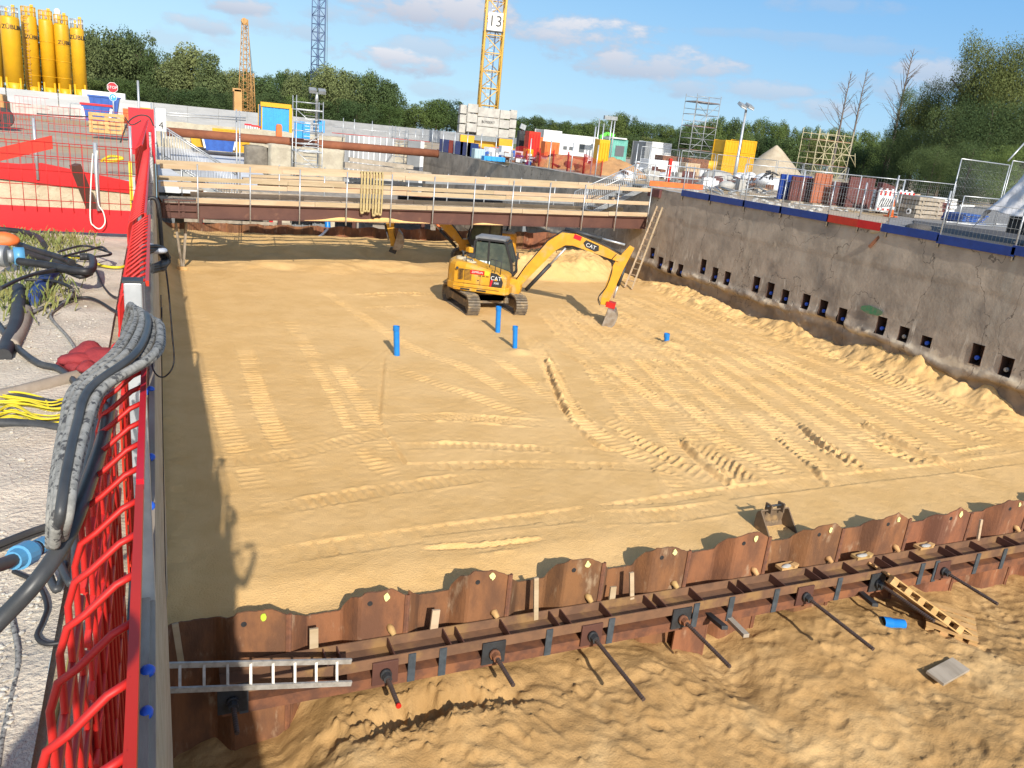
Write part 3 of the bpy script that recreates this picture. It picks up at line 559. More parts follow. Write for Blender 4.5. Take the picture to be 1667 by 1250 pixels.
def waler():
    t = thing('waling_beam', (7.5, YF+.15, ZT), 'long rusty double steel waling beam bolted across the front sheet piles', 'steel beam')
    x0, x1, D = .5, 18.6, .385
    def chan(z, s):
        b = MB(); b.box(((x0+x1)/2, YF+D/2, z), (x1-x0, D, .018)); b.box(((x0+x1)/2, YF-.008, z+s*.068), (x1-x0, .016, .156)); b.box(((x0+x1)/2, YF+D+.008, z+s*.068), (x1-x0, .016, .156)); return b
    chan(ZT-.146, 1).build('upper_channel', mat('beam_rust', (.19, .10, .055), (.13, .07, .042), 3, .7, bump=.003, bscale=30, c3=(.25, .145, .06), s3=1.6, t3=(.5, .66)), t)
    chan(ZT-.30, -1).build('lower_channel', RUST, t)
    xs = [1.62, 2.0, 2.6]
    for i in range(9):
        xa = 1.75+i*1.62
        for dx in (0, .18, .85):
            b = MB(); b.box((xa+dx, YF+D/2, ZT-.068), (.016, D-.03, .13)); b.build('stiffener', RUSTB, t)
    for px in (672, 722, 892, 990, 1130, 1185, 1255, 1352, 1478, 1500, 1562, 1602):
        p = at(px, 1000 if px > 1000 else 1040, y=YF); b = MB(); b.box((p.x, YF-.026, ZT-.225), (.10, .018, .42)); b.build('strap_plate', STRAP, t)
    for x in (.75, 15.6):
        b = MB(); b.box((x, YF-.026, ZT-.225), (.10, .018, .42)); b.build('strap_plate', STRAP, t)
    for px, py in ((605, 1000), (1275, 922), (1405, 905), (1505, 888)):      # pads of mortar on the packers
        pass
waler()
def packers():
    for i, (px, py) in enumerate(((1282, 922), (1404, 905), (1505, 889))):
        p = at(px, py, z=ZT+.02); t = thing('timber_packer', p, f'small timber packer with spilled white mortar on the waling beam, {ORD[i]} from the left', 'timber', 'timber packers on the waling beam')
        b = MB(); b.box((p.x, p.y+.02, ZT+.015), (.36, .16, .05), .05); b.box((p.x+.12, p.y-.03, ZT+.05), (.14, .09, .04), .3); b.build('block', WOODP, t)
        c = MB(); c.lump((p.x-.03, p.y-.02, ZT+.05), .075, i, 2, (1.5, .7, .3), .8); c.build('mortar_blob', CONC_L, t)
packers()
def rods():
    L = [(628, 1092, 650, 1150), (805, 1058, 842, 1115), (965, 1028, 1060, 1135), (1112, 1000, 1198, 1083), (1312, 968, 1425, 1055), (1440, 948, 1512, 1022), (1537, 925, 1630, 982)]
    zc = ZT-.22
    P = [(at(a, b, y=YF-.06).x, at(c, d, z=zc-.02).y) for a, b, c, d in L]; P[5] = (11.12, 7.15)
    P = [(.62, 7.75)]+P
    for i, (x, yt) in enumerate(P):
        t = thing('anchor_rod', (x, YF, zc), ['dark threaded anchor rod in the shadow under the ladder', 'short threaded anchor rod with a red painted tip', 'short bare anchor rod next to the red tipped one', 'long anchor rod, third from the left in the sun', 'long anchor rod above the lone pile in the middle', 'long anchor rod beside the blue pipe end', 'anchor rod half hidden under the tilted pallets', 'long anchor rod right of the tilted pallets'][i], 'anchor rod', 'anchor rods of the front waling beam')
        b = MB(); b.box((x, YF-.035, zc), (.34, .03, .34)); b.build('anchor_plate', RUSTB if i % 2 else STEELD, t, bevel=.004)
        b = MB(); b.tube([(x, YF-.05, zc), (x, YF-.105, zc)], .075, 12); b.tube([(x, YF-.105, zc), (x, YF-.18, zc)], .06, 6, smooth=False); b.build('nut', RUST if i in (2, 4) else STEELD, t)
        ys = np.linspace(YF-.15, yt, int((YF-.15-yt)/.012)); b = MB(); b.tube([(x+.02*(YF-y)*.3, y, zc-.02*(YF-y)) for y in ys], [.027+.005*(k % 3 == 0) for k in range(len(ys))], 10, smooth=False); b.build('threaded_bar', mat('bar_brown', (.075, .05, .042), (.055, .036, .03), 9, .6) if i == 0 else bpy.data.materials['bar_brown'], t)
        if i == 1: b = MB(); b.cyl((x+.004, yt+.03, zc-.014), (x+.005, yt-.005, zc-.015), .034, n=12); b.build('painted_tip', RED, t)
rods()
def ladder():
    a, b_, c, d = at(262, 1083, y=8.1), at(572, 1076, y=8.15), at(262, 1124, y=7.95), at(572, 1112, y=8.02)
    t = thing('ladder', c, 'short aluminium ladder lying sideways on the waling beam at the left corner', 'ladder')
    b = MB(); b.bar(a, b_, .03, .065); b.build('rail', ALU, t); b = MB(); b.bar(c, d, .03, .065); b.build('rail', ALU, t)
    for k in range(8):
        f = .09+k*.118; b = MB(); b.bar(a.lerp(b_, f), c.lerp(d, f), .03, .03); b.build('rung', ALU, t)
    p, q = at(267, 1080, y=7.6), at(250, 1250, y=6.2); b = MB(); b.bar(p, q, .06, .03); b.bar(at(258, 1120, y=7.5), at(262, 1250, y=6.3), .05, .03)
    tag(b.build('scaffold_board', WOODO), 'upright weathered boards at the end of the ladder by the left wall', 'board')
ladder()
def make_pallet(L, Wd, nb, label):
    t = thing('pallet', (0, 0, 0), label, 'pallet'); xs = [-L/2+.07+(L-.14)*k/(nb-1) for k in range(nb)]
    for i in range(5): b = MB(); b.box((0, (-.5+i/4)*(Wd-.12), .132), (L, .11 if i % 2 else .12, .022)); b.build('deck_board', WOODP, t, world=False)
    for x in xs: b = MB(); b.box((x, 0, .11), (.12, Wd, .022)); b.build('cross_board', WOODP, t, world=False)
    for x in xs:
        for y in (-.5, 0, .5): b = MB(); b.box((x, y*(Wd-.1), .06), (.13, .1, .078)); b.build('block', WOODP, t, world=False)
    for y in (-.5, 0, .5): b = MB(); b.box((0, y*(Wd-.1), .011), (L, .1, .022)); b.build('bottom_board', WOODP, t, world=False)
    return t
PAL = make_pallet(1.2, .8, 3, 'wooden pallet standing upright beside the red barrier corner')
def put_frame(o, org, ex, ey):
    ex = ex.normalized(); ez = ex.cross(ey).normalized(); ey = ez.cross(ex)
    M = Matrix((ex, ey, ez)).transposed().to_4x4(); M.translation = org; o.rotation_mode = 'QUATERNION'; o.location = org; o.rotation_quaternion = M.to_quaternion()
def pallets():
    hi = at(1452, 945, y=8.0); lo = at(1588, 1045, z=-5.80); L = (lo-hi).length; Wd = .85
    q = make_pallet(L, Wd, 7, 'bright wooden pallet tilted on edge against the waling beam'); ex = (lo-hi).normalized(); ey = Vector((.50, .80, -.34)); ez = ex.cross(ey).normalized(); ey = ez.cross(ex).normalized()
    put_frame(q, hi.lerp(lo, .5)+ey*Wd/2-ez*.06, ex, ey)
    a, b_ = at(1505, 1024, z=-5.74), at(1590, 1052, z=-5.78); f = make_pallet((b_-a).length, .8, 4, 'wooden pallet lying flat on the sand under the tilted pallet'); ex = (b_-a).normalized(); ey = Vector((.1, 1, .1)); ey = (ey-ex*ey.dot(ex)).normalized(); put_frame(f, a.lerp(b_, .5)+ey*.4-Vector((0, 0, .05)), ex, ey)
pallets()
def trench_bits():
    p, q = at(1436, 1013, z=-5.62), at(1466, 1016, z=-5.66); d = (q-p).normalized()
    t = thing('pipe_piece', p, 'short blue plastic pipe end lying on the sand near the pallets', 'pipe')
    b = MB(); n = 20; b.tube([p, p+d*.16], .10, n, cap=False); b.tube([p+d*.16, p+d*.18, p+d*.42], [.10, .088, .088], n, cap=False); b.build('pipe_body', PIPEB, t); b = MB(); b.cyl(p+d*.05, p+d*.06, .095, n=n); b.build('pipe_inside', BLACKP, t)
    a, b_ = at(1515, 1108, z=-5.72), at(1570, 1078, z=-5.72); b = MB(); c = (a+b_)/2; an = math.atan2(b_.y-a.y, b_.x-a.x); b.box(c, (.78, .3, .05), an, M=Matrix.Rotation(an, 3, 'Z') @ Matrix.Rotation(.12, 3, 'X'))
    tag(b.build('plank', WOODO, bevel=.004), 'grey weathered plank lying loose on the trench sand at right', 'plank')
    for i, (a, b_, lab, cat_) in enumerate((((1150, 998), (1180, 1022), 'dark steel offcut sticking out under the beam', 'steel offcut'), ((1180, 1000), (1215, 1035), 'grey weathered board poking out under the waling beam', 'board'), ((1395, 960), (1425, 985), 'dark steel section under the beam left of the tilted pallet', 'steel offcut'))):
        p, q = at(*a, y=8.45), at(*b_, y=7.85); b = MB(); b.bar(p, q, .10, .06); tag(b.build('offcut' if i != 1 else 'short_board', WOODO if i == 1 else STEELD), lab, cat_)
    # lone pile stub in front of the wall
    p = at(1125, 1010, y=8.62); b = MB(); b.box((p.x+.02, 8.62, -5.75), (.62, .03, 1.5)); b.box((p.x+.33, 8.7, -5.75), (.03, .2, 1.5)); tag(b.build('pile_stub', RUSTP), 'short rusty pile plate standing below the beam under a long anchor rod', 'pile')
    # excavator bucket lying behind the piles
    p = Vector((9.85, 9.5, -4.62)); t = thing('excavator_bucket', (p.x, p.y, -4.5), 'loose sandy digging bucket standing behind the rusty piles', 'bucket')
    bk = mat('bucket_steel', (.17, .115, .07), (.12, .085, .055), 5, .7, c3=(.3, .2, .1), s3=3)
    b = MB(); pr = [(-.25, .03), (-.1, -.05), (.15, .0), (.26, .2), (.24, .42), (.16, .48)]; w = .31
    for (y0, z0), (y1, z1) in zip(pr[:-1], pr[1:]): b.add([(p.x-w, p.y+y0, -4.62+z0), (p.x+w, p.y+y0, -4.62+z0), (p.x+w, p.y+y1, -4.62+z1), (p.x-w, p.y+y1, -4.62+z1)], [(0, 1, 2, 3)])
    o = b.build('shell', bk, t); md = o.modifiers.new('s', 'SOLIDIFY'); md.thickness = .025
    for s in (-1, 1): b = MB(); b.prism([(p.y+u, -4.62+v) for u, v in pr], 'x', p.x+s*w-.012, p.x+s*w+.012); b.build('side_plate', bk, t)
    for s in (-.14, .14): b = MB(); b.box((p.x+s, p.y+.18, -4.62+.52), (.03, .16, .16)); b.build('hanger_ear', bk, t)
    b = MB(); b.cyl((p.x-.2, p.y+.18, -4.62+.56), (p.x+.2, p.y+.18, -4.62+.56), .022); b.build('pin', STEELD, t)
trench_bits()
# ------------------------------------------------------------------ blue riser pipes on the sand
def risers():
    lab = ['tall blue pipe standing alone in the sand nearest the left', 'blue pipe standing in the sand just in front of the excavator tracks', 'slim blue pipe standing in a small heap of sand', 'very short blue pipe stub near the right wall']
    for i, (b_, tp, r) in enumerate([((646, 580), (644, 531), .085), ((810, 543), (812, 499), .085), ((838, 570), (838, 531), .075), ((1085, 560), (1086, 543), .09)]):
        p = at(*b_, z=-4.55); q = at(*tp, y=p.y); q.x = min(max(q.x, p.x-.06), p.x+.06)
        t = thing('riser_pipe', p, lab[i], 'pipe', 'blue pipes standing in the sand')
        b = MB(); b.tube([p, q], r, 20, cap=False); b.tube([q, p], r*.86, 20, cap=False); b.build('pipe', PIPEB, t)
        b = MB(); b.tube([q-Vector((0, 0, .14)), q-Vector((0, 0, .12)), q+Vector((0, 0, .005))], [r, r*1.12, r*1.12], 20, cap=False); b.build('socket', PIPEB, t)
        b = MB(); b.cyl(q-Vector((0, 0, .06)), q-Vector((0, 0, .05)), r*.9, n=20); b.build('pipe_inside', BLACKP, t)
risers()
# ------------------------------------------------------------------ left edge: red barrier, posts, hoses
def barrier():
    t = None; n = 0; GX = -.127
    def panel(y0, y1, i, dx=0.0, solid=True):
        t = thing('mesh_barrier', (GX+dx, y0, 0), f'red steel mesh barrier panel on the pit edge, {ORD[i]} from the camera', 'barrier', 'red mesh barrier panels along the left pit edge')
        b = MB(); ys = np.arange(y0+.04, y1-.02, .105)
        for y in ys:
            b.tube([(GX+dx, y, .04), (GX+dx, y, 1.05), (GX+dx+.01, y, 1.085), (GX+dx+.03, y, 1.10), (GX+dx+.065, y+.01, 1.13), (GX+dx+.088, y+.015, 1.14)], .0050, 6)
        b.build('upright_wires', REDM, t)
        for z, xx in ((.62, 0), (.34, 0), (.08, 0)):
            b = MB(); b.tube([(GX+dx+xx, y0, z), (GX+dx+xx, y1, z)], .0050, 6); b.build('rail', REDM, t)
        b = MB(); b.bar((GX+dx+.088, y0, 1.135), (GX+dx+.088, y1, 1.135), .011, .018); b.build('top_rail', RED, t)
        if solid: b = MB(); b.box((GX+dx-.012, (y0+y1)/2, .36), (.006, y1-y0-.02, .68)); [b.box((GX+dx-.007, (y0+y1)/2, .1+.085*q), (.008, y1-y0-.03, .012)) for q in range(8)]; b.build('toe_plate', RED, t)
        for q in range(3): b = MB(); b.tube([(GX+dx, y0, .76+.1*q), (GX+dx, y1, .76+.1*q)], .0058, 6); b.build('rail', REDM, t)
    segs = [(.28, 1.22), (1.24, 2.35), (2.80, 4.55), (4.6, 6.6), (6.62, 9.0), (9.02, 11.4)]
    for i, (a, b_) in enumerate(segs): panel(a, b_, i, 0 if i < 3 else -.02)
    for j, (a, b_) in enumerate([(12, 15.5), (15.52, 19), (19.1, 24), (24.1, 29)]): panel(a, b_, 6+j, -.12)
    # galvanised posts
    P = [((216, 458), 2.72, 1.13), ((239, 325), 9.6, 1.1), ((222, 330), 6.8, 1.05), ((226, 305), 12.5, 1.2), ((218, 285), 16, 1.2), ((246, 255), 19.5, 1.6), ((244, 215), 25, 1.5)]
    for i, (px, y, zt) in enumerate(P):
        q = at(*px, y=y); t = thing('fence_post', (q.x, y, 0), f'galvanised steel box post of the left red barrier, {ORD[i]} from the camera', 'post', 'galvanised posts of the left barrier')
        b = MB(); w = .052 if i == 0 else .06; b.box((q.x, y, q.z/2), (w, w, q.z)); b.build('upright', GALV, t, bevel=.004); b = MB(); b.box((q.x, y, q.z+.004), (w+.008, w+.008, .008)); b.build('cap', STEELD, t)
    # edge board and steel strip on top of the guide wall
    b = MB(); b.box((-.122, 1.6, .03), (.034, 3.1, .055)); tag(b.build('steel_strip', STEELD, bevel=.004), 'grey steel strip along the wall top beside the near barrier', 'steel strip')
    b = MB(); b.box((-.086, 1.15, .01), (.03, 6.2, .05)); b.box((-.069, 4.1, -.01), (.03, 5.4, .06)); tag(b.build('edge_board', WOODO), 'weathered board running along the very edge of the pit wall', 'board')
    for i, (px, py) in enumerate([(238, 1160), (241, 1092), (240, 942), (242, 825), (246, 745), (246, 632)]):
        p = at(px, py, z=.03); b = MB(); b.lump(p, .022, i, 2, (1.0, 1.2, .8), .4); b.box((p.x-.02, p.y, p.z-.02), (.03, .04, .03)); tag(b.build('blue_clip', CAPB), f'small blue plastic clip on the pit edge board, {ORD[i]} from the camera', 'clip', 'blue clips on the pit edge')
barrier()
def cross_fence():
    y = 11.2
    t = thing('mesh_barrier', (-1, y, 0), 'red mesh barrier with a red toe board crossing in front of the left trench', 'barrier')
    b = MB()
    for x in np.arange(-6.4, -.2, .13): b.tube([(x, y, .3), (x, y, 1.12)], .0045, 5)
    b.build('upright_wires', REDM, t)
    for z in (.44, .62, .79, .96, 1.12): b = MB(); b.tube([(-6.4, y, z), (-.2, y, z)], .005, 5); b.build('rail', REDM, t)
    b = MB(); b.box((-3.35, y+.01, .22), (6.3, .012, .28)); b.box((-3.35, y-.02, .085), (6.3, .05, .012)); b.build('toe_board', RED, t)
    p = at(155, 240, y=y-.03); t = thing('fence_post', (p.x, y-.03, 0), 'round galvanised post with a white cord in front of the red cross barrier', 'post'); b = MB(); b.cyl((p.x, y-.04, .35), (p.x, y-.04, 1.16), .024); b.build('upright', GALV, t)
    pts = [at(151, 250, y=y-.1), at(148, 300, y=y-.1), at(147, 355, y=y-.1), at(153, 368, y=y-.1), at(163, 372, y=y-.1), at(171, 362, y=y-.1), at(168, 345, y=y-.1), at(160, 330, y=y-.1), at(157, 280, y=y-.1), at(158, 245, y=y-.1)]
    b = MB(); b.tube(smooth_path(pts), .008); b.build('cord', mat('white_cord', (.75, .72, .64), None), t)
    b = MB(); b.box((-.3, y+.3, .55), (.04, .02, .8)); tag(b.build('yellow_stake', YCABLE), 'yellow strip standing at the corner of the two red barriers', 'stake')
    # far barrier on the trench wall
    y = 19.75; t = thing('mesh_barrier', (-1, y, 0), 'fine red mesh barrier standing on top of the pale trench wall', 'barrier')
    b = MB()
    for x in np.arange(-8, -.5, .115): b.tube([(x, y, .08), (x, y, 1.2)], .0045, 4)
    b.build('upright_wires', REDM, t)
    for z in (.35, .62, .9, 1.2): b = MB(); b.tube([(-8, y, z), (-.5, y, z)], .006, 5); b.build('rail', REDM, t)
    b = MB(); b.prism([(-4.2, -.05), (-.52, -.28), (-.52, -.02), (-2.2, .25), (-2.6, .20), (-4.2, .22)], 'y', y-.02, y-.005); b.build('toe_board', RED, t)
    for i, px in enumerate((56, 210)):
        p = at(px+4, 268, y=y-.03); q = at(px, 192 if i == 0 else 205, y=y-.03); t = thing('fence_post', p, ['slim grey post of the far red mesh beside the wide red board', 'slim grey post of the far red mesh next to the pit corner'][i], 'post'); b = MB(); b.cyl((p.x, p.y, -.1), (p.x, p.y, q.z), .03); b.build('upright', GALV, t)
    b = MB(); y = 15.5; p0, p1 = at(-25, 268, y=y), at(86, 242, y=y); h = .21
    b.add([p0, p1, p1+Vector((0, 0, h)), p0+Vector((0, 0, h)), p0+Vector((0, .03, 0)), p1+Vector((0, .03, 0)), p1+Vector((0, .03, h)), p0+Vector((0, .03, h))], [(0, 1, 2, 3), (5, 4, 7, 6), (3, 2, 6, 7), (1, 5, 6, 2)])
    tag(b.build('red_board', RED), 'bright red board held up above the left trench', 'board')
cross_fence()
def hose(pts, r, m, name, lab, cat_, n=8, group=None, sm=8):
    b = MB(); b.tube(smooth_path(pts, sm), r, n); return tag(b.build(name, m), lab, cat_, group)
def G(px, py, z=.04): return at(px, py, z=z)
def cables():
    # the thick bundle of grey hoses slung over the barrier
    R = random.Random(4)
    t = thing('hose_bundle', (-.25, 2.4, 0), 'bundle of thick dusty grey hoses slung over the red barrier', 'hose')
    for k in range(11):
        f = k/10; j = R.uniform(-3, 3); dz = (.0, .03, -.012, .04, .01, .045, .0, .03, .015, .04, .0)[k]
        S = [(200+8*f, 545, 1.04), (211+44*f, 497+28*f, 1.17), (217+48*f, 517+28*f, 1.19), (186+68*f, 572+8*f, 1.20), (121+52*f+j*.4, 632, 1.18), (105+40*f+j, 695, 1.16), (93+33*f+j, 765, 1.14), (83+29*f-j, 835, 1.11), (84+22*f+j, 888-14*(f > .4), 1.05)]
        b = MB(); b.tube(smooth_path([at(x, y, z=z+dz) for x, y, z in S], 8), (.0082, .0066, .0074)[k % 3], 10); b.build('hose_strand', CABK if k in (2, 5, 8) else CABG, t)
    for k in range(4):
        S = [(204-6*k, 555+14*k, 1.12), (182-10*k, 585+14*k, 1.15), (160-8*k, 618+8*k, 1.13), (138-3*k, 640+4*k, 1.09), (126, 645+3*k, 1.03)]
        b = MB(); b.tube(smooth_path([at(x, y, z=z+.02*(k % 2)) for x, y, z in S], 8), .0085, 10); b.build('hose_strand', CABG, t)
    # black pipe running down to the lower left corner
    hose([at(182, 640, z=1.06), at(170, 705, z=1.08), at(150, 768, z=1.09), at(126, 835, z=1.09), at(98, 892, z=1.07), at(55, 952, z=1.04), at(5, 1005, z=1.0), at(-40, 1050, z=.97)], .0125, CABK, 'black_pipe', 'thick black pipe running from the hose bundle to the lower left corner', 'pipe', 12)
    hose([at(160, 690, z=1.0), at(138, 780, z=.98), at(112, 850, z=.94), at(98, 910, z=.88)], .013, CABK, 'dark_hose', 'dark hose hanging between the grey bundle and the red barrier', 'hose', 10)
    p, q = at(30, 908, y=1.62), at(72, 886, y=1.7); d = (q-p).normalized()
    t = thing('hose_coupling', p, 'pale blue and black hose coupling lying on the gravel', 'coupling')
    b = MB(); b.tube([p-d*.02, p-d*.019, p, p+d*.001, p+d*.035, p+d*.036, p+d*.05], [.013, .018, .02, .025, .025, .021, .019], 16, smooth=False); b.tube([q-d*.03, q-d*.028, q, q+d*.001, q+d*.02], [.015, .018, .018, .015, .014], 16, smooth=False); b.build('collar', FITB, t); b = MB(); b.tube([p+d*.03, q-d*.02], .0175, 14); b.build('sleeve', BLACKP, t)
    hose([at(-40, 932, y=1.5), at(10, 916, y=1.58), p], .013, CABK, 'dark_hose', 'dark hose entering the pale blue coupling from the left', 'hose', 10)
    for i, pp in enumerate(([(-20, 900), (40, 875), (95, 855), (150, 840)], [(-20, 893), (60, 862), (140, 838)], [(78, 930), (92, 960), (104, 930), (112, 890)], [(96, 915), (118, 950), (122, 880), (120, 850)])):
        hose([G(a, b, .05+.03*i) for a, b in pp], .014, CABK, 'dark_hose', ['thick dark hose running left under the bundle', 'dark hose lying just above the thick one under the bundle', 'black hose loop under the bundle beside the coupling', 'second black hose loop pressed against the red barrier'][i], 'hose', 8)
    hose([G(18, 1000, .03), G(30, 1070, .03), G(18, 1140, .02), G(5, 1200, .02), G(-5, 1260, .02)], .0085, CABG, 'grey_cable', 'grey cable snaking down the gravel in the lower left corner', 'cable')
    hose([G(22, 930), G(60, 950), G(76, 985), G(70, 1010), G(60, 1035), G(75, 1048), G(105, 1045)], .008, BLACK, 'black_cable', 'thin black cable looping towards the barrier foot', 'cable')
    hose([G(125, 1020, .05), G(112, 1080, .04), G(92, 1160, .03), G(72, 1250, .03)], .007, mat('khaki', (.33, .29, .09), None), 'khaki_cable', 'thin khaki cable on the ground beneath the near barrier', 'cable')
    # yellow coil and black hoses at left
    t = thing('yellow_coil', G(60, 665), 'loose coil of bright yellow cable on the ground', 'cable')
    for k in range(9):
        o = R.uniform(-12, 12); a = R.uniform(0, 1); pts = [G(-10-20*a, 655+o*1.2), G(40, 660+o+R.uniform(-8, 8)), G(85, 665+o+R.uniform(-8, 8)), G(126, 660+o*1.2), G(122, 680+o*.5), G(70, 690+o*.3), G(20, 672+o), G(-20, 690)]
        b = MB(); b.tube(smooth_path([p+Vector((0, 0, .012*(k % 4))) for p in pts], 6), .0050, 6); b.build('loop', YCABLE, t)
    hose([G(-20, 643, .06), G(25, 638, .07), G(70, 648, .06), G(78, 662, .05)], .006, YCABLE, 'yellow_cable', 'single yellow cable above the yellow coil', 'cable')
    hose([G(-30, 645), G(40, 650), G(110, 662), G(150, 672)], .026, CABK, 'dark_hose', 'dark hose passing just above the yellow coil', 'hose', 10)
    hose([G(-30, 688), G(40, 690), G(100, 697), G(140, 705)], .026, CABK, 'dark_hose', 'dark hose passing just below the yellow coil', 'hose', 10)
    hose([G(-20, 652), G(60, 632), G(150, 608), G(180, 602)], .045, WOODO, 'muddy_pole', 'pale muddy pole lying across the gravel above the yellow coil', 'pole', 10)
    hose([G(-10, 520, .06), G(22, 560, .05), G(60, 590, .05), G(95, 600, .05), G(125, 625, .05), G(150, 655, .05)], .022, CABK, 'dark_cable', 'dark cable curving across the gravel toward the bundle', 'cable')
    hose([G(70, 500), G(140, 484), G(185, 505), G(205, 520), G(215, 545)], .012, BLACK, 'black_cable', 'thin black cable crossing the gravel to the barrier', 'cable')
    hose([G(-5, 540), G(30, 520), G(70, 500), G(20, 520)], .012, CABG, 'grey_cable', 'thin grey cable curling at the left edge', 'cable')
    hose([G(118, 470), G(117, 480), G(95, 500), G(82, 515), G(110, 548), G(124, 570)], .012, CABG, 'grey_cable', 'kinked grey cable ending at the red bag', 'cable')
    hose([G(150, 425), G(170, 468), G(192, 484), G(205, 465), G(214, 452)], .009, BLACK, 'black_cable', 'fine black cable curving toward the first post', 'cable')
    hose([G(112, 420, .1), G(140, 420, .08), G(165, 432, .05), G(195, 435, .05), G(215, 428, .05)], .014, YCABLE, 'yellow_cable', 'yellow cable crossing the gravel in front of the cross barrier', 'cable')
    # tangle at far left
    pp = [[(-20, 372), (30, 376), (60, 385), (72, 398)], [(-20, 390), (20, 395), (60, 408), (100, 420), (118, 428)], [(30, 425), (80, 432), (120, 440), (148, 440), (150, 420), (130, 418)], [(45, 412), (90, 425), (130, 438)], [(60, 445), (100, 440), (130, 450), (148, 445)], [(0, 470), (30, 455), (60, 445), (90, 438)], [(40, 455), (90, 458), (116, 468)], [(95, 410), (135, 400), (170, 408), (180, 414), (150, 418), (110, 416)], [(100, 418), (140, 408), (165, 402), (176, 410)]]
    for i, q in enumerate(pp):
        hose([G(a, b, .13+.05*(i % 3)) for a, b in q], (.03, .032, .034, .042, .022, .016, .014, .012, .012)[i], BLACK, 'black_hose', f'black hose in the tangle over the weeds, {ORD[i]} from the cross barrier', 'hose', 8, 'black hoses tangled at the left')
    hose([G(88, 442, .1), G(70, 462, .08), G(58, 480, .06), G(50, 490, .05)], .06, mat('navy_pipe', (.03, .06, .20), None, rough=.5), 'navy_pipe', 'short dark blue pipe among the weeds', 'pipe', 12)
    hose([G(30, 470, .1), G(28, 520, .08), G(15, 555, .06), G(5, 580, .05)], .05, STEELD, 'dark_pole', 'dark muddy pole standing out of the weeds at left', 'pole', 10)
    hose([G(42, 505, .05), G(35, 530, .05), G(18, 565, .05)], .05, WOODO, 'grey_post', 'split grey post lying on the gravel at left', 'post', 10)
    p = at(30, 417, z=.22); q = at(40, 417, z=.2)
    t = thing('pipe_fitting', at(18, 418, z=.2), 'pale blue pipe coupling with a steel valve on the black hoses', 'coupling')
    b = MB(); b.tube([at(22, 417, z=.2), at(40, 417, z=.2)], .085, 16); b.build('collar', FITB, t); b = MB(); b.tube([at(-4, 416, z=.2), at(12, 417, z=.2)], .1, 12); b.tube([at(12, 417, z=.2), at(22, 417, z=.2)], .06, 12); b.build('valve', GALVD, t)
    b = MB(); b.lump(at(2, 392, z=.25), .085, 3, 2, (1.3, .8, .6), .8); tag(b.build('orange_plug', ORANGE), 'orange plastic piece on the hoses at the left edge', 'cap')
    # red bag
    p = at(140, 577, z=.12); t = thing('red_bag', (p.x, p.y, 0), 'crumpled dark red bag lying on the gravel behind the grey hoses', 'bag')
    b = MB(); [b.lump(at(x, y, z=.06+.02*k), r, 50+k, 3, (1.2, 1, .55), 1.3) for k, (x, y, r) in enumerate(((120, 592, .06), (130, 586, .07), (141, 578, .075), (151, 568, .07), (136, 592, .05)))]; b.tube([at(112, 585, z=.06), at(117, 596, z=.06), at(128, 602, z=.05)], [.03, .045, .03], 8); b.build('body', PINK, t)
    # black foil and cables over the barrier further along
    p = at(250, 415, y=4.6); t = thing('black_foil', p, 'crumpled black plastic and cable coil hanging over the barrier', 'plastic sheet')
    b = MB()
    for k in range(14): b.tube(smooth_path([at(222+R.uniform(-4, 6), 418+R.uniform(-6, 4), y=4.2), at(238, 408+R.uniform(-6, 6), y=4.4), at(258+R.uniform(-4, 8), 405+R.uniform(-3, 6), y=4.6), at(268+R.uniform(-4, 8), 418+R.uniform(-4, 8), y=4.7), at(262+R.uniform(-6, 8), 432+R.uniform(-4, 8), y=4.6), at(248, 440+R.uniform(-8, 4), y=4.5)], 5), .009, 6)
    b.build('loops', BLACKP, t)
    b = MB(); b.lump(at(250, 403, y=4.6), .05, 5, 3, (1.2, 1.8, .5), .8); b.build('sheet', TARP, t)
    hose([at(268, 425, y=5), at(274, 470, y=5), at(280, 540, y=5), at(283, 590, y=5), at(270, 612, y=5), at(255, 610, y=5), at(248, 590, y=5.1), at(262, 560, y=5.1), at(263, 500, y=5.1)], .005, BLACK, 'black_cable', 'black cable hanging in a long loop down the pit face', 'cable')
    hose([at(262, 480, y=7), at(265, 700, y=7), at(270, 960, y=7), at(274, 1120, y=7)], .004, BLACK, 'plumb_line', 'thin dark cable hanging straight down the left pit face', 'cable')
    hose([at(236, 328, y=13), at(248, 322, y=13), at(257, 332, y=13), at(262, 380, y=13), at(264, 420, y=13)], .03, BLACK, 'black_cable', 'thick black cable draped over the wall near the bridge end', 'cable')
    # weeds
    N = 1500; Rn = np.random.RandomState(8); co = []; 
    C = [at(a, b, z=.0) for a, b in ((60, 400), (110, 405), (20, 470), (60, 490), (100, 432), (20, 380), (85, 400), (10, 500), (45, 440))]
    for i in range(N):
        c = C[Rn.randint(len(C))]; x, y = c.x+Rn.normal(0, .22), c.y+Rn.normal(0, .35); 
        if x > -.6: continue
        h = Rn.uniform(.03, .15); a = Rn.uniform(0, 6.28); w = Rn.uniform(.004, .010); lx, ly = math.cos(a)*h*.5, math.sin(a)*h*.5; px_, py_ = -math.sin(a)*w, math.cos(a)*w
        co += [(x-px_, y-py_, .02), (x+px_, y+py_, .02), (x+px_*.8+lx*.6, y+py_*.8+ly*.6, .02+h*.8), (x+lx, y+ly, .02+h)]
    co = np.array(co); me = bpy.data.meshes.new('weeds'); fast_mesh(me, co, np.arange(len(co), dtype=np.int32).reshape(-1, 4)); me.materials.append(mat('weed_green', (.13, .17, .045), (.22, .21, .07), 3, .8, c3=(.30, .24, .09), s3=2))
    o = bpy.data.objects.new('weeds', me); COL.objects.link(o); tag(o, 'straggly green and yellow weeds growing through the black hoses', 'weeds'); structure(o, 'stuff')
cables()
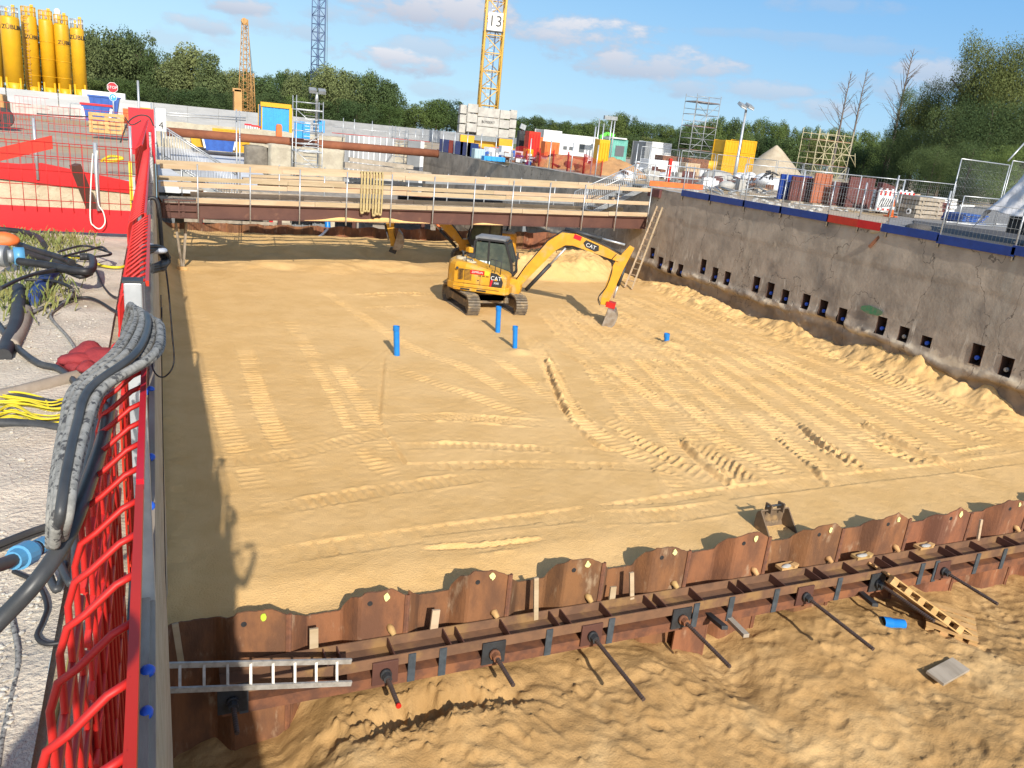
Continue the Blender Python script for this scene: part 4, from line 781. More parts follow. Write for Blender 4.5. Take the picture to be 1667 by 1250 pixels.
# ------------------------------------------------------------------ footbridge over the pit
BA, BB = Vector((.12, 32.2, -2.33)), Vector((21.95, 33.55, -1.95))     # underside of the near beam, left and right end
BD = (BB-BA).normalized(); BN = Vector((-BD.y, BD.x, 0)).normalized(); BL = (BB-BA).length
def bp(s, off=0, h=0): return BA+BD*s+BN*off+Vector((0, 0, h))
def bridge():
    t = thing('footbridge', bp(BL/2), 'timber railed footbridge on brown steel beams spanning the pit', 'bridge')
    for off in (0, 1.75):
        b = MB(); b.bar(bp(0, off, .275), bp(BL, off, .275), .016, .55); b.bar(bp(0, off, .012), bp(BL, off, .012), .26, .024); b.bar(bp(0, off, .54), bp(BL, off, .54), .26, .024)
        for s in (.25, .75, 1.25): b.bar(bp(s, off-.06, .03), bp(s, off-.06, .53), .1, .014)
        b.build('steel_beam', RUSTB, t)
    b = MB(); b.bar(bp(.05, -.1, .28), bp(1.3, -.1, .28), .02, .05); [b.bar(bp(s, -.1, .0), bp(s, -.1, .66), .05, .03) for s in (.08, .6, 1.25)]; b.bar(bp(.05, -.1, .66), bp(1.3, -.1, .66), .03, .05); b.build('end_frame', RUSTB, t)
    R = random.Random(2)
    for k in range(int(BL/.245)):
        s = .15+k*.245; b = MB(); 
        b.bar(bp(s, -.02, .575+R.uniform(0, .006)), bp(s, 1.8, .575+R.uniform(0, .006)), .235, .045); b.build('deck_plank', WOODO, t) if k < 95 else None
    def rail_set(off, name_seed, rows):
        for h, hh in rows:
            s = 0.0 if h > 1 else 1.2; n = 0
            while s < BL-.4:
                L = min(R.uniform(4.2, 5.0), BL-.15-s); b = MB(); dz = R.uniform(-.012, .012)
                b.bar(bp(s, off+R.uniform(-.008, .008), h+dz), bp(s+L-.015, off+R.uniform(-.008, .008), h+dz+R.uniform(-.01, .01)), .042, hh); b.build('rail_plank', WOOD, t); s += L
    rail_set(-.16, 1, ((.68, .19), (1.24, .17), (1.86, .17))); rail_set(1.92, 2, ((.70, .19), (1.26, .17), (1.84, .17)))
    for off, ph in ((-.225, 1.25), (1.99, .9)):
        s = ph
        while s < BL:
            b = MB(); b.tube([bp(s, off, -.12), bp(s, off, 1.98)], .026, 8); b.build('rail_post', GALV, t); s += 1.86
    sd_ = MB()
    for s0, s1, h in ((5.2, 10.5, .18), (12.5, 14, .08)):
        ss = np.linspace(s0, s1, 24); prev = None
        for s in ss:
            k = h*math.sin((s-s0)/(s1-s0)*math.pi)*(.8+.3*math.sin(s*3.1))
            cur = [bp(s, -.13, .025), bp(s, -.02, .025), bp(s, -.02, .026+max(k, .002))]
            if prev: sd_.add(prev+cur, [(0, 3, 5, 2), (0, 1, 4, 3)], 0, True)
            prev = cur
    sd_.build('sand_on_flange', SAND, t)
    for i, s in enumerate((7.55, 8.05)):
        tt = thing('lifting_sling', bp(s, -.28, 1.9), ['beige lifting sling hung over the bridge railing, left one of two', 'beige lifting sling hung over the bridge railing, right one of two'][i], 'sling', 'beige slings on the bridge railing')
        for k in range(3):
            x = s+.13*k-.1; lo = .42+.1*R.random()-(.1*i); b = MB(); b.tube(smooth_path([bp(x-.05, -.12, 1.97), bp(x-.055, -.30, 1.9), bp(x-.05, -.30, lo+.1), bp(x, -.30, lo), bp(x+.05, -.30, lo+.1), bp(x+.055, -.30, 1.9), bp(x+.05, -.12, 1.97)], 4), .035, 8); b.build('strap_loop', BEIGE, tt)
    for i, (px, py) in enumerate(((648, 270), (0, 0))):
        pass
bridge()
def stairs(name, lab, A, B, w, H=1.0, steps=9, m=GALV):
    """A upper end, B lower end (points on the near stringer), w vector to the far side"""
    t = thing(name, B, lab, 'stairs'); d = B-A
    for k, o in enumerate((Vector((0, 0, 0)), w)):
        b = MB(); b.bar(A+o, B+o, .04, .18); b.build('stringer', GALVD, t)
        r = MB(); up = Vector((0, 0, H)); r.tube([A+o+up, B+o+up], .024, 8); r.tube([A+o+up*.12, B+o+up*.12], .018, 6); r.tube([A+o, A+o+up], .024, 8); r.tube([B+o, B+o+up], .024, 8)
        n = int(d.length/.115)
        for i in range(1, n): q = A+o+d*(i/n); r.tube([q+up*.12, q+up], .009, 5)
        r.build('railing', m, t)
    for i in range(steps):
        q = A+d*((i+.5)/steps); b = MB(); b.bar(q, q+w, .22, .03, up=(0, 0, 1)); b.build('tread', GALVD, t)
def access():
    yl = 34.6
    A, B = at(264, 262, y=yl), at(386, 338, y=yl)
    stairs('access_stair', 'grey steel stair with barred railing descending from the left wall to the bridge', A, B, Vector((.1, 1.0, 0)), 1.28, 10)
    yr = 34.2
    A, B = at(1054, 305, y=yr), at(952, 352, y=yr)
    stairs('access_stair', 'grey steel stair with barred railing climbing from the bridge to the right wall', A, B, Vector((-.1, 1.1, 0)), 1.05, 9)
    # scaffold frame with number sign at the left stair
    t = thing('stair_scaffold', at(254, 300, y=34), 'galvanised scaffold frame at the top of the left stair carrying a number sign', 'scaffold')
    for px, y0, y1, yy in ((252, 320, 168, 33.6), (257, 320, 175, 35.2), (386, 345, 178, 34.8), (391, 345, 180, 36)):
        a, b_ = at(px, y0, y=yy), at(px, y1, y=yy); b_.x = a.x; b = MB(); b.tube([a, b_], .028, 8); b.build('standard', GALV, t)
    for y0 in (182, 186): b = MB(); b.tube([at(252, y0, y=33.6), at(400, y0+10, y=34.8)], .022, 6); b.build('ledger', GALV, t)
    b = MB(); b.tube([at(228, 203, y=34), at(258, 207, y=34)], .026, 6); b.build('ledger', GALV, t)
    p = at(262, 195, y=33.55); t = thing('number_sign', p, 'white sign with a black 4 fixed to the left stair scaffold', 'sign')
    b = MB(); b.box(p, (.34, .02, .8)); b.build('sign_plate', WHITE, t); b = MB(); q = at(262, 187, y=33.53); b.prism([(q.x-.1, q.z+.12), (q.x+.1, q.z+.12), (q.x, q.z-.14)], 'y', 33.528, 33.532); b.build('triangle_mark', mat('pale_grey', (.6, .62, .65), None), t)
    o = text_mb('4', .36, BLACK, 'digit', t, Matrix.Translation((0, -.02, -.2)) @ Matrix.Rotation(math.pi/2, 4, 'X'))
    # wooden ladder leaning on the right wall
    a, b_ = at(1078, 338, x=21.85), at(1028, 470, z=-4.45); a2, b2 = at(1070, 336, x=21.85), at(1017, 468, z=-4.45)
    t = thing('wooden_ladder', b_, 'long wooden ladder leaning against the dark concrete wall beside the bridge', 'ladder')
    w = Vector((0, -.42, 0)); w = Vector((.18, .38, 0))
    A0, B0 = a2, b2; A1, B1 = a2+Vector((0, -.45, 0)), b2+Vector((.12, -.43, 0))
    for p, q in ((A0, B0), (A1, B1)): b = MB(); b.bar(p, q, .05, .09); b.build('rail', WOOD, t)
    for k in range(13): f = (k+.7)/14; b = MB(); b.bar(A0.lerp(B0, f), A1.lerp(B1, f), .04, .04); b.build('rung', WOOD, t)
    # props under the left bridge end
    for i, (p, q) in enumerate((((286, 362, 33.2), (297, 440, 33.8)), ((303, 362, 33.4), (298, 438, 33.8)))):
        a, b_ = at(p[0], p[1], y=p[2]), at(q[0], q[1], y=q[2]); b = MB(); b.bar(a, b_, .08, .08); tag(b.build('timber_prop', WOODO), ['pale prop under the left bridge end leaning right', 'dark prop under the left bridge end leaning left'][i], 'prop')
    p = at(297, 440, y=33.6); b = MB(); b.box((p.x, 33.6, p.z-.15), (.38, .12, .6)); tag(b.build('board_stub', WOODP), 'short upright board in the sand below the two timber props', 'board')
access()
# ------------------------------------------------------------------ excavators
def excavator(loc, body_rot, track_rot, label, boom, stick, bkt_tip, boom_side=0., logo=True, name='excavator', boomroot=(1.05, 1.0)):
    """loc: ground point under the slew ring; boom etc. in the plane (r, z) of the body axis"""
    t = thing(name, loc, label, 'excavator')
    cb, sb = math.cos(body_rot), math.sin(body_rot); ct, st_ = math.cos(track_rot), math.sin(track_rot); L = Vector(loc)
    def B(x, y, z): return L+Vector((x*cb-y*sb, x*sb+y*cb, z))
    def T(x, y, z): return L+Vector((x*ct-y*st_, x*st_+y*ct, z))
    RB = Matrix.Rotation(body_rot, 3, 'Z')
    def tr(mb, f):
        mb.v = [tuple(f(*p)) for p in mb.v]; return mb
    # tracks
    for s in (-1, 1):
        pts = []; hl, r = 1.12, .33
        n = 12
        loop = [(hl+r*math.sin(a), .36+r*1.0*math.cos(a)-.0) for a in np.linspace(0, math.pi, n)] + [(-hl-r*math.sin(a), .36-r*math.cos(a)) for a in np.linspace(0, math.pi, n)]
        P = [Vector((x, 0, z)) for x, z in loop]; dense = []
        P.append(P[0])
        for a, b_ in zip(P[:-1], P[1:]):
            k = max(1, round((b_-a).length/.15)); dense += [a.lerp(b_, i/k) for i in range(k)]
        mb = MB(); N = len(dense); y0, y1 = s*.93-.225, s*.93+.225
        for i in range(N):
            a, c = dense[i], dense[(i+1) % N]; d = (c-a); nrm = Vector((d.z, 0, -d.x)).normalized()*-1
            if nrm.dot(a-Vector((max(-hl, min(hl, a.x)), 0, .36))) < 0: nrm = -nrm
            c2 = a+d*.88; o1, o2 = a+nrm*.03, c2+nrm*.03; i1, i2 = a-nrm*.02, c2-nrm*.02
            vs = [(q.x, yy, q.z) for yy in (y0, y1) for q in (i1, o1, o2, i2)]
            mb.add(vs, [(0, 1, 2, 3), (7, 6, 5, 4), (1, 5, 6, 2), (0, 4, 5, 1), (2, 6, 7, 3), (3, 7, 4, 0)])
            g0, g1 = a+nrm*.03, a+d*.16+nrm*.055; vs = [(q.x, yy, q.z) for yy in (y0, y1) for q in (a+nrm*.025, a+nrm*.06, a+d*.2+nrm*.06, a+d*.2+nrm*.025)]
            mb.add(vs, [(0, 1, 2, 3), (7, 6, 5, 4), (1, 5, 6, 2), (0, 4, 5, 1), (2, 6, 7, 3)])
        k = tr(mb, T).build('track', DIRTG, t)
        mb = MB(); mb.box((0, s*.93, .38), (2.1, .26, .26)); mb.box((0, s*.72, .42), (1.2, .25, .2)); tr(mb, T).build('track_frame', DIRTG, k)
        for x in (-1.12, 1.12): mb = MB(); mb.cyl((x, s*.93-.12, .36), (x, s*.93+.12, .36), .26, n=14); tr(mb, T).build('sprocket', DIRTG, k)
    mb = MB(); mb.box((0, 0, .50), (1.0, 1.6, .22)); mb.prism([(-.9, .3), (.9, .3), (.55, .62), (-.55, .62)], 'x', -.5, .5); mb.cyl((0, 0, .55), (0, 0, .78), .5, n=24); tr(mb, T).build('undercarriage', DIRTG, t)
    # slewing body: rounded rear, right-hand hood, cab floor
    half = [( .95, -1.12), (.3, -1.14), (-.55, -1.13), (-.98, -1.0), (-1.25, -.72), (-1.38, -.35), (-1.4, 0), (-1.38, .35), (-1.25, .72), (-.98, 1.0), (-.55, 1.13), (.95, 1.13), (1.08, .9), (1.08, -.9)]
    mb = MB(); mb.prism([(x, y) for x, y in half], 'z', .78, 1.05); o = tr(mb, B).build('body_skirt', YEL, t, bevel=.04)
    hood = [(.95, -1.10), (-.55, -1.11), (-.97, -.98), (-1.23, -.70), (-1.36, -.34), (-1.38, 0), (-1.36, .34), (-1.22, .70), (-.96, .98), (-.52, 1.10), (-.45, 1.10), (-.45, -.02), (.98, -.02), (.98, -1.0)]
    vs = []; rows = []
    def ring(z, k, dz=0.0): return [(x*(1-k*.5)+(-.2)*k*.5, y*(1-k*.5), z - (max(0, x-.25)**1.5*dz)) for x, y in hood]
    mb = MB(); R_ = [ring(1.05, 0), ring(1.45, 0, .12), ring(1.66, .03, .4), ring(1.76, .10, .5), ring(1.80, .22, .5)]; n = len(hood)
    vs = [p for r in R_ for p in r]; fs = [(i*n+j, i*n+(j+1) % n, (i+1)*n+(j+1) % n, (i+1)*n+j) for i in range(len(R_)-1) for j in range(n)] + [[(len(R_)-1)*n+j for j in range(n)]]
    mb.add(vs, fs); o = tr(mb, B).build('hood', YEL, t, bevel=.03)
    mb = MB(); R = random.Random(1)
    for c, r in (((-.9, -.3, 1.80), .16), ((-.6, -.5, 1.8), .14), ((-.35, -.75, 1.79), .1), ((-1.0, .1, 1.8), .12)): mb.lump(c, r, int(r*100), 2, (1.5, 1.3, .45), .3)
    tr(mb, B).build('dust_cover', mat('dusty_bags', (.52, .44, .3), (.44, .36, .24), 5, .9) if 'dusty_bags' not in bpy.data.materials else bpy.data.materials['dusty_bags'], t)
    mb = MB(); ys = -1.117
    for row, (xa, xb) in enumerate(((-.80, -.62), (-.58, -.30))):
        for k in range(9): mb.box(((xa+xb)/2, ys-(.0 if row else -.02)-.003, 1.2+.045*k), (xb-xa, .012, .018))
    tr(mb, B).build('vent_slots', BLACKP, o)
    mb = MB(); mb.box((.02, ys-.006, 1.3), (.008, .006, .52)); mb.box((.5, ys-.006, 1.3), (.006, .006, .5)); mb.box((-.25, ys-.006, 1.07), (1.35, .006, .008)); tr(mb, B).build('panel_gap', BLACKP, o)
    mb = MB(); mb.box((-.10, ys-.008, 1.5), (.52, .006, .15)); pl = tr(mb, B).build('name_label', RED, o); mb = MB(); mb.box((.25, ys-.008, 1.5), (.17, .006, .15)); tr(mb, B).build('yellow_label', YCABLE, o)
    def TX(x, y, z, rot=0): return Matrix.Translation(B(x, y, z)-L) @ Matrix.Rotation(body_rot, 4, 'Z') @ Matrix.Rotation(math.pi/2, 4, 'X') @ Matrix.Rotation(rot, 4, 'Z')
    text_mb('ZEPPELIN', .098, WHITE, 'lettering', o, TX(-.10, ys-.013, 1.5), .002)
    mb = MB(); [mb.box((-.04+.035*k, ys-.004, 1.385), (.022, .006, .034)) for k in range(11) if k not in (3, 7)]; tr(mb, B).build('phone_number', BLACK, o)
    mb = MB(); mb.prism([(.38, 1.05), (.83, 1.06), (.86, 1.25), (.76, 1.45), (.62, 1.53), (.40, 1.56)], 'y', -1.138, -1.118); tr(mb, B).build('logo_panel', BLACKP, o)
    text_mb('CAT', .20, WHITE, 'logo', o, TX(.60, -1.142, 1.36), .002); mb = MB(); mb.prism([(.54, 1.28), (.66, 1.28), (.60, 1.36)], 'y', -1.147, -1.145); tr(mb, B).build('logo_triangle', YEL, o)
    text_mb('308E', .10, WHITE, 'lettering', o, TX(.62, -1.142, 1.19), .002); mb = MB(); mb.prism([(.38, 1.05), (.44, 1.05), (.50, 1.3), (.42, 1.3)], 'y', -1.146, -1.139); tr(mb, B).build('logo_stripe', RED, o)
    mb = MB(); mb.tube([B(.72, -1.05, 1.5), B(.74, -1.07, 1.98), B(.35, -1.07, 2.02), B(.3, -1.02, 1.72)], .018, 6); mb.tube([B(.52, -1.06, 1.56), B(.54, -1.07, 2.0)], .014, 6); mb.build('handrail', STEELD, t)
    mb = MB(); mb.tube([B(-.9, -.05, 1.75), B(-.9, -.05, 2.0), B(-.97, -.05, 2.06)], .045, 10); mb.build('exhaust', STEELD, t)
    mb = MB(); [mb.box((x, ys-.009, z), (.05, .012, .03)) for x, z in ((-.05, 1.22), (-.62, 1.56), (.44, 1.62))]; mb.cyl((-.85, ys+.02, 1.58), (-.85, ys-.0, 1.58), .05, n=12); tr(mb, B).build('latches', STEELD, o)
    mb = MB(); [mb.box((x, -1.155, .86), (.34, .01, .05)) for x in (-.5, .1)]; mb.box((-.1, -1.15, .93), (1.7, .012, .012)); tr(mb, B).build('skirt_seam', BLACKP, t)
    # cab
    zc0, zc1 = 1.05, 2.58; prof = [(-.52, zc0), (.78, zc0), (.98, 1.35), (.92, 1.75), (.66, zc1-.12), (.56, zc1-.04), (-.40, zc1-.04), (-.52, zc1-.14)]
    cab = MB(); y0, y1 = .08, 1.08
    for y in (y0, y1):
        for a, b_ in zip(prof, prof[1:]+prof[:1]): cab.bar((a[0], y, a[1]), (b_[0], y, b_[1]), .07, .09, up=(0, 1, 0))
        cab.bar((.05, y, zc0), (.02, y, zc1-.08), .06, .07, up=(0, 1, 0))
    cab.prism([(-.50, zc0), (.77, zc0), (.97, 1.33), (.96, 1.42), (-.50, 1.42)], 'y', y0+.02, y1-.02)
    for x, z in ((.66, zc1-.1), (-.48, zc1-.1), (.97, 1.36), (-.5, 1.4)): cab.bar((x, y0, z), (x, y1, z), .08, .08)
    c = tr(cab, B).build('cab', BLACKP, t)
    mb = MB(); mb.box((.05, .58, zc1+.0), (1.12, 1.06, .10)); mb.box((.0, .58, zc1+.055), (.8, .8, .02)); tr(mb, B).build('cab_roof', mat('roof_grey', (.16, .17, .18), (.2, .2, .2), 3, .5) if 'roof_grey' not in bpy.data.materials else bpy.data.materials['roof_grey'], c, bevel=.03)
    gl = MB()
    for y in (y0+.0, y1): gl.prism([(-.48, 1.42), (.94, 1.42), (.90, 1.74), (.64, zc1-.14), (-.46, zc1-.14)], 'y', y-.006, y+.006)
    gl.prism([(.94, 1.42), (.96, 1.42), (.92, 1.76), (.68, zc1-.12), (.66, zc1-.12), (.90, 1.76)], 'y', y0+.05, y1-.05); gl.box((-.5, .58, 1.9), (.012, .9, .9))
    tr(gl, B).build('glazing', GLASS, c)
    mb = MB(); [mb.box((-.20+.21*(k % 3)-.0, y0-.012, 1.52+.17*(k//3)), (.19, .006, .14)) for k in range(6) if k not in (5,)]; tr(mb, B).build('paper_notices', PAPER, c)
    mb = MB(); mb.tube([B(.98, .1, 1.7), B(1.15, -.1, 1.78), B(1.15, -.12, 2.0)], .014, 6); mb.box(B(1.15, -.14, 2.1), (.05, .16, .24), body_rot); mb.tube([B(-.6, -.75, 1.75), B(-.62, -.8, 2.0)], .014, 6); mb.tube([B(-.35, -.8, 1.75), B(-.42, -.8, 1.98), B(-.6, -.8, 2.02)], .014, 6); mb.box(B(-.4, -.8, 2.04), (.2, .04, .14), body_rot); mb.build('mirrors', STEELD, c)
    # boom, stick, bucket in the plane y = boom_side
    ys_ = boom_side
    def W(r, z): return B(r, ys_, z)
    def plate(poly, w, name, m, par, bev=.012):
        mb = MB(); mb.prism(poly, 'y', ys_-w/2, ys_+w/2); return tr(mb, B).build(name, m, par, bevel=bev)
    f = boomroot; bu = plate([(f[0]-.25, .78), (f[0]+.28, .70), (f[0]+.34, .95), (f[0]+.22, 1.25), (f[0]-.2, 1.3)], .46, 'swing_bracket', YEL, t)
    bo = plate(boom['poly'], .30, 'boom', YEL, t)
    mb = MB()
    for dy in (-.1, 0, .1): mb.tube([B(r, ys_+dy, z+.05) for r, z in boom['top']], .017, 6)
    mb.build('hydraulic_hose', BLACK, bo)
    st = plate(stick['poly'], .22, 'stick', YEL, t)
    mb = MB()
    for dy in (-.16, .15): mb.tube(smooth_path([B(r, ys_+dy, z) for r, z in stick['hose']], 5), .015, 6)
    mb.build('hydraulic_hose', BLACK, st)
    def ram(p, q, r, split, par):
        P, Q = W(*p), W(*q); mm = P.lerp(Q, split); mb = MB(); mb.cyl(P, mm, r, n=12); o = mb.build('cylinder', STEELD, par); mb = MB(); mb.cyl(mm, Q, r*.55, n=10); mb.build('piston_rod', GALV, o)
    for p, q, sp in boom['rams']: ram(p, q, .075, sp, bo)
    for p, q, sp in stick['rams']: ram(p, q, .06, sp, st)
    if logo:
        r, z, a = boom['logo']; mb = MB(); u, v = math.cos(a), math.sin(a)
        def LP(x, y): return (r+x*u-y*v, z+x*v+y*u)
        mb.prism([LP(-.26, .02), LP(-.2, .15), LP(.3, .13), LP(.36, -.04), LP(.24, -.12), LP(-.12, -.1)], 'y', ys_-.162, ys_-.152); tr(mb, B).build('logo_panel', BLACKP, bo); text_mb('CAT', .19, WHITE, 'logo', bo, TX(r+.04*u, ys_-.166, z+.04*v, a), .002)
        mb = MB(); mb.prism([LP(-.66, .04), LP(-.38, .04), LP(-.38, .2), LP(-.66, .2)], 'y', ys_-.158, ys_-.152); tr(mb, B).build('name_label', RED, bo)
    # bucket
    pin, ang, bw = bkt_tip
    prof = [(0, 0), (.28, -.02), (.40, -.22), (.30, -.48), (.05, -.66), (-.02, -.64)]
    def Q(u, v): c_, s_ = math.cos(ang), math.sin(ang); return (pin[0]+u*c_-v*s_, pin[1]+u*s_+v*c_)
    prof = [(.0, .06), (.28, .02), (.40, -.2), (.36, -.45), (.16, -.72), (-.08, -.84)]
    mb = MB(); PP = [Q(*p) for p in prof]
    for (a0, a1), (c0, c1) in zip(PP[:-1], PP[1:]): mb.add([(a0, ys_-bw, a1), (a0, ys_+bw, a1), (c0, ys_+bw, c1), (c0, ys_-bw, c1)], [(0, 1, 2, 3)])
    bk = tr(mb, B).build('bucket', mat('worn_bucket', (.33, .29, .24), (.22, .17, .12), 4, .55, metal=.3) if 'worn_bucket' not in bpy.data.materials else bpy.data.materials['worn_bucket'], t); md = bk.modifiers.new('s', 'SOLIDIFY'); md.thickness = .03; md.offset = 0
    mb = MB()
    for s in (-1, 1): mb.prism(PP, 'y', ys_+s*bw-.012, ys_+s*bw+.012)
    tr(mb, B).build('side_plate', bpy.data.materials['worn_bucket'], bk)
    cp = MB(); a, b_ = Q(.05, .05), Q(.05, .3); cp.box(((a[0]+b_[0])/2, ys_, (a[1]+b_[1])/2), (.34, .36, .2), M=Matrix.Rotation(-ang, 3, 'Y')); tr(cp, B).build('quick_coupler', RED if logo else STEELD, t)
    return t
def poly_boom(spine, w):
    P = [Vector(p) for p in spine]; up = []; dn = []
    for i, p in enumerate(P):
        d = (P[min(i+1, len(P)-1)]-P[max(i-1, 0)]).normalized(); n = Vector((-d.y, d.x)); up.append(tuple(p+n*w[i])); dn.append(tuple(p-n*w[i]))
    return dn+up[::-1], up
def machines():
    sp = [(1.22, 1.05), (1.6, 1.62), (2.35, 2.62), (2.75, 2.92), (3.15, 2.93), (4.3, 2.62), (4.85, 2.44)]
    bp_, top = poly_boom(sp, [.12, .175, .215, .235, .215, .165, .11])
    boom = dict(poly=bp_, top=top, rams=[((1.55, .88), (2.85, 2.58), .62), ((2.75, 3.26), (4.95, 2.95), .62)], logo=(3.72, 2.78, -.26))
    ss = [(5.14, 2.95), (4.92, 2.5), (4.72, 1.75), (4.52, .9), (4.48, .72)]
    spoly = [(5.30, 2.88), (5.12, 2.95), (4.95, 2.72), (4.72, 2.42), (4.60, 2.1), (4.36, .95), (4.36, .72), (4.62, .72), (4.68, .95), (5.02, 2.1)]
    stick = dict(poly=spoly, rams=[((5.05, 2.15), (4.80, 1.0), .6)], hose=[(4.7, 2.6), (4.55, 2.35), (4.62, 2.0), (4.5, 1.4), (4.25, .95), (4.35, .7)])
    excavator((11.1, 27.2, -4.52), math.radians(-33), math.radians(90), 'yellow crawler excavator with raised bent boom digging in the sunlit sand', boom, stick, ((4.66, .58), math.radians(-8), .46))
    th = math.radians(187); c = Vector((15.7, 36.2, -4.45))
    # the second machine stands in the shade of the bridge, boom to the left
    sp = [(1.22, 1.0), (1.7, 1.5), (2.45, 2.2), (2.85, 2.42), (3.3, 2.42), (4.3, 2.3), (4.75, 2.22)]
    bp_, top = poly_boom(sp, [.13, .2, .24, .26, .24, .18, .12])
    boom = dict(poly=bp_, top=top, rams=[((1.5, .85), (2.9, 2.1), .6), ((2.8, 2.75), (4.9, 2.6), .6)], logo=(3.7, 2.36, -.1))
    stick = dict(poly=[(5.2, 2.42), (5.0, 2.5), (4.75, 2.2), (4.55, 1.95), (4.38, .85), (4.38, .65), (4.62, .65), (4.66, .85), (4.95, 1.9)], rams=[((5.0, 1.95), (4.75, .9), .6)], hose=[(4.7, 2.3), (4.5, 2.0), (4.5, 1.3), (4.3, .8)])
    excavator((14.6, 35.9, -4.45), math.radians(163), math.radians(176), 'second yellow excavator standing in the shade behind the bridge with its boom to the left', boom, stick, ((4.5, .62), math.radians(200), .4), logo=False)
machines()
# ------------------------------------------------------------------ behind the bridge
def back_piles():
    proto = None; P = 1.5
    for k in range(15):
        x0 = .1+k*P
        if proto is None:
            prof = [(0, 0), (.28, .3), (.5, .3), (.78, 0), (1, 0)]; t = thing('sheet_pile', (x0, 42.6, -4), 'x', 'sheet pile', 'rusty sheet piles of the far row')
            b = MB(); 
            for (s0, a), (s1, c) in zip(prof[:-1], prof[1:]):
                z0 = .12 if a == 0 else 0; z1 = .12 if c == 0 else 0
                b.add([(s0*P, a, -3), (s1*P, c, -3), (s1*P, c, z1), (s0*P, a, z0)], [(0, 1, 2, 3)]); 
            b.build('pile_panel', RUSTP, t, world=False); b = MB(); b.bar((P-.03, -.02, -3), (P-.03, -.02, .1), .05, .04); b.build('interlock', RUST, t, world=False); proto = t; q = t
        else: q = dup(proto, (x0, 42.6, -4))
        q.location = (x0, 42.6, -3.92+.018*x0); q['label'] = f'rusty sheet pile of the far row beyond the bridge, {ORD[k]} from the left'
back_piles()
def boxt(name, lab, cat_, c, d, m, rz=0, group=None, trim=None, bev=.02):
    """a container-like thing: ribbed body with a frame"""
    t = thing(name, c, lab, cat_, group); L = Vector(c); R = Matrix.Rotation(rz, 3, 'Z')
    def w(p): return L + R @ Vector(p)
    b = MB(); b.box(w((0, 0, d[2]/2)), d, rz); n = max(3, int(d[0]/.28)); o = b.build('body', m, t, bevel=bev)
    r = MB()
    for k in range(n): r.box(w((-d[0]/2+(k+.5)*d[0]/n, -d[1]/2-.012, d[2]/2)), (d[0]/n*.45, .03, d[2]*.86), rz)
    r.build('ribs', m, o)
    f = MB()
    for sx in (-1, 1):
        for sy in (-1, 1): f.box(w((sx*d[0]/2, sy*d[1]/2, d[2]/2)), (.1, .1, d[2]+.03), rz)
    for z in (.05, d[2]-.03):
        for sy in (-1, 1): f.box(w((0, sy*d[1]/2, z)), (d[0]+.06, .09, .1), rz)
    f.build('frame', trim or m, t)
    return t
def skip(name, lab, c, L, W_, H, m, rim, rz=0, stripes=True):
    t = thing(name, c, lab, 'skip container', None); R = Matrix.Rotation(rz, 3, 'Z'); C = Vector(c)
    def w(p): return C + R @ Vector(p)
    b = MB(); vs = [w(p) for p in [(-L*.36, -W_/2, .1), (L*.36, -W_/2, .1), (L*.5, -W_/2, H), (-L*.5, -W_/2, H), (-L*.36, W_/2, .1), (L*.36, W_/2, .1), (L*.5, W_/2, H), (-L*.5, W_/2, H)]]
    b.add(vs, [(0, 1, 2, 3), (5, 4, 7, 6), (0, 4, 5, 1), (1, 5, 6, 2), (4, 0, 3, 7), (3, 2, 6, 7)]); b.build('tub', m, t)
    r = MB()
    for a, c_ in ((2, 3), (6, 7), (2, 6), (3, 7)): r.bar(vs[a], vs[c_], .1, .1)
    r.build('rim', rim, t)
    g = MB()
    for k in range(4): x = (-.3+.2*k)*L; g.bar(w((x, -W_/2-.03, .1)), w((x*1.2, -W_/2-.03, H-.1)), .06, .06)
    g.build('ribs', m, t)
    if stripes:
        s = MB()
        for e in (-1, 1): s.bar(w((e*L*.40, -W_/2-.05, .25)), w((e*L*.47, -W_/2-.05, H-.15)), .14, .012, up=(0, 1, 0))
        s.build('warning_stripe', WHITE, t)
    return t
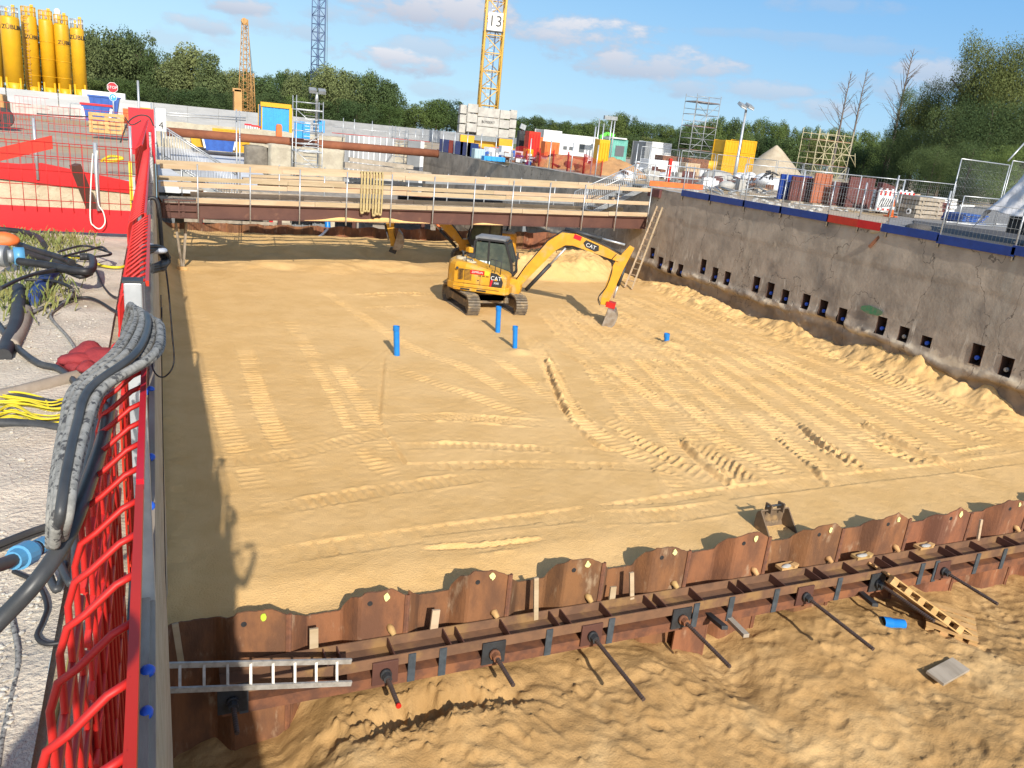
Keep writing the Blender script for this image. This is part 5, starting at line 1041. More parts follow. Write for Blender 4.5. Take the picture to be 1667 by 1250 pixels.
def beyond_bridge():
    # formwork panels and frames standing on the lower floor
    for i, (xa, xb, px0, m, lab) in enumerate([(508, 534, 0, FORMD, 'dark grey slanted formwork panel under the bridge beside the blue hose'), (475, 508, 0, FORMD, 'dark formwork panel under the bridge left of the slanted one'), (519, 534, 0, WHITE, 'narrow white panel standing beside the blue hose under the bridge'), (545, 580, 0, FORMD, 'black formwork panel under the bridge right of the blue hose'), (584, 606, 0, WHITE, 'pale panel under the bridge near the second excavator bucket'), (640, 700, 0, FORM, 'grey formwork panel behind the second excavator boom'), (770, 800, 0, WHITE, 'white panel behind the cab of the second excavator'), (850, 930, 0, FORMD, 'long grey formwork wall behind the yellow boom under the bridge'), (262, 285, 0, FORMD, 'grey ribbed panel under the left bridge end')]):
        y = 46+.25*i; p, q = at(xa, 375, y=y), at(xb, 375, y=y); t = thing('formwork', (p.x, y, -6.2), lab, 'formwork')
        b = MB(); b.box(((p.x+q.x)/2, y, -4.35), (q.x-p.x, .12, 3.7)); b.build('sheet', m, t)
        r = MB()
        for k in range(3): x = p.x+(q.x-p.x)*(.15+.35*k); r.box((x, y-.1, -4.35), (.08, .1, 3.7))
        r.build('ribs', m, t)
    pts = [at(533, 355, y=44.5), at(534, 378, y=44.2), at(537, 398, y=43.2)]
    hose(pts, .16, PIPEB, 'blue_hose', 'blue suction hose coming over the far sheet piles under the bridge', 'hose', 12)
    hose([at(350, 383, y=43), at(370, 386, y=42.9), at(384, 382, y=42.9), at(410, 381, y=43)], .07, WHITE, 'white_hose', 'pale hose lying along the top of the far sheet piles', 'hose')
    hose([at(500, 391, y=42.3), at(520, 385, y=42.3), at(534, 372, y=43)], .07, WHITE, 'white_hose', 'pale hose curving up beside the blue hose', 'hose')
    t = thing('work_platform', at(385, 375, y=45.5), 'red steel work platform with plank deck under the left part of the bridge', 'platform')
    for px in (329, 441): 
        p = at(px, 370, y=45.5); b = MB(); b.box((p.x, 45.5, -3.6), (.2, .2, 3.2)); b.bar((p.x, 45.5, -3.7), (p.x+(1.0 if px == 329 else -1.0), 45.5, -2.6), .1, .1); b.build('red_post', RED, t)
    for h in (-2.75, -3.05, -3.75, -4.05): a, b_ = at(300, 370, y=45.3), at(474, 372, y=45.3); b = MB(); b.bar((a.x, 45.3, h), (b_.x, 45.3, h+.02), .06, .16); b.build('plank', WOOD if h > -3.5 else WOODO, t)
    a, b_ = at(330, 378, y=45), at(440, 380, y=45); b = MB(); b.bar((a.x, 45, a.z), (b_.x, 45, a.z), 1.0, .08); b.build('deck', CONC_L, t)
    t = thing('red_column', at(713, 380, y=44.5), 'slim orange red steel prop beside the dark formwork under the bridge', 'prop'); p = at(713, 380, y=44.5); b = MB(); b.cyl((p.x, 44.5, -6), (p.x, 44.5, -2), .16); b.build('tube', ORANGE, t); b = MB(); b.cyl((p.x, 44.5, -3.2), (p.x, 44.5, -3.05), .22); b.build('collar', ORANGE, t)
    # stacked planks and steel on the platform behind the bridge
    for i, (x0, y0, x1, y1, yy, m, th_) in enumerate([(395, 292, 560, 298, 37, WOOD, .16), (420, 300, 540, 304, 37.4, WOODO, .14), (545, 306, 700, 318, 38, RUSTO, .16), (560, 300, 720, 310, 38.5, STEELD, .2), (640, 330, 860, 340, 39, STEELD, .25), (690, 296, 940, 304, 37, FORMD, .12), (700, 318, 930, 330, 40, GALVD, .1), (560, 268, 700, 285, 44, WOODO, .3)]):
        a, b_ = at(x0, y0, y=yy), at(x1, y1, y=yy); b = MB(); b.bar(a, b_, .5, th_); b.bar(a+Vector((.3, .2, th_)), b_.lerp(a, .2)+Vector((0, .2, th_)), .25, th_*.7)
        tag(b.build('stored_beams', m), ['stack of pale planks just behind the left bridge rails', 'stack of weathered boards under the pale planks behind the bridge', 'orange rusty beams lying behind the middle of the bridge', 'dark steel beams lying behind the middle of the bridge', 'long dark beams low behind the bridge', 'dark grey panel stack behind the right bridge rails', 'grey steel stack low behind the right bridge rails', 'weathered timber pile in front of the pale formwork'][i], 'stored beams')
    b = MB(); b.box((10, 44.5, -2.2), (18, 3.4, .1)); o = b.build('storage_deck', WOODO); tag(o, 'weathered plank deck behind the bridge with stored beams on it', 'deck')
    for x in (2, 6, 10, 14, 18): p = MB(); p.box((x, 44.6, -4.2), (.2, .2, 3.9)); p.build('deck_post', RUSTB, o)
    # ramp slab, end wall
    b = MB(); b.add([(.04, 47.5, -2.35), (6.3, 47.5, -2.35), (6.6, 71.9, -1.7), (.04, 71.9, -1.7), (.04, 47.5, -2.9), (6.3, 47.5, -2.9), (6.6, 71.9, -2.6), (.04, 71.9, -2.6)], [(0, 1, 2, 3), (0, 4, 5, 1), (1, 5, 6, 2), (7, 6, 5, 4)]); structure(b.build('concrete_ramp', mat('ramp_white', (.62, .64, .66), (.54, .55, .57), .6, .85)))
    xs = np.arange(0, 22.6, .3); zs = np.arange(-6.3, .31, .3); X, Z = np.meshgrid(xs, zs); Y = 72+.08*fbm(X*.7, Z*.7, 501, 3); Z = np.where(Z > -.1, Z+.1*fbm(X*1.3, X*0, 502, 3), Z)
    tag(grid_mesh('end_wall', X, Y, Z, SHOT), 'pale rough end wall of the far excavation below the site road', 'wall')
    # shotcrete blocks
    R = random.Random(6)
    for i, (x0, x1, yt, y, lab, m) in enumerate([(398, 440, 236, 61, 'dark rough rock face left of the pale shotcrete block', mat('rock_dark', (.20, .18, .15), (.14, .125, .105), 2, .95, bump=.1, bscale=3)), (438, 482, 234, 59.5, 'pale shotcrete block left of the scaffold stair tower', SHOT), (518, 563, 241, 60.5, 'pale shotcrete block right of the scaffold stair tower', SHOT)]):
        a, b_ = at(x0, yt, y=y), at(x1, yt+4, y=y); xs = np.linspace(a.x, b_.x, 26); zs = np.linspace(-6.2, (a.z+b_.z)/2, 26); X, Z = np.meshgrid(xs, zs); n = fbm(X*.9, Z*.9, 510+i, 4); u = (X-xs[0])/(xs[-1]-xs[0])
        Y = y + .25*n + 1.6*np.maximum(0, np.abs(u-.5)*2-.8)**1.5*3; Zt = Z - np.where(Z > zs[-1]-.6, .35*np.maximum(0, np.abs(u-.5)*2-.7)+.1*n, 0)
        tb = np.stack([X[-1], Y[-1]+2.2, Zt[-1]-.05], -1)
        X2 = np.vstack([X, X[-1:]]); Y2 = np.vstack([Y, Y[-1:]+2.2]); Z2 = np.vstack([Zt, Zt[-1:]-.02])
        tag(grid_mesh('shotcrete_block' if i else 'rock_face', X2, Y2, Z2, m), lab, 'concrete block' if i else 'rock face')
    # brown steel strut across the excavation
    a, b_ = at(270, 214, y=62), at(712, 250, y=62); t = thing('pipe_strut', (a+b_)/2, 'long round rusty brown steel strut spanning the far excavation', 'steel pipe')
    b = MB(); b.cyl(a, b_, .30, n=20); b.build('tube', RUSTO, t); b = MB(); b.cyl(b_, b_+Vector((.06, 0, 0)), .34, n=20); b.cyl(a.lerp(b_, .52), a.lerp(b_, .523), .33, n=20); b.build('flange', RUSTB, t)
    # pale formwork wall
    a, b_ = at(562, 220, y=66), at(640, 225, y=66); t = thing('formwork_wall', ((a.x+b_.x)/2, 66, -6), 'tall curved wall of pale grey ribbed formwork behind the brown strut', 'formwork')
    n = 9
    for k in range(n):
        x0 = a.x+(b_.x-a.x)*k/n; x1 = a.x+(b_.x-a.x)*(k+1)/n; y0 = 66+1.2*math.sin(k/n*3.1); zt = a.z+(b_.z-a.z)*k/n
        b = MB(); b.bar((x0+.03, y0, (zt-6)/2), (x1-.03, 66+1.2*math.sin((k+1)/n*3.1), (zt-6)/2), .1, zt+6); b.build('panel', FORM, t); b = MB(); b.box((x1, 66+1.2*math.sin((k+1)/n*3.1)-.1, (zt-6)/2), (.09, .1, zt+6)); b.build('rib', WHITE, t)
    a, b_ = at(592, 290, y=64.5), at(638, 252, y=64.5); b = MB(); b.add([(a.x, 64.5, -6), (b_.x+.1, 64.5, -6), (b_.x+.1, 64.5, b_.z), (a.x+.9, 64.5, -2.6), (a.x, 65.2, -6), (b_.x+.1, 65.2, -6), (b_.x+.1, 65.2, b_.z), (a.x+.9, 65.2, -2.6)], [(0, 1, 2, 3), (3, 2, 6, 7), (0, 3, 7, 4), (1, 5, 6, 2)]); tag(b.build('concrete_ramp_wall', CONC_L), 'pale sloping concrete wing wall in front of the formwork', 'wall')
    a, b_ = at(664, 228, y=65), at(688, 232, y=65); t = thing('formwork', ((a.x+b_.x)/2, 65, -6), 'tall grey formwork panel with a white edge at the end of the brown strut', 'formwork'); b = MB(); b.box(((a.x+b_.x)/2, 65, (a.z-6)/2), (b_.x-a.x, .2, a.z+6)); b.build('sheet', FORMD, t); b = MB(); b.box((b_.x-.05, 64.86, (a.z-6)/2), (.3, .06, a.z+6)); b.build('edge_profile', WHITE, t)
    scaffold('scaffold_tower', 'narrow dark scaffold tower between the pale formwork and the grey panel', at(650, 250, y=66), 1.1, 1.0, 7.0, 7, -6.2, GALVD, planks=True)
    scaffold('stair_tower', 'galvanised scaffold stair tower rising above the pale shotcrete blocks', at(500, 250, y=57.5), 1.75, 1.6, 8.0, 6, -5.9, GALV, planks=True, mesh=True)
    # skips on the ramp
    skip('skip_container', 'blue skip with a red rim and bright rubbish standing beyond the left stair', at(356, 247, y=68), 2.6, 1.8, 1.25, BLUEC, RED)
    skip('yellow_skip', 'yellow skip standing right of the blue skip beyond the left stair', at(388, 249, y=68.5), 1.7, 1.8, 1.2, YELS, YELS, stripes=False)
    skip('yellow_skip', 'small yellow skip half hidden by the left stair railing', at(322, 240, y=69.5), 1.2, 1.6, 1.2, YELS, YELS, stripes=False)
    boxt('yellow_container', 'low flat yellow container resting above the brown strut', 'container', at(368, 222, y=71), (1.9, 1.2, .55), YELS)
    # on the road behind: blue shed, cabins, barriers
    t = boxt('shed_container', 'yellow framed container with bright blue ribbed door by the noise wall', 'container', at(446, 222, y=74), (2.3, 2.2, 2.5), CYAN, trim=YELS); b = MB(); p = at(446, 222, y=74); b.box((p.x, 74-1.1, p.z+2.55), (2.5, .3, .35)); b.box((p.x+1.2, 74-1.2, p.z+1.2), (.25, .2, 2.5)); b.build('portal', YELS, t)
    for i, (px, py, y) in enumerate(((487, 229, 64), (496, 229, 64), (519, 215, 76))): boxt('toilet_cabin', ['narrow blue cabin left behind the scaffold stair tower', 'narrow blue cabin right behind the scaffold stair tower', 'small blue cabin right of the scaffold stair tower'][i], 'cabin', at(px, py, y=y), (.55 if i < 2 else .8, .6, 1.35 if i < 2 else 1.0), CYAN, bev=.01)
    for k in range(7):
        p = at(404+11*k, 219+2.1*k, y=73+.2*k); t = thing('plastic_barrier', p, f'red and white barrier in front of the blue and yellow container, {ORD[k]} from the left', 'barrier', 'red and white barriers by the blue container')
        b = MB(); b.box(p+Vector((0, 0, .8)), (.58, .05, .14)); b.box(p+Vector((0, 0, .25)), (.58, .05, .1)); b.build('frame', RED, t); b = MB(); [b.box(p+Vector((-.2+.2*j, 0, .5)), (.07, .04, .6)) for j in range(3)]; b.build('bars', RED if k > 2 else WHITE, t)
    b = MB(); p = at(454, 222, y=70); b.box(p+Vector((0, 0, .4)), (.45, .4, .9)); b.box(p+Vector((0, 0, .9)), (.35, .3, .12)); tag(b.build('orange_bin', ORANGE), 'small orange bin in front of the blue ribbed door', 'bin')
    # poles of railings on the far rim
    t = thing('rim_railing', at(640, 215, y=71), 'thin scaffold railing along the far rim of the excavation', 'railing')
    for px in (558, 576, 605, 634, 650, 662, 676): a = at(px, 228, y=71.5); b = MB(); b.tube([(a.x, 71.5, 0), (a.x, 71.5, 1.9 if px in (558, 576, 605) else 1.5)], .03, 6); b.build('post', GALV, t)
    for z in (.6, 1.1): a, b_ = at(540, 228, y=71.5), at(700, 228, y=71.5); b = MB(); b.tube([(a.x, 71.5, z), (b_.x, 71.5, z)], .028, 6); b.build('rail', REDM if z < 1 else GALV, t)
def scaffold(name, lab, c, w, d, h, lifts, z0, m, planks=False, mesh=False, bays=1, diag=True, over=.9, rz=0, plankm=None):
    t = thing(name, (c.x, c.y, z0), lab, 'scaffold'); R = Matrix.Rotation(rz, 3, 'Z')
    def q(x, y, z): return Vector((c.x, c.y, z0)) + R @ Vector((x, y, z))
    r = .03
    for i in range(bays+1):
        for s in (-1, 1):
            x = -w/2+w*i/bays; b = MB(); b.tube([q(x, s*d/2, 0), q(x, s*d/2, h+over*(1 if (i+s) % 2 else .7))], r, 6); b.build('standard', m, t)
    lh = h/lifts
    for k in range(1, lifts+1):
        b = MB()
        for s in (-1, 1): 
            for dz in (0, .5): b.tube([q(-w/2, s*d/2, k*lh+dz*(lh > .9)), q(w/2, s*d/2, k*lh+dz*(lh > .9))], r*.85, 5)
        for i in range(bays+1): x = -w/2+w*i/bays; b.tube([q(x, -d/2, k*lh), q(x, d/2, k*lh)], r*.85, 5)
        b.build('ledger', m, t)
        if planks and k % 2 == 0: b = MB(); b.box(q(0, 0, k*lh+.05), (w*.98, d*.9, .05), rz); b.build('deck', plankm or m, t)
        if diag: 
            b = MB(); 
            for i in range(bays):
                x = -w/2+w*i/bays; e = w/bays
                if (k+i) % 2: b.tube([q(x, -d/2-.04, (k-1)*lh), q(x+e, -d/2-.04, k*lh)], r*.8, 5)
                else: b.tube([q(x+e, -d/2-.04, (k-1)*lh), q(x, -d/2-.04, k*lh)], r*.8, 5)
            b.build('brace', m, t)
        if mesh: b = MB(); n = 6; [b.box(q(.2, -.3+.6*j/n, (k-1)*lh+lh*(j+.5)/n), (w*.5, .22, .04), rz) for j in range(n)]; b.build('stair_flight', m, t)
    return t
beyond_bridge()
# ------------------------------------------------------------------ left site behind the trench
def left_site():
    p = at(190, 228, z=0); 
    for i in range(2):
        t = (PAL if i == 0 else dup(PAL, (0, 0, 0))); t.location = ((p.x-.35+.0*i, p.y+.3*i, .62+.0*i)); t.rotation_mode = 'XYZ'; t.rotation_euler = (math.radians(80), 0, math.radians(4)); t.scale = (1.1, 1, 1); t['label'] = ['wooden pallet standing upright beside the red barrier corner', 'second wooden pallet leaning behind the upright one'][i]; t['group'] = 'upright pallets at the left'
    skip('skip_container', 'dark blue skip with a red rim in front of the noise wall at left', at(160, 200, y=54), 1.6, 1.5, 1.0, BLUEC, RED); skip('skip_container', 'dark blue skip standing behind the red rimmed one', at(172, 196, y=58), 1.7, 1.5, 1.4, BLUEC, BLUEC, stripes=False)
    boxt('orange_container', 'flat orange container between the skips and the red barrier', 'container', at(222, 201, y=56), (1.3, 1, .8), ORANGE); boxt('yellow_container', 'small yellow box next to the orange container at left', 'container', at(239, 197, y=60), (.7, .8, .8), YELS)
    p = at(186, 200, y=52); t = thing('stop_sign', p, 'octagonal red stop sign above a round blue arrow sign on one pole', 'road sign')
    b = MB(); b.tube([p-Vector((0, 0, .2)), p+Vector((0, 0, 2.1))], .035, 8); b.build('pole', GALV, t)
    for r, z, m, nm, n in ((.29, 1.88, WHITE, 'sign_border', 8), (.265, 1.88, RED, 'stop_plate', 8), (.2, 1.36, WHITE, 'arrow_border', 24), (.18, 1.36, CYAN, 'arrow_plate', 24)):
        b = MB(); o = .05 if 'border' in nm else .062; b.prism([(p.x+r*math.cos(a), p.z+z+r*math.sin(a)) for a in [2*math.pi*(k+.5)/n for k in range(n)]], 'y', p.y-o, p.y-o+.01); b.build(nm, m, t)
    text_mb('STOP', .2, WHITE, 'lettering', t, Matrix.Translation((0, -.07, 1.88)) @ Matrix.Rotation(math.pi/2, 4, 'X'), .002)
    b = MB(); q = p+Vector((0, -.066, 1.36)); b.tube(smooth_path([q+Vector((-.08, 0, -.1)), q+Vector((-.08, 0, .02)), q+Vector((-.02, 0, .08)), q+Vector((.06, 0, .06))], 4), .022, 5); b.prism([(q.x+.04, q.z+.12), (q.x+.13, q.z+.03), (q.x+.03, q.z-.02)], 'y', q.y-.005, q.y+.005); b.build('arrow', WHITE, t)
    p = at(6, 207, y=40); t = thing('wheel_loader', p, 'orange and yellow machine cut off by the left edge of the picture', 'machine')
    b = MB(); b.box(p+Vector((-.3, 0, .75)), (1.0, 1.6, .6)); b.box(p+Vector((-.2, 0, 1.15)), (.7, 1.2, .3)); b.build('body', AMBER, t, bevel=.06); b = MB(); b.cyl(p+Vector((.1, -.9, .4)), p+Vector((.1, -.6, .4)), .4, n=20); b.build('wheel', BLACK, t); b = MB(); b.box(p+Vector((-.4, -.2, .45)), (.9, 1.5, .3)); b.build('chassis', RUSTB, t)
    # far red fences
    for i, (x0, x1, y, z1) in enumerate(((-9, -4.2, 36, 1.15), (-4.1, -.6, 40, 1.1), (-6.8, -5.2, 52, 1.3))):
        t = thing('mesh_barrier', ((x0+x1)/2, y, 0), ['thin pink red mesh fence on the sandy ground at left', 'thin red mesh fence in front of the upright pallets', 'distant tilted red mesh panel near the noise wall'][i], 'barrier')
        b = MB(); [b.tube([(x, y, .05), (x, y, z1)], .006, 4) for x in np.arange(x0, x1, .2)]; b.build('upright_wires', REDM, t); b = MB(); [b.tube([(x0, y, z), (x1, y, z)], .009, 5) for z in (.1, .4, .75, z1)]; b.build('rail', REDM, t)
    b = MB(); a = at(215, 290, y=29.5); b.box((a.x+.35, 29.6, .6), (.75, .05, 1.7)); tag(b.build('red_hoarding', RED), 'tall solid red panel closing the barrier line behind the bridge end', 'panel')
    p = at(227, 195, y=45); b = MB(); b.tube([(p.x, 45, 0), (p.x, 45, at(225, 131, y=45).z)], .05, 8); tag(b.build('white_pole', GALV), 'slim pale pole standing in front of the dark trees at left', 'pole')
    hose([at(196, 232, y=24), at(208, 200, y=24), at(225, 188, y=24), at(242, 190, y=24), at(250, 205, y=24)], .018, BLACK, 'black_cable', 'black cable arching over the barrier at the bridge end', 'cable'); hose([at(203, 190, y=25), at(214, 203, y=25), at(230, 196, y=25)], .016, BLACK, 'black_cable', 'short black cable end sticking up at the red panel', 'cable')
    hose([at(165, 262, y=21), at(180, 254, y=21.2), at(200, 258, y=21), at(170, 262, y=21), at(195, 262, y=21)], .03, YCABLE, 'yellow_cable', 'yellow cable heap behind the red toe board', 'cable')
    hose([at(60, 185, y=45), at(100, 188, y=45), at(145, 190, y=46)], .03, STEELD, 'steel_rod', 'dark rod lying on the road at left', 'rod')
    # long noise wall
    pts = [(-60, 70), (-10, 72.6), (0, 74.5), (13, 84), (32, 106), (62, 150), (110, 250)]
    t = thing('noise_wall', (0, 70, 0), 'long pale grey concrete wall running behind the site below the trees', 'wall'); n = 0
    for (x0, y0), (x1, y1) in zip(pts[:-1], pts[1:]):
        L = math.hypot(x1-x0, y1-y0); k = max(1, round(L/3.4))
        for i in range(k):
            if n >= 95: break
            a = Vector((x0+(x1-x0)*i/k, y0+(y1-y0)*i/k, 0)); b_ = Vector((x0+(x1-x0)*(i+1)/k, y0+(y1-y0)*(i+1)/k, 0)); d = (b_-a).normalized(); zt = 1.60+.0*i
            b = MB(); b.bar(a+Vector((0, 0, zt/2-.02)), b_-d*.06+Vector((0, 0, zt/2-.02)), .14, zt+.06); b.build('wall_panel', WALLW, t); n += 1
    b = MB(); b.bar((-30, 66.6, .35), (-.6, 68.6, .35), .2, .7); tag(b.build('concrete_kerb', CONC_L), 'low pale concrete barrier in front of the noise wall at left', 'kerb')
    t = thing('pipe_rail', (-2, 62, .9), 'thin pipe rail frame in front of the noise wall at left', 'railing'); b = MB(); b.tube([at(114, 195, y=61), at(114, 168, y=61), at(148, 170, y=61), at(148, 182, y=61)], .04, 6); b.build('rail', GALV, t)
left_site()
# ------------------------------------------------------------------ right side of the site
def right_edge():
    P = [((1110, 325), (1115, 265)), ((1155, 330), (1160, 275)), ((1210, 343), (1218, 280)), ((1270, 352), (1280, 282)), ((1345, 368), (1350, 293)), ((1395, 375), (1410, 297)), ((1440, 390), (1460, 285)), ((1525, 405), (1543, 310)), ((1645, 430), (1666, 320)), ((1790, 470), (1810, 340))]
    Y = []
    for i, (a, b_) in enumerate(P):
        p = at(*a, x=21.94); z1 = at(*b_, x=21.94).z; Y.append(p.y); t = thing('railing_post', (21.93, p.y, 0), f'galvanised railing post bolted to the right wall edge, {ORD[i]} from the bridge', 'post', 'railing posts along the right wall')
        b = MB(); b.tube([(21.93, p.y, -.27), (21.93, p.y, z1)], .027, 8); b.build('tube', GALV, t); b = MB(); b.box((21.955, p.y, -.17), (.03, .07, .16)); b.build('foot_plate', STEELD, t); b = MB(); b.box((21.93, p.y+.03, z1-.25), (.04, .09, .03)); b.box((21.93, p.y+.03, .25), (.04, .09, .03)); b.build('hook', GALVD, t)
    cols = [BLUE, BLUE, BLUE, BLUE, RED, RED, BLUE, BLUE, BLUE]
    for i in range(len(Y)-1):
        y0, y1 = Y[i], Y[i+1]; m = cols[i]
        if i == 5: y1 = Y[6]+.25
        if i == 6: y0 = Y[6]+.2
        t = thing('edge_barrier', (21.88, y0, 0), f'wire mesh barrier with {"red" if m is RED else "blue"} toe board on the right wall, {ORD[i]} from the bridge', 'barrier', 'mesh panels along the right wall')
        b = MB(); n = int(abs(y1-y0)/.12); zt = 1.15
        for k in range(n+1): yy = y0+(y1-y0)*k/n; b.tube([(21.9, yy, .15), (21.9, yy, zt)], .0028, 4)
        b.build('upright_wires', GALVD, t)
        for z in (.34, .6, .88, zt): b = MB(); b.tube([(21.9, y0, z), (21.9, y1, z)], .004 if z < 1 else .011, 5); b.build('rail', GALVD, t)
        b = MB(); k = .05 if i in (7,) else 0; b.box((21.90, (y0+y1)/2, .03-k), (.018, abs(y1-y0)+(.1 if i not in (4, 5, 6) else 0), .26)); b.box((21.93, (y0+y1)/2, .155-k), (.06, abs(y1-y0), .012)); b.build('toe_board', m, t)
    p = at(1420, 395, x=21.95); b = MB(); b.lump((22.05, p.y, -.12), .26, 8, 3, (.6, 1.6, .8), .7); tag(b.build('rubble_lump', SHOT), 'crumbling pale concrete lump at the end of the red toe board', 'rubble'); a, b_ = at(1415, 402, x=21.9), at(1432, 385, x=21.98); b = MB(); b.bar(a, b_, .06, .1); tag(b.build('rusty_flat', RUST), 'small rusty steel bar sticking out of the wall edge', 'steel bar')
right_edge()
def heras(name, lab, A, B, zt, m=GALV, group=None):
    t = thing(name, A, lab, 'fence', group); d = B-A; L = d.length
    b = MB(); up = Vector((0, 0, zt)); b.tube([A, A+up], .021, 8); b.tube([B, B+up], .021, 8); b.tube([A+up, B+up], .021, 8); b.tube([A+Vector((0, 0, .15)), B+Vector((0, 0, .15))], .021, 8); b.build('frame', m, t)
    b = MB(); n = int(L/.11)
    for k in range(1, n): q = A+d*(k/n); b.tube([q+Vector((0, 0, .15)), q+up], .0022, 4)
    for k in range(1, 7): z = Vector((0, 0, .15+(zt-.15)*k/7)); b.tube([A+z, B+z], .0022, 4)
    b.build('wire_mesh', GALVD, t)
def right_site():
    def g(px, py): return at(px, py, z=0)
    road = MB(); q = [at(1435, 368, z=.006), at(1900, 440, z=.006), at(1900, 352, z=.006), at(1480, 330, z=.006)]; road.add(q, [(0, 1, 2, 3)]); structure(road.build('road', mat('asphalt', (.25, .24, .23), (.21, .2, .19), 1, .9, bump=.004, bscale=30)))
    b = MB(); q = [(22.6, 18.6), (23.2, 10), (30, 10), (30.5, 20), (28, 23.5)]; b.prism(q, 'z', .02, .05); tag(b.build('ground_mat', mat('dark_mat', (.075, .07, .068), (.06, .056, .055), 2, .8)), 'dark rubber mat lying on the road by the tarpaulin', 'mat')
    b = MB(); b.lump((22.7, 18.9, .08), .35, 2, 3, (1.3, 1, .5), .5); tag(b.build('dark_sheet', bpy.data.materials['dark_mat']), 'crumpled dark sheet behind the blue toe board', 'sheet')
    # tarpaulin heap
    t = thing('tarp_cover', (24, 16, 0), 'large grey tarpaulin draped over a stack at the right edge of the picture', 'tarpaulin')
    nu, nv = 80, 50; U, Vv = np.meshgrid(np.linspace(0, 1, nu), np.linspace(0, 1, nv))
    yl = 17.75 - 1.15*Vv**.9; Yt = yl + (12.2-yl)*U; zb = .90 + .10*U - .55*np.exp(-((U-.0)/.03)**2) + .05*np.sin(U*19); Zt = zb + (2.66+.25*np.minimum(U*3, 1)-zb)*Vv
    Xt = 23.75 + .55*Vv + .05*np.sin(U*60+3*fbm(U*3, Vv*3, 600, 2))*(1-Vv*.8) + .16*fbm(U*5, Vv*2.2, 601, 4) + .25*np.exp(-(U/.05)**2)*(1-Vv)
    Xt = np.vstack([Xt, Xt[-1:]+1.6, Xt[-1:]+2.2]); Yt = np.vstack([Yt, Yt[-1:]-.3, Yt[-1:]-.35]); Zt = np.vstack([Zt, Zt[-1:]+.1, Zt[-1:]-1.6])
    o = grid_mesh('tarp_sheet', Xt-24, Yt-16, Zt, TARP, True, t); sd2 = o.modifiers.new('s', 'SOLIDIFY'); sd2.thickness = .01
    b = MB(); b.box((25.3, 14.6, .6), (2.4, 4.4, .5)); b.box((25.3, 14.6, 1.3), (1.9, 3.6, .9)); b.build('covered_stack', mat('very_dark', (.03, .03, .032), None), t)
    # wire fence panels near the tarpaulin
    A = at(1545, 340, y=22.4); A.z = 0; B = at(1630, 320, y=23.2); B.z = 0; heras('wire_fence', 'tall wire mesh fence panel in front of the dark trees at right', A, B, at(1563, 258, y=22.4).z)
    A2 = B+Vector((.12, 0, 0)); heras('wire_fence', 'wire mesh fence panel behind the grey tarpaulin', A2, A2+Vector((2.6, .6, 0)), 2.75); b = MB(); b.tube([at(1641, 262, y=20), at(1672, 228, y=20)], .03, 6); tag(b.build('slanted_pole', GALV), 'slanting pale pole above the grey tarpaulin', 'pole')
    for i, (xa, xb, ya, lab) in enumerate(((1462, 1545, 340, 'low wire fence panel in front of the stacked timber at right'), (1300, 1390, 338, 'wire fence panel standing before the dark red formwork boards'), (1390, 1460, 345, 'wire fence panel between the formwork boards and the red white barriers'), (1205, 1300, 322, 'wire fence panel in front of the white sacks'), (1555, 1640, 352, 'low grey wire fence panel left of the tarpaulin foot'))):
        A, B = g(xa, ya), g(xb, ya+8); 
        if i == 4: A, B = at(1562, 350, y=22), at(1650, 350, y=22); A.z = B.z = 0
        d = B-A; L = min(d.length, 3.5 if i != 3 else 6); heras('wire_fence', lab, A, A+d.normalized()*L, 1.55 if i != 4 else 1.2)
    # dark red formwork boards
    pan = [((1265, 322), (1318, 330), 1.15, BLUE, 'dark blue formwork board leaning at the left end of the board stack'), ((1283, 325), (1322, 330), 1.1, REDD, 'dark red formwork board beside the blue one'), ((1318, 331), (1350, 335), 1.35, ORANGE, 'orange red formwork board in the middle of the board stack'), ((1350, 326), (1385, 334), 1.05, REDD, 'low dark red formwork board right of the orange one'), ((1372, 345), (1418, 347), 1.35, REDD, 'big dark brown red board standing beside the red white barriers')]
    RO = mat('orange_board', (.36, .12, .06), (.30, .10, .05), 3, .7)
    for i, (a, b_, h, m, lab) in enumerate(pan):
        A, B = g(*a), g(*b_); yy = min(A.y, 31.5); A = at(a[0], a[1], y=30.5-.6*i); B = at(b_[0], b_[1], y=30.3-.6*i); t = thing('formwork_board', (A.x, A.y, A.z), lab, 'formwork board', 'formwork boards on the right side'); zz = min(A.z, B.z)
        b = MB(); w = B.x-A.x; b.box(((A.x+B.x)/2, A.y, h/2+.12), (w, .1, h), M=Matrix.Rotation(.0, 3, 'X')); b.build('board', RO if m is ORANGE else m, t)
        s = MB(); [s.box((A.x+w*(k+.5)/4, A.y-.07, h/2+.12), (.06, .05, h*.95)) for k in range(4)] if i != 4 else s.box(((A.x+B.x)/2, A.y+.1, h/2+.1), (w*.9, .1, .2)); s.build('battens', RO if m is ORANGE else m, t)
        f = MB(); f.box(((A.x+B.x)/2, A.y+.25, .06), (w, .9, .1)); f.build('timber_sleeper', WOODO, t)
    A = at(1400, 335, y=29); b = MB(); b.prism([(A.x+.2, .1), (A.x+1.5, .1), (A.x+1.1, 1.2), (A.x+.3, 1.35)], 'y', 28.2, 28.5); tag(b.build('leaning_board', REDD), 'dark red board with a slanted edge leaning by the barriers', 'formwork board')
    p = at(1428, 347, y=27); b = MB(); b.cyl(p, p+Vector((0, 0, .7)), .08, .28, n=16); tag(b.build('brown_funnel', RUSTB), 'brown cone shaped funnel standing left of the traffic cone', 'funnel')
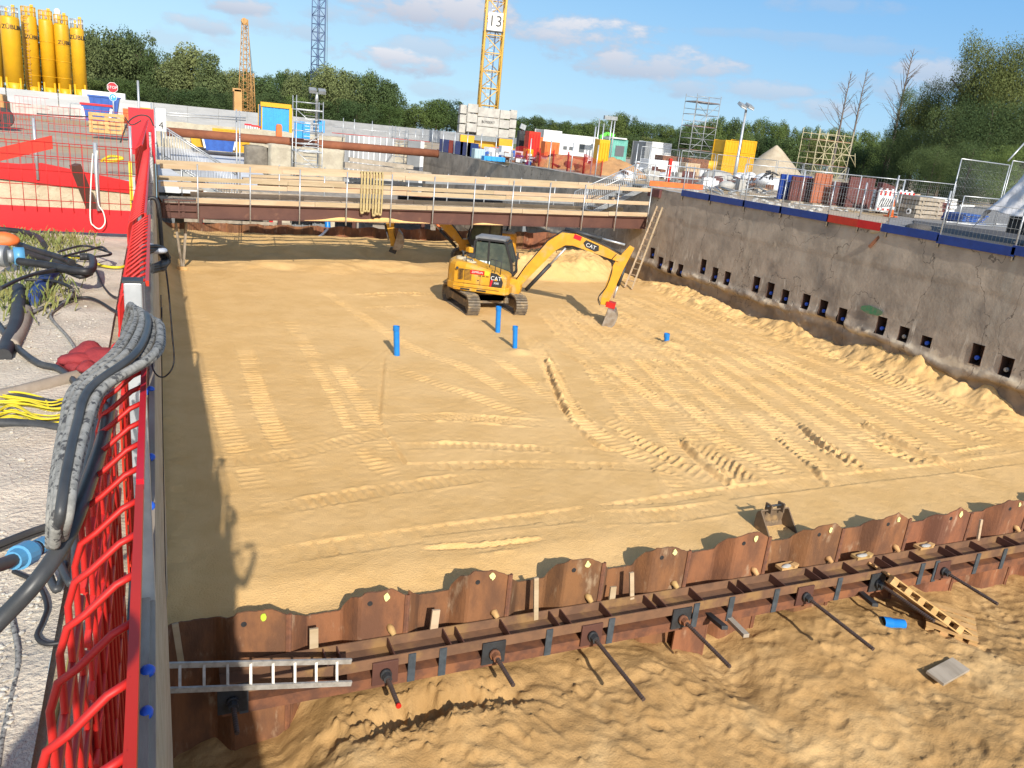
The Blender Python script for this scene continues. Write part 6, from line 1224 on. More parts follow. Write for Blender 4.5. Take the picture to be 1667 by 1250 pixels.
    # red and white barriers and a cone
    for i, (px, py) in enumerate(((1437, 340), (1468, 342))):
        p = at(px, py, y=26.6); p.z = .1; t = thing('traffic_barrier', p, ['red and white striped plastic traffic barrier beside the dark red board', 'red and white striped plastic traffic barrier nearer the low wire fence'][i], 'barrier', 'red and white traffic barriers'); w = .92
        b = MB(); b.box(p+Vector((0, 0, .5)), (w, .10, .9)); b.build('board', WHITE, t, bevel=.02)
        b = MB(); [b.box(p+Vector((-w/2+.1+.27*k, -.055, .82)), (.11, .01, .2)) for k in range(4)]; [b.box(p+Vector((-w/2+.12+.3*k, -.055, .12)), (.12, .01, .08)) for k in range(3)]; b.build('red_blocks', RED, t)
        b = MB(); 
        for k in range(6): x = p.x-w/2+.08+.13*k; b.prism([(x, p.z+.25), (x+.05, p.z+.25), (x+.19, p.z+.6), (x+.14, p.z+.6)], 'y', p.y-.062, p.y-.055)
        b.build('black_stripes', STEELD, t); b = MB(); [b.cyl(p+Vector((s*.35, 0, .95)), p+Vector((s*.35, 0, 1.02)), .05, n=8) for s in (-1, 0, 1)]; b.build('lugs', WHITE, t)
    p = at(1449, 352, y=25); p.z = .02; t = thing('traffic_cone', p, 'slim orange and white traffic cone in front of the striped barriers', 'cone'); b = MB(); b.box(p+Vector((0, 0, .03)), (.4, .4, .05)); b.cyl(p+Vector((0, 0, .05)), p+Vector((0, 0, .75)), .13, .03, n=14); b.build('body', ORANGE, t); b = MB(); b.cyl(p+Vector((0, 0, .3)), p+Vector((0, 0, .42)), .102, .084, n=14); b.build('white_band', WHITE, t)
    p = at(1504, 352, y=21.9); t = thing('warning_disc', p, 'small white round sign with a dark dot hanging on the mesh at right', 'sign'); b = MB(); b.tube([(21.87, 18.6-.0, .66), (21.85, 18.6, .66)], .09, 16); b.build('disc', WHITE, t); b = MB(); b.tube([(21.85, 18.6, .66), (21.845, 18.6, .66)], .045, 10); b.build('dot', STEELD, t)
    # timber and steel stacks
    rows = [((1478, 322), (1522, 326), 26, .9, WOODO, 'stack of weathered timber beams behind the low wire fence', 'timber stack'), ((1465, 338), (1500, 342), 27.5, .4, WOODO, 'low weathered timber pile right of the striped barriers', 'timber stack'), ((1500, 330), (1530, 334), 27, .7, REDD, 'dark red machine part behind the low wire fence', 'machine part'), ((1290, 300), (1330, 303), 40, .7, WOOD, 'yellow timber girder pile behind the dark blue board', 'timber stack'), ((1345, 297), (1400, 303), 38, .8, WOOD, 'long yellow timber girder pile behind the orange board', 'timber stack'), ((1385, 318), (1405, 320), 33, 1.0, WHITE, 'white covered pallet load behind the dark red board', 'pallet load'), ((1420, 312), (1448, 316), 31, 1.0, mat('pale_blue_grey', (.42, .46, .50), None), 'pale blue grey panel standing behind the striped barriers', 'panel'), ((1550, 350), (1590, 352), 25, .45, BLUEC, 'low blue stack left of the tarpaulin foot', 'stack'), ((1500, 322), (1545, 326), 30, .5, WHITE, 'pale plastic wrapped load right of the timber stack', 'pallet load'), ((1050, 300), (1105, 304), 48, .6, GALVD, 'grey scaffold parts piled behind the right stair', 'scaffold parts')]
    R = random.Random(5)
    for (a, b_, y, h, m, lab, cat_) in rows:
        A, B = at(*a, y=y), at(*b_, y=y); w = abs(B.x-A.x); t = thing(cat_.replace(' ', '_'), ((A.x+B.x)/2, y, 0), lab, cat_)
        b = MB(); k = 5; z0 = 0
        zt = max(A.z+.12, .22)
        for j in range(k):
            zz = zt*(j+.5)/k; b.box(((A.x+B.x)/2+R.uniform(-.08, .08), y+R.uniform(-.05, .05), zz), (w*R.uniform(.85, 1), 1.1, zt/k*.8))
        b.build('load', m, t); b = MB(); [b.box(((A.x+B.x)/2+s*w*.3, y, zt*(j+1)/k-.01), (.09, 1.15, zt/k*.28)) for s in (-1, 1) for j in range(k-1)]; b.build('spacers', WOODO, t)
    # sacks and sheets
    for i, (px, py, y, s) in enumerate(((1222, 292, 43, .75), (1238, 300, 40, .9), (1252, 298, 39, .7), (1262, 306, 37, .55), (1207, 292, 45, .7), (1180, 296, 46, 1.0))):
        p = at(px, py, y=y); t = thing('big_bag', p, ['white big bag behind the lamp mast foot', 'large white big bag right of the lamp mast', 'white big bag with a dark strap at the sack pile', 'smaller white sack nearest the blue board', 'white sheet heap left of the lamp mast', 'pale sand coloured heap under a sheet left of the lamp mast'][i], 'big bag', 'white sacks by the lamp mast'); b = MB(); b.lump(p+Vector((0, 0, .12)), s*.85, 20+i, 3, (1, .9, .62), .85); b.build('bag', WHITE if i < 5 else CONC_L, t)
    b = MB(); p = at(1250, 298, y=37); 
    for k in range(9): a = R.uniform(0, 6.3); b.tube([p+Vector((R.uniform(-.3, .3), R.uniform(-.3, .3), .2+R.uniform(0, .5))), p+Vector((R.uniform(-.7, .7), R.uniform(-.3, .3), R.uniform(0, .7)))], .05, 5)
    tag(b.build('black_hoses', BLACK), 'tangle of black hoses over the white big bags', 'hose')
    b = MB(); 
    for k in range(60):
        p = at(1180+R.uniform(-40, 90), 300+R.uniform(-6, 16), z=.1); a = R.uniform(0, 3.1); L = R.uniform(.4, 1.6); b.tube([p, p+Vector((math.cos(a)*L, math.sin(a)*L, R.uniform(0, .25)))], R.uniform(.02, .05), 5)
    o = tag(b.build('scrap_metal', GALVD), 'litter of grey scaffold clamps and scrap around the lamp mast', 'scrap'); structure(o, 'stuff')
    b = MB()
    for k in range(220):
        p = at(R.uniform(1115, 1420), R.uniform(305, 345), z=.03)
        if p.x < 22.6 or p.y < 18: continue
        b.lump((p.x, p.y, .03), R.uniform(.04, .14), k, 1, (1.3, 1, .6), .5, smooth=False)
    o = tag(b.build('rubble', CONC_L), 'pale concrete rubble scattered behind the blue toe boards', 'rubble'); structure(o, 'stuff')
    p = at(1166, 299, y=40); b = MB(); b.cyl(p, p+Vector((.1, -.3, .1)), .3, n=16); b.cyl(p, p+Vector((1.0, .2, .1)), .1, n=8); tag(b.build('red_machine', RED), 'small red round machine lying on the rubble', 'machine')
    # lamp mast
    p = at(1195, 292, y=48); t = thing('lamp_mast', p, 'tall pale lamp mast with two floodlights above the scrap and white sacks', 'lamp mast'); q = at(1208, 178, y=48); b = MB(); b.tube([(p.x, 48, -.1), (p.x, 48, p.z+1.5), (p.x, 48, p.z+1.6), (p.x, 48, q.z)], [.13, .12, .09, .085], 10); b.build('mast', GALV, t)
    x, z = p.x, q.z; b = MB(); b.tube([(x, 48, z-.1), (x-.2, 47.8, z+.15)], .05, 6); b.build('bracket', GALV, t)
    for k, dx in enumerate((-.55, .1)): b = MB(); b.box((x+dx, 47.8, z+.25), (.55, .5, .22), M=Matrix.Rotation(.5, 3, 'X') @ Matrix.Rotation(.25, 3, 'Y')); o = b.build('floodlight', GALVD, t, bevel=.03); b = MB(); b.box((x+dx-.03, 47.65, z+.14), (.46, .4, .03), M=Matrix.Rotation(.5, 3, 'X') @ Matrix.Rotation(.25, 3, 'Y')); b.build('lamp_glass', WHITE, o)
    # scaffolds at the back
    scaffold('scaffold', 'tall dark scaffold tower with guard rails in front of the far trees', at(1132, 243, y=66), 2.7, 1.8, at(1132, 166, y=66).z, 6, 0, GALVD, planks=True, bays=2, over=.7, plankm=RUST)
    LOWS = scaffold('scaffold', 'low wide pale scaffold with diagonal braces right of the sand heap', at(1338, 268, y=52), 3.6, 1.8, at(1335, 222, y=52).z-.3, 4, 0, mat('pale_scaffold', (.42, .38, .24), None, rough=.6), bays=4, over=.9, planks=True, plankm=RUST)
    A = at(1368, 222, y=52); B = at(1392, 270, y=52); b = MB(); b.tube([A, B], .03, 6); b.tube([A+Vector((0, 1.8, 0)), B+Vector((0, 1.8, 0))], .03, 6); b.tube([at(1366, 250, y=52), at(1392, 254, y=52)], .03, 6); b.tube([at(1392, 250, y=52), at(1392, 272, y=52)], .03, 6); b.build('raker', bpy.data.materials['pale_scaffold'], LOWS)
    # yellow box stacks
    for i, (xa, xb) in enumerate(((1167, 1190), (1194, 1216))):
        a, b_ = at(xa, 262, y=60), at(xb, 264, y=60)
        z1 = at(xa, 228, y=60).z
        for k in range(3): h = (z1+.1)/3; boxt('yellow_box', f'{["bottom", "middle", "top"][k]} yellow steel box of the {["left", "right"][i]} stack behind the lamp mast', 'steel box', ((a.x+b_.x)/2, 60, h*k+.01), (b_.x-a.x, 1.6, h-.05), YELS, group='stacked yellow boxes')
    a = at(1150, 258, y=58); t = thing('yellow_tub', (a.x, 58, 0), 'round yellow tub left of the stacked yellow boxes', 'tub'); b = MB(); b.cyl((a.x, 58, .6), (a.x, 58, 1.4), .9, 1.0, n=24); b.build('tub', YELS, t); b = MB(); b.cyl((a.x, 58, 0), (a.x, 58, .62), .8, n=12); b.build('stand', RUSTB, t)
    # sand heap
    X, Yy = np.meshgrid(np.linspace(-1, 1, 70), np.linspace(-1, 1, 60)); c = at(1260, 262, y=62); r = np.hypot(X, Yy); zt = at(1257, 233, y=62).z; Z = zt*np.clip(1-r, 0, 1)**.92 + .1*fbm(X*4, Yy*4, 700, 4)*np.clip(1-r, 0, 1); w = (at(1295, 262, y=62).x-at(1218, 262, y=62).x)/2*1.25
    structure(tag(grid_mesh('sand_heap', c.x+X*w, 62+Yy*w, Z-.02, mat('grey_sand', (.45, .38, .28), (.38, .31, .22), 1.5, .95, bump=.03, bscale=8)), 'conical pale sand heap in front of the far trees', 'sand heap'), 'thing')
    c = at(1000, 290, y=44); X2 = np.clip(1-r, 0, 1); structure(tag(grid_mesh('soil_heap', c.x+.9+X*2.5, 46+Yy*2.2, 1.25*X2**.8*(1+.2*fbm(X*3, Yy*3, 701, 3))-.02, mat('orange_soil', (.44, .25, .11), (.36, .2, .09), 1.5, .95, bump=.04, bscale=6)), 'orange brown soil heap behind the right stair', 'soil heap'), 'thing')
    c = at(905, 272, y=50); structure(tag(grid_mesh('rubble_heap', c.x+.8+X*2.6, 50.5+Yy*1.5, 1.0*X2**.7*(1+.3*fbm(X*4, Yy*4, 702, 3))-.02, bpy.data.materials['orange_soil']), 'low reddish heap behind the red safety mesh', 'soil heap'), 'thing')
    # cabins and containers
    def cabin(name, lab, xa, xb, yb, yt, y, m, d=2.4, win=()):
        a, b_ = at(xa, yb, y=y), at(xb, yb, y=y); zt = at((xa+xb)/2, yt, y=y).z; t = boxt(name, lab, 'container' if 'container' in name else 'cabin', ((a.x+b_.x)/2, y+d/2, 0), (b_.x-a.x, d, zt), m, trim=m)
        for (u0, u1, v0, v1) in win: b = MB(); w = b_.x-a.x; b.box((a.x+w*(u0+u1)/2, y-.03, zt*(v0+v1)/2), (w*(u1-u0), .05, zt*(v1-v0))); b.build('window', mat('window_grey', (.12, .13, .14), None, rough=.2) if 'window_grey' not in bpy.data.materials else bpy.data.materials['window_grey'], t)
        return t
    cabin('white_container', 'plain tall white container right of the orange container', 882, 910, 254, 212, 84, WHITE)
    cabin('site_cabin', 'long white site cabin with small dark windows', 911, 960, 256, 220, 86, WHITE, win=((.08, .2, .35, .5), (.28, .4, .35, .5), (.6, .78, .3, .65)))
    cabin('site_cabin', 'white site cabin with a narrow dark window beside the teal cab', 961, 990, 256, 224, 86, WHITE, win=((.7, .78, .5, .8), (.1, .4, .3, .6)))
    TEALC = cabin('teal_cabin', 'teal glazed cabin with a white roof at the end of the white cabins', 992, 1018, 256, 227, 82, TEAL, win=((.3, .85, .3, .75),)); a = at(1005, 226, y=82); b = MB(); b.box((a.x+.1, 83.1, at(1005, 226, y=82).z+.08), (2.0, 2.8, .14)); b.build('roof', WHITE, TEALC)
    cabin('white_box', 'white box trailer behind the right stair with a grey side', 1058, 1089, 262, 232, 70, WHITE); cabin('grey_box', 'grey end of the white box trailer', 1048, 1057, 262, 231, 70, FORMD)
    cabin('orange_container', 'orange container between the tower crane and the white container', 855, 880, 254, 222, 76, ORANGE)
    p = at(985, 224, y=90); b = MB(); b.bar(at(975, 224, y=84), at(988, 217, y=84), .25, .35); b.bar(at(988, 217, y=84), at(1000, 221, y=84), .25, .35); tag(b.build('green_boom', GREEN), 'bright green machine arm showing above the white cabin', 'machine arm')
    for i, (px, y0, y1, y) in enumerate(((960, 290, 205, 44), (968, 262, 192, 60), (976, 262, 200, 62), (992, 230, 190, 80), (997, 230, 192, 80))):
        a = at(px, y0, y=y); b = MB(); b.tube([(a.x, y, 0), (a.x, y, at(px, y1, y=y).z)], .05 if y < 70 else .07, 6); tag(b.build('pole', GALV), f'slim galvanised pole standing near the white cabins, {ORD[i]} from the left', 'pole', 'poles near the white cabins')
    b = MB(); a = at(994, 192, y=80); b.box((a.x, 80, a.z), (1.6, .3, .4)); tag(b.build('floodlight', GALVD), 'wide grey floodlight bar above the teal cabin', 'floodlight')
    # along the far right rim: blue boards, red mesh, cabinets
    for i, (px, py0, m) in enumerate(((722, 250, BLUE), (733, 252, RED), (745, 255, BLUE), (757, 258, BLUE), (768, 262, BLUEC))):
        p = at(px, py0, x=22.15); b = MB(); b.box((22.15, p.y, .5), (.06, 2.3 if m is not RED else .9, 1.0)); tag(b.build('rim_board', m), ['blue board on the far right rim, farthest one', 'bright red board on the far right rim', 'blue board on the far right rim beside the red one', 'blue board on the far right rim before the crane foot', 'lighter blue board on the far right rim nearest the crane foot'][i], 'board', 'boards on the far right rim')
    for k in range(12):
        y = 72-2.95*k; t = thing('rim_post', (22.1, y, 0), f'thin railing post on the far right rim beyond the bridge, {ORD[k]} from the far end', 'post', 'railing posts on the far right rim'); b = MB(); b.tube([(22.1, y, -.1), (22.1, y, 1.75)], .035, 6); b.build('tube', GALV, t); b = MB(); b.box((22.1, y, .02), (.12, .12, .05)); b.build('foot', GALVD, t)
    for k in range(5):
        y0 = 40.5+2.4*k; t = thing('red_mesh', (23, y0, 0), f'red safety mesh behind the far right rim, {ORD[k]} from the right stair', 'safety mesh', 'red safety meshes by the crane'); b = MB(); n = 44
        for j in range(n): yy = y0+2.3*j/n; b.tube([(23.0+.25*math.sin(k+j*.15), yy, .05), (23.0+.25*math.sin(k+j*.15), yy, 1.05-.15*math.sin(j*.14))], .008, 4)
        b.build('strands', REDM, t); b = MB()
        for z in np.linspace(.1, 1.0, 13): b.tube([(23.0+.25*math.sin(k+j*.15), y0+2.3*j/n, z-.15*math.sin(j*.14)*z) for j in range(n)], .008, 4)
        b.build('bands', REDM, t)
    b = MB(); 
    R2 = random.Random(9)
    for i, (px, py, y, s, m, lab) in enumerate(((865, 246, 60, (1.0, .8, 1.5), RED, 'tall red cabinet in front of the orange container'), (859, 258, 57, (.6, .6, .7), YELS, 'small yellow box beside the red cabinet'), (893, 262, 56, (1.2, .8, 1.4), ORANGE, 'orange ribbed box behind the red safety mesh'), (975, 268, 46, (.75, .9, 1.55), YELS, 'tall orange yellow cabinet behind the red mesh near the stair'), (925, 266, 52, (2.6, .9, .55), RUSTO, 'wide rusty steel frame load behind the red mesh'), (845, 252, 62, (.5, .5, 1.9), STEELD, 'narrow dark cabinet left of the red one'), (803, 262, 53, (1.6, .6, .3), CYAN, 'bright blue low box at the crane foot'), (778, 256, 56, (.8, .7, .6), mat('pale_teal', (.35, .46, .5), None), 'pale blue grey cabinet at the crane foot'), (822, 258, 57, (.9, .6, .9), WHITE, 'white sack load at the crane foot'), (805, 250, 60, (.6, .4, .5), RED, 'red and white block at the crane foot'), (1110, 262, 56, (4.5, 1.2, .3), RUST, 'long rusty steel stack under the tall scaffold'), (1080, 272, 54, (3.6, 1.2, .5), WHITE, 'row of white pipes behind the right stair'), (1120, 285, 46, (1.2, .8, .8), WOOD, 'wooden crate behind the right stair'))):
        a = at(px, py, y=y); t = thing('site_load', (a.x, y, 0), lab, 'site equipment'); b = MB(); z0 = 0; b.box((a.x, y, (max(a.z, 0)+s[2])/2), (s[0], s[1], max(a.z, 0)+s[2])); b.build('body', m, t, bevel=.03); f = MB(); n = 4; [f.box((a.x-s[0]/2+s[0]*(k+.5)/n, y-s[1]/2-.02, (max(a.z, 0)+s[2])/2), (s[0]/n*.3, .05, (max(a.z, 0)+s[2])*.8)) for k in range(n)]; f.build('ribs', m, t)
    b = MB()
    for k in range(120):
        yy = R2.uniform(50, 70); x = 22.5+R2.uniform(0, 2.2); b.box((x, yy, R2.uniform(.1, .6)), (R2.uniform(.1, .6), R2.uniform(.1, .6), R2.uniform(.1, .5)), R2.uniform(0, 3), mi=R2.choice((0, 0, 1, 2, 2, 3)))
    o = tag(b.build('site_clutter', [WHITE, BLUEC, GALV, RUST]), 'jumble of white and blue site material along the far right rim', 'clutter'); structure(o, 'stuff')
    b = MB(); R3 = random.Random(77)
    for k in range(260):
        x, yy = R3.uniform(24, 48), R3.uniform(36, 64)
        if abs(x-26.5) < 3 and abs(yy-46) < 3: continue
        q = R3.random()
        if q < .5: L = R3.uniform(.5, 2.5); a = R3.uniform(0, 3.1); z = R3.uniform(.05, .5); b.bar((x, yy, z), (x+math.cos(a)*L, yy+math.sin(a)*L*.4, z+R3.uniform(-.04, .2)), R3.uniform(.06, .3), R3.uniform(.04, .14), mi=R3.choice((0, 1, 2, 3, 4)))
        elif q < .8: b.box((x, yy, R3.uniform(.15, .5)), (R3.uniform(.2, .9), R3.uniform(.2, .7), R3.uniform(.2, .8)), R3.uniform(0, 3), mi=R3.choice((0, 0, 3, 4, 5)))
        else: b.lump((x, yy, .2), R3.uniform(.2, .6), k, 2, (1.2, 1, .6), .7, mi=R3.choice((0, 5, 5)))
    o = tag(b.build('yard_clutter', [WHITE, WOOD, GALV, RUST, REDD, CONC_L]), 'jumble of timber, white sheets and steel strewn over the right site yard', 'clutter'); structure(o, 'stuff')
    for k in range(7):
        A = Vector((24.2+3.6*k, 38.5+1.4*k, 0)); heras('wire_fence', f'grey wire fence panel across the right site yard, {ORD[k]} from the stair', A, A+Vector((3.3, 1.2, 0)), 1.9, GALVD, 'wire fence panels across the yard')
    # upper gangway at the right stair
    t = thing('gangway', (22.6, 33.5, 0), 'galvanised gangway with railing at the top of the right stair', 'gangway'); y = 34.3
    b = MB(); b.box((23.8, y+.5, .03), (3.8, 1.2, .06)); b.build('deck', GALVD, t)
    for yy in (y-.1, y+1.1):
        b = MB(); [b.tube([(x, yy, 0), (x, yy, 2.0 if x in (22.0,) else 1.15)], .026, 6) for x in (22.0, 23.2, 24.4, 25.6)]; b.build('post', GALV, t)
        for z in (.55, 1.1): b = MB(); b.tube([(21.9, yy, z), (25.7, yy, z)], .024, 6); b.build('rail', GALV, t)
    b = MB(); b.box((23.8, y-.12, .2), (3.2, .03, .25)); b.build('toe_board', ORANGE, t); b = MB(); b.box((23.5, y+.3, .75), (.16, .12, 1.4)); b.build('red_upright', RED, t)
    b = MB(); b.box((22.2, 33.2, -.2), (.7, 1.0, .35)); b.build('landing_block', REDD, t)
right_site()
# ------------------------------------------------------------------ silos, cranes
def silos():
    D = 128.0
    L = [(-6, 30, 'cut off by the left edge behind the first full silo', 0, 0), (22.5, 28, 'leftmost full silo, the widest one with black lettering round the top', 0, 1), (54, 30, 'second silo with a ladder running down its side', 2, 0), (78, 34, 'third silo with faint rings', 1, 0), (104, 29, 'fourth silo carrying a white filter on its roof', 1, 0), (128, 50, 'rightmost silo with black lettering and a roof railing', 0, 1)]
    tops = [30, 28, 27, 33, 40, 47]
    xs = [(-26, 4), (4, 36), (38, 64), (66, 90), (90, 115), (116, 139)]
    bot = [132, 135, 141, 143, 145, 146]
    for i, (x0, x1) in enumerate(xs):
        # edges at mid height, in the photo the tops lean left
        mx = (x0+x1)/2; y = D-(3.5 if i in (1, 5) else 0) + (0 if i else 4)
        zb = at(mx+10, bot[i], y=y).z; p = at(mx+12, bot[i], y=y); zt = at(mx, tops[i], y=y).z; r = abs(at(x1, 90, y=y).x-at(x0, 90, y=y).x)/2; cx = at(mx, 88, y=y).x
        t = thing('silo', (cx, y, 0), 'tall yellow silo, ' + L[i][2], 'silo', 'yellow silos at the left')
        b = MB(); b.tube([(cx, y, zb), (cx, y, zt-.25), (cx, y, zt), (cx, y, zt+.15)], [r, r, r*.93, r*.3], 32); o = b.build('shell', YELS, t)
        b = MB(); b.tube([(cx, y, zb-1.9), (cx, y, zb)], [.35, r*.98], 24); b.build('hopper', YELS, t)
        b = MB(); [b.tube([(cx+r*1.0*math.cos(a), y+r*math.sin(a), 0), (cx+r*math.cos(a), y+r*math.sin(a), zb+.6)], .14, 6) for a in (.8, 2.35, 3.95, 5.5)]; [b.tube([(cx+r*math.cos(a), y+r*math.sin(a), zb-.2), (cx+r*.2*math.cos(a), y+r*math.sin(a), zb-2.2)], .09, 5) for a in (3.95, 5.5)]; b.tube([(cx-r, y-r*.7, zb-2.2), (cx+r, y-r*.7, zb-2.2)], .09, 5); b.build('legs', YELS, t)
        if L[i][3] or i == 2:
            for k in range(3): z = zb+(zt-zb)*(.16+.26*k); g = MB(); g.tube([(cx+r*1.01*math.cos(a), y+r*1.01*math.sin(a), z) for a in np.linspace(0, 6.28, 33)[:-1]], .05, 4, closed=True); g.build('ring', RUSTO if False else YELS, o)
        if i == 2:
            g = MB(); xl = cx-r*.35; yl = y-r*.98
            [g.tube([(xl+s, yl, zb), (xl+s, yl, zt)], .04, 4) for s in (-.22, .22)]; [g.box((xl, yl, z), (.44, .06, .06)) for z in np.arange(zb, zt, .4)]; [g.tube([(xl+.38*math.cos(a), yl-.38*abs(math.sin(a)), z) for a in np.linspace(0, 3.14, 7)], .025, 4) for z in np.arange(zb+2, zt, .8)]; g.build('ladder', AMBER, t)
        g = MB(); n = 14; [g.tube([(cx+r*.9*math.cos(a), y+r*.9*math.sin(a), zt), (cx+r*.9*math.cos(a), y+r*.9*math.sin(a), zt+1.1)], .05, 4) for a in np.linspace(0, 6.28, n)]; [g.tube([(cx+r*.9*math.cos(a), y+r*.9*math.sin(a), zt+h) for a in np.linspace(0, 6.28, 17)[:-1]], .04, 4, closed=True) for h in (.55, 1.1)]; g.build('roof_railing', YELS if i not in (5, 1) else GALV, t)
        g = MB(); g.box((cx+r*.5, y-r*.4, zt+.7), (.35, .35, 1.4)); g.box((cx-r*.2, y-r*.6, zt+.5), (.3, .3, .9)); g.build('roof_fitting', YELS, t)
        if i == 4: g = MB(); g.tube([(cx-.3, y-.3, zt+.1), (cx-.3, y-.3, zt+1.2), (cx-.3, y-.3, zt+1.6), (cx-.3, y-.3, zt+1.85)], [.36, .36, .42, .2], 16); g.build('filter', WHITE, t)
        if i in (1, 5, 2, 4):
            zz = {1: 56, 5: 63, 2: 61, 4: 70}[i]; z = at(mx, zz if i in (1, 5) else zz, y=y).z
            M = Matrix.Translation((0, 0, z)); tx = {1: 'ZÜBLIN  ZÜBLIN  ZÜBLIN', 5: 'ZÜBLIN  ZÜBLIN  ZÜBLIN', 2: 'ZÜBLIN', 4: 'ZÜBLIN'}[i]
            if i in (1, 5): z = {1: at(mx, 45, y=y).z, 5: at(mx, 62, y=y).z}[i]; M = Matrix.Translation((0, 0, z)) @ Matrix.Rotation(.35, 4, 'Z')
            else: M = Matrix.Translation((0, 0, z)) @ Matrix.Rotation(.75, 4, 'Z')
            text_mb(tx, .72 if i in (1, 5) else .66, BLACK, 'lettering', o, M, .03, wrap=r+.03)
silos()
def lattice(b, c, w0, w1, z0, z1, n, rl, rd, rz=.0):
    R = Matrix.Rotation(rz, 3, 'Z'); C = [R @ Vector((s, q, 0)) for s, q in ((-.5, -.5), (.5, -.5), (.5, .5), (-.5, .5))]
    def q(k, z): f = (z-z0)/(z1-z0); return Vector((c[0], c[1], z))+C[k % 4]*(w0+(w1-w0)*f)
    for k in range(4): b.tube([q(k, z0), q(k, z1)], rl, 6)
    for i in range(n):
        a, e = z0+(z1-z0)*i/n, z0+(z1-z0)*(i+1)/n
        for k in range(4):
            if (i+k) % 2: b.tube([q(k, a), q(k+1, e)], rd, 5)
            else: b.tube([q(k+1, a), q(k, e)], rd, 5)
            b.tube([q(k, a), q(k+1, a)], rd, 5)
def cranes():
    y = 86.0; c = at(790, 222, y=y); cx = c.x; t = thing('tower_crane', (cx, y, 0), 'yellow tower crane mast on a base of stacked pale concrete ballast blocks', 'tower crane')
    zb0, zb1 = at(790, 222, y=y).z, at(790, 176, y=y).z
    rz = -.30; R = Matrix.Rotation(rz, 3, 'Z')
    b = MB(); lattice(b, (cx, y), 2.0, 2.0, zb1-1.5, 26, 13, .13, .055, rz); b.build('mast', YELC, t)
    b = MB(); q = Vector((cx, y, 0)); [b.tube([q+R@Vector((s, .4, zb1-1)), q+R@Vector((s, .4, 26))], .035, 4) for s in (-.35, .15)]; [b.box(q+R@Vector((-.1, .4, z)), (.5, .05, .05), rz) for z in np.arange(zb1, 26, .5)]; b.build('ladder', mat('ladder_grey', (.6, .62, .66), None), t)
    b = MB(); b.tube([q+R@Vector((.2, .0, zb1-1)), q+R@Vector((.2, 0, 26))], .04, 5); b.build('cable', BLUEC, t)
    zs = at(803, 37, y=y).z; b = MB(); b.box(q+R@Vector((0, -1.1, zs)), (1.55, .12, 1.75), rz); b.box(q+R@Vector((-1.1, 0, zs)), (.12, 1.55, 1.75), rz); b.build('number_board', WHITE, t); b = MB(); b.box(q+R@Vector((0, -.9, zs-.95)), (1.9, .5, .12), rz); b.build('board_shelf', STEELD, t)
    MM = Matrix.Translation(R@Vector((.0, -1.18, 0))+Vector((0, 0, zs))) @ Matrix.Rotation(rz, 4, 'Z') @ Matrix.Rotation(math.pi/2, 4, 'X')
    text_mb('13', 1.5, BLACK, 'digits', t, MM, .01)
    # ballast: three courses each side, built as separate blocks
    W_ = 2.75; H = (zb1-zb0)
    def blk(x, yy, z, d, nm='ballast_block'):
        b = MB(); b.box(q+R@Vector((x, yy, z)), d, rz); return b.build(nm, CONC_L, t, bevel=.04)
    for k in range(3):
        z = zb0+H*(k+.5)/3*1.0; h = H/3-.06
        o = blk(0, -2.3-.05*(k % 2), z, (2.35, .7, h)); 
        if k == 1:
            MM = Matrix.Translation(R@Vector((0, -2.75, 0))+Vector((0, 0, z))) @ Matrix.Rotation(rz, 4, 'Z') @ Matrix.Rotation(math.pi/2, 4, 'X'); text_mb('BOSSERT', .36, STEELD, 'lettering', t, MM, .005)
        for s in (-1, 1): blk(s*1.75, -2.45+.15*(k % 2), z-.15*s+.12, (1.1, .75, h*.94)); blk(s*2.7, -1.6, z+.1, (.72, 1.5, h*.95)); blk(s*2.75, .6, z+.05, (.7, 2.4, h*.95))
        blk(0, 2.3, z, (4.4, .7, h))
    b = MB()
    for s in (-1, 1): b.box(q+R@Vector((s*2.1, -1.3, zb0-.42)), (1.5, 2.8, .75), rz); b.box(q+R@Vector((s*2.1, 1.6, zb0-.42)), (1.3, 2.0, .7), rz); b.bar(q+R@Vector((s*2.6, -2.6, zb0-.5)), q+R@Vector((s*.6, 0, .6)), .3, .35); b.bar(q+R@Vector((s*2.9, -2.9, .2)), q+R@Vector((s*1.9, -1.9, zb0-.3)), .5, .4)
    b.box(q+Vector((0, 0, .5)), (2.4, 2.4, 1.0), rz); b.build('base_frame', YELS, t)
    # amber crawler crane with lattice boom
    y = 105; p = at(397, 180, y=y); t = thing('crawler_crane', (p.x, y, 0), 'orange yellow crawler crane with a short lattice mast before the dark trees', 'crane'); cx = p.x; zt = at(397, 37, y=y).z
    cx = at(399, 110, y=y).x; b = MB(); lattice(b, (cx, y), 1.25, .5, 1.2, zt, 18, .05, .024, .4); b.build('boom', AMBER, t); b = MB(); b.box((cx, y, zt+.1), (.6, .5, .6), .4); b.cyl((cx-.1, y-.3, zt+.2), (cx-.1, y+.3, zt+.2), .32, n=14); b.build('boom_head', AMBER, t)
    b = MB(); lattice(b, (cx+.75, y+.5), .7, .4, 1.2, at(405, 118, y=y).z, 8, .045, .024, .4); b.build('back_mast', AMBER, t); b = MB(); b.tube([(cx+.9, y+.5, at(405, 118, y=y).z), (cx+.3, y, zt)], .03, 4); b.tube([(cx+1.2, y+.6, 1), (cx+.3, y, zt*.99)], .025, 4); b.build('guy_line', STEELD, t)
    b = MB(); b.box((cx-.9, y-.2, 2.4), (.9, 1.8, 3.2)); b.box((cx-.2, y, .9), (3.2, 3, 1.1)); b.box((cx-1.0, y-.6, 3.9), (1.0, 1.0, .4)); b.build('body', AMBER, t, bevel=.05); b = MB(); b.box((cx-.3, y-1.4, .1), (4.4, .8, 1.2)); b.build('crawler', STEELD, t)
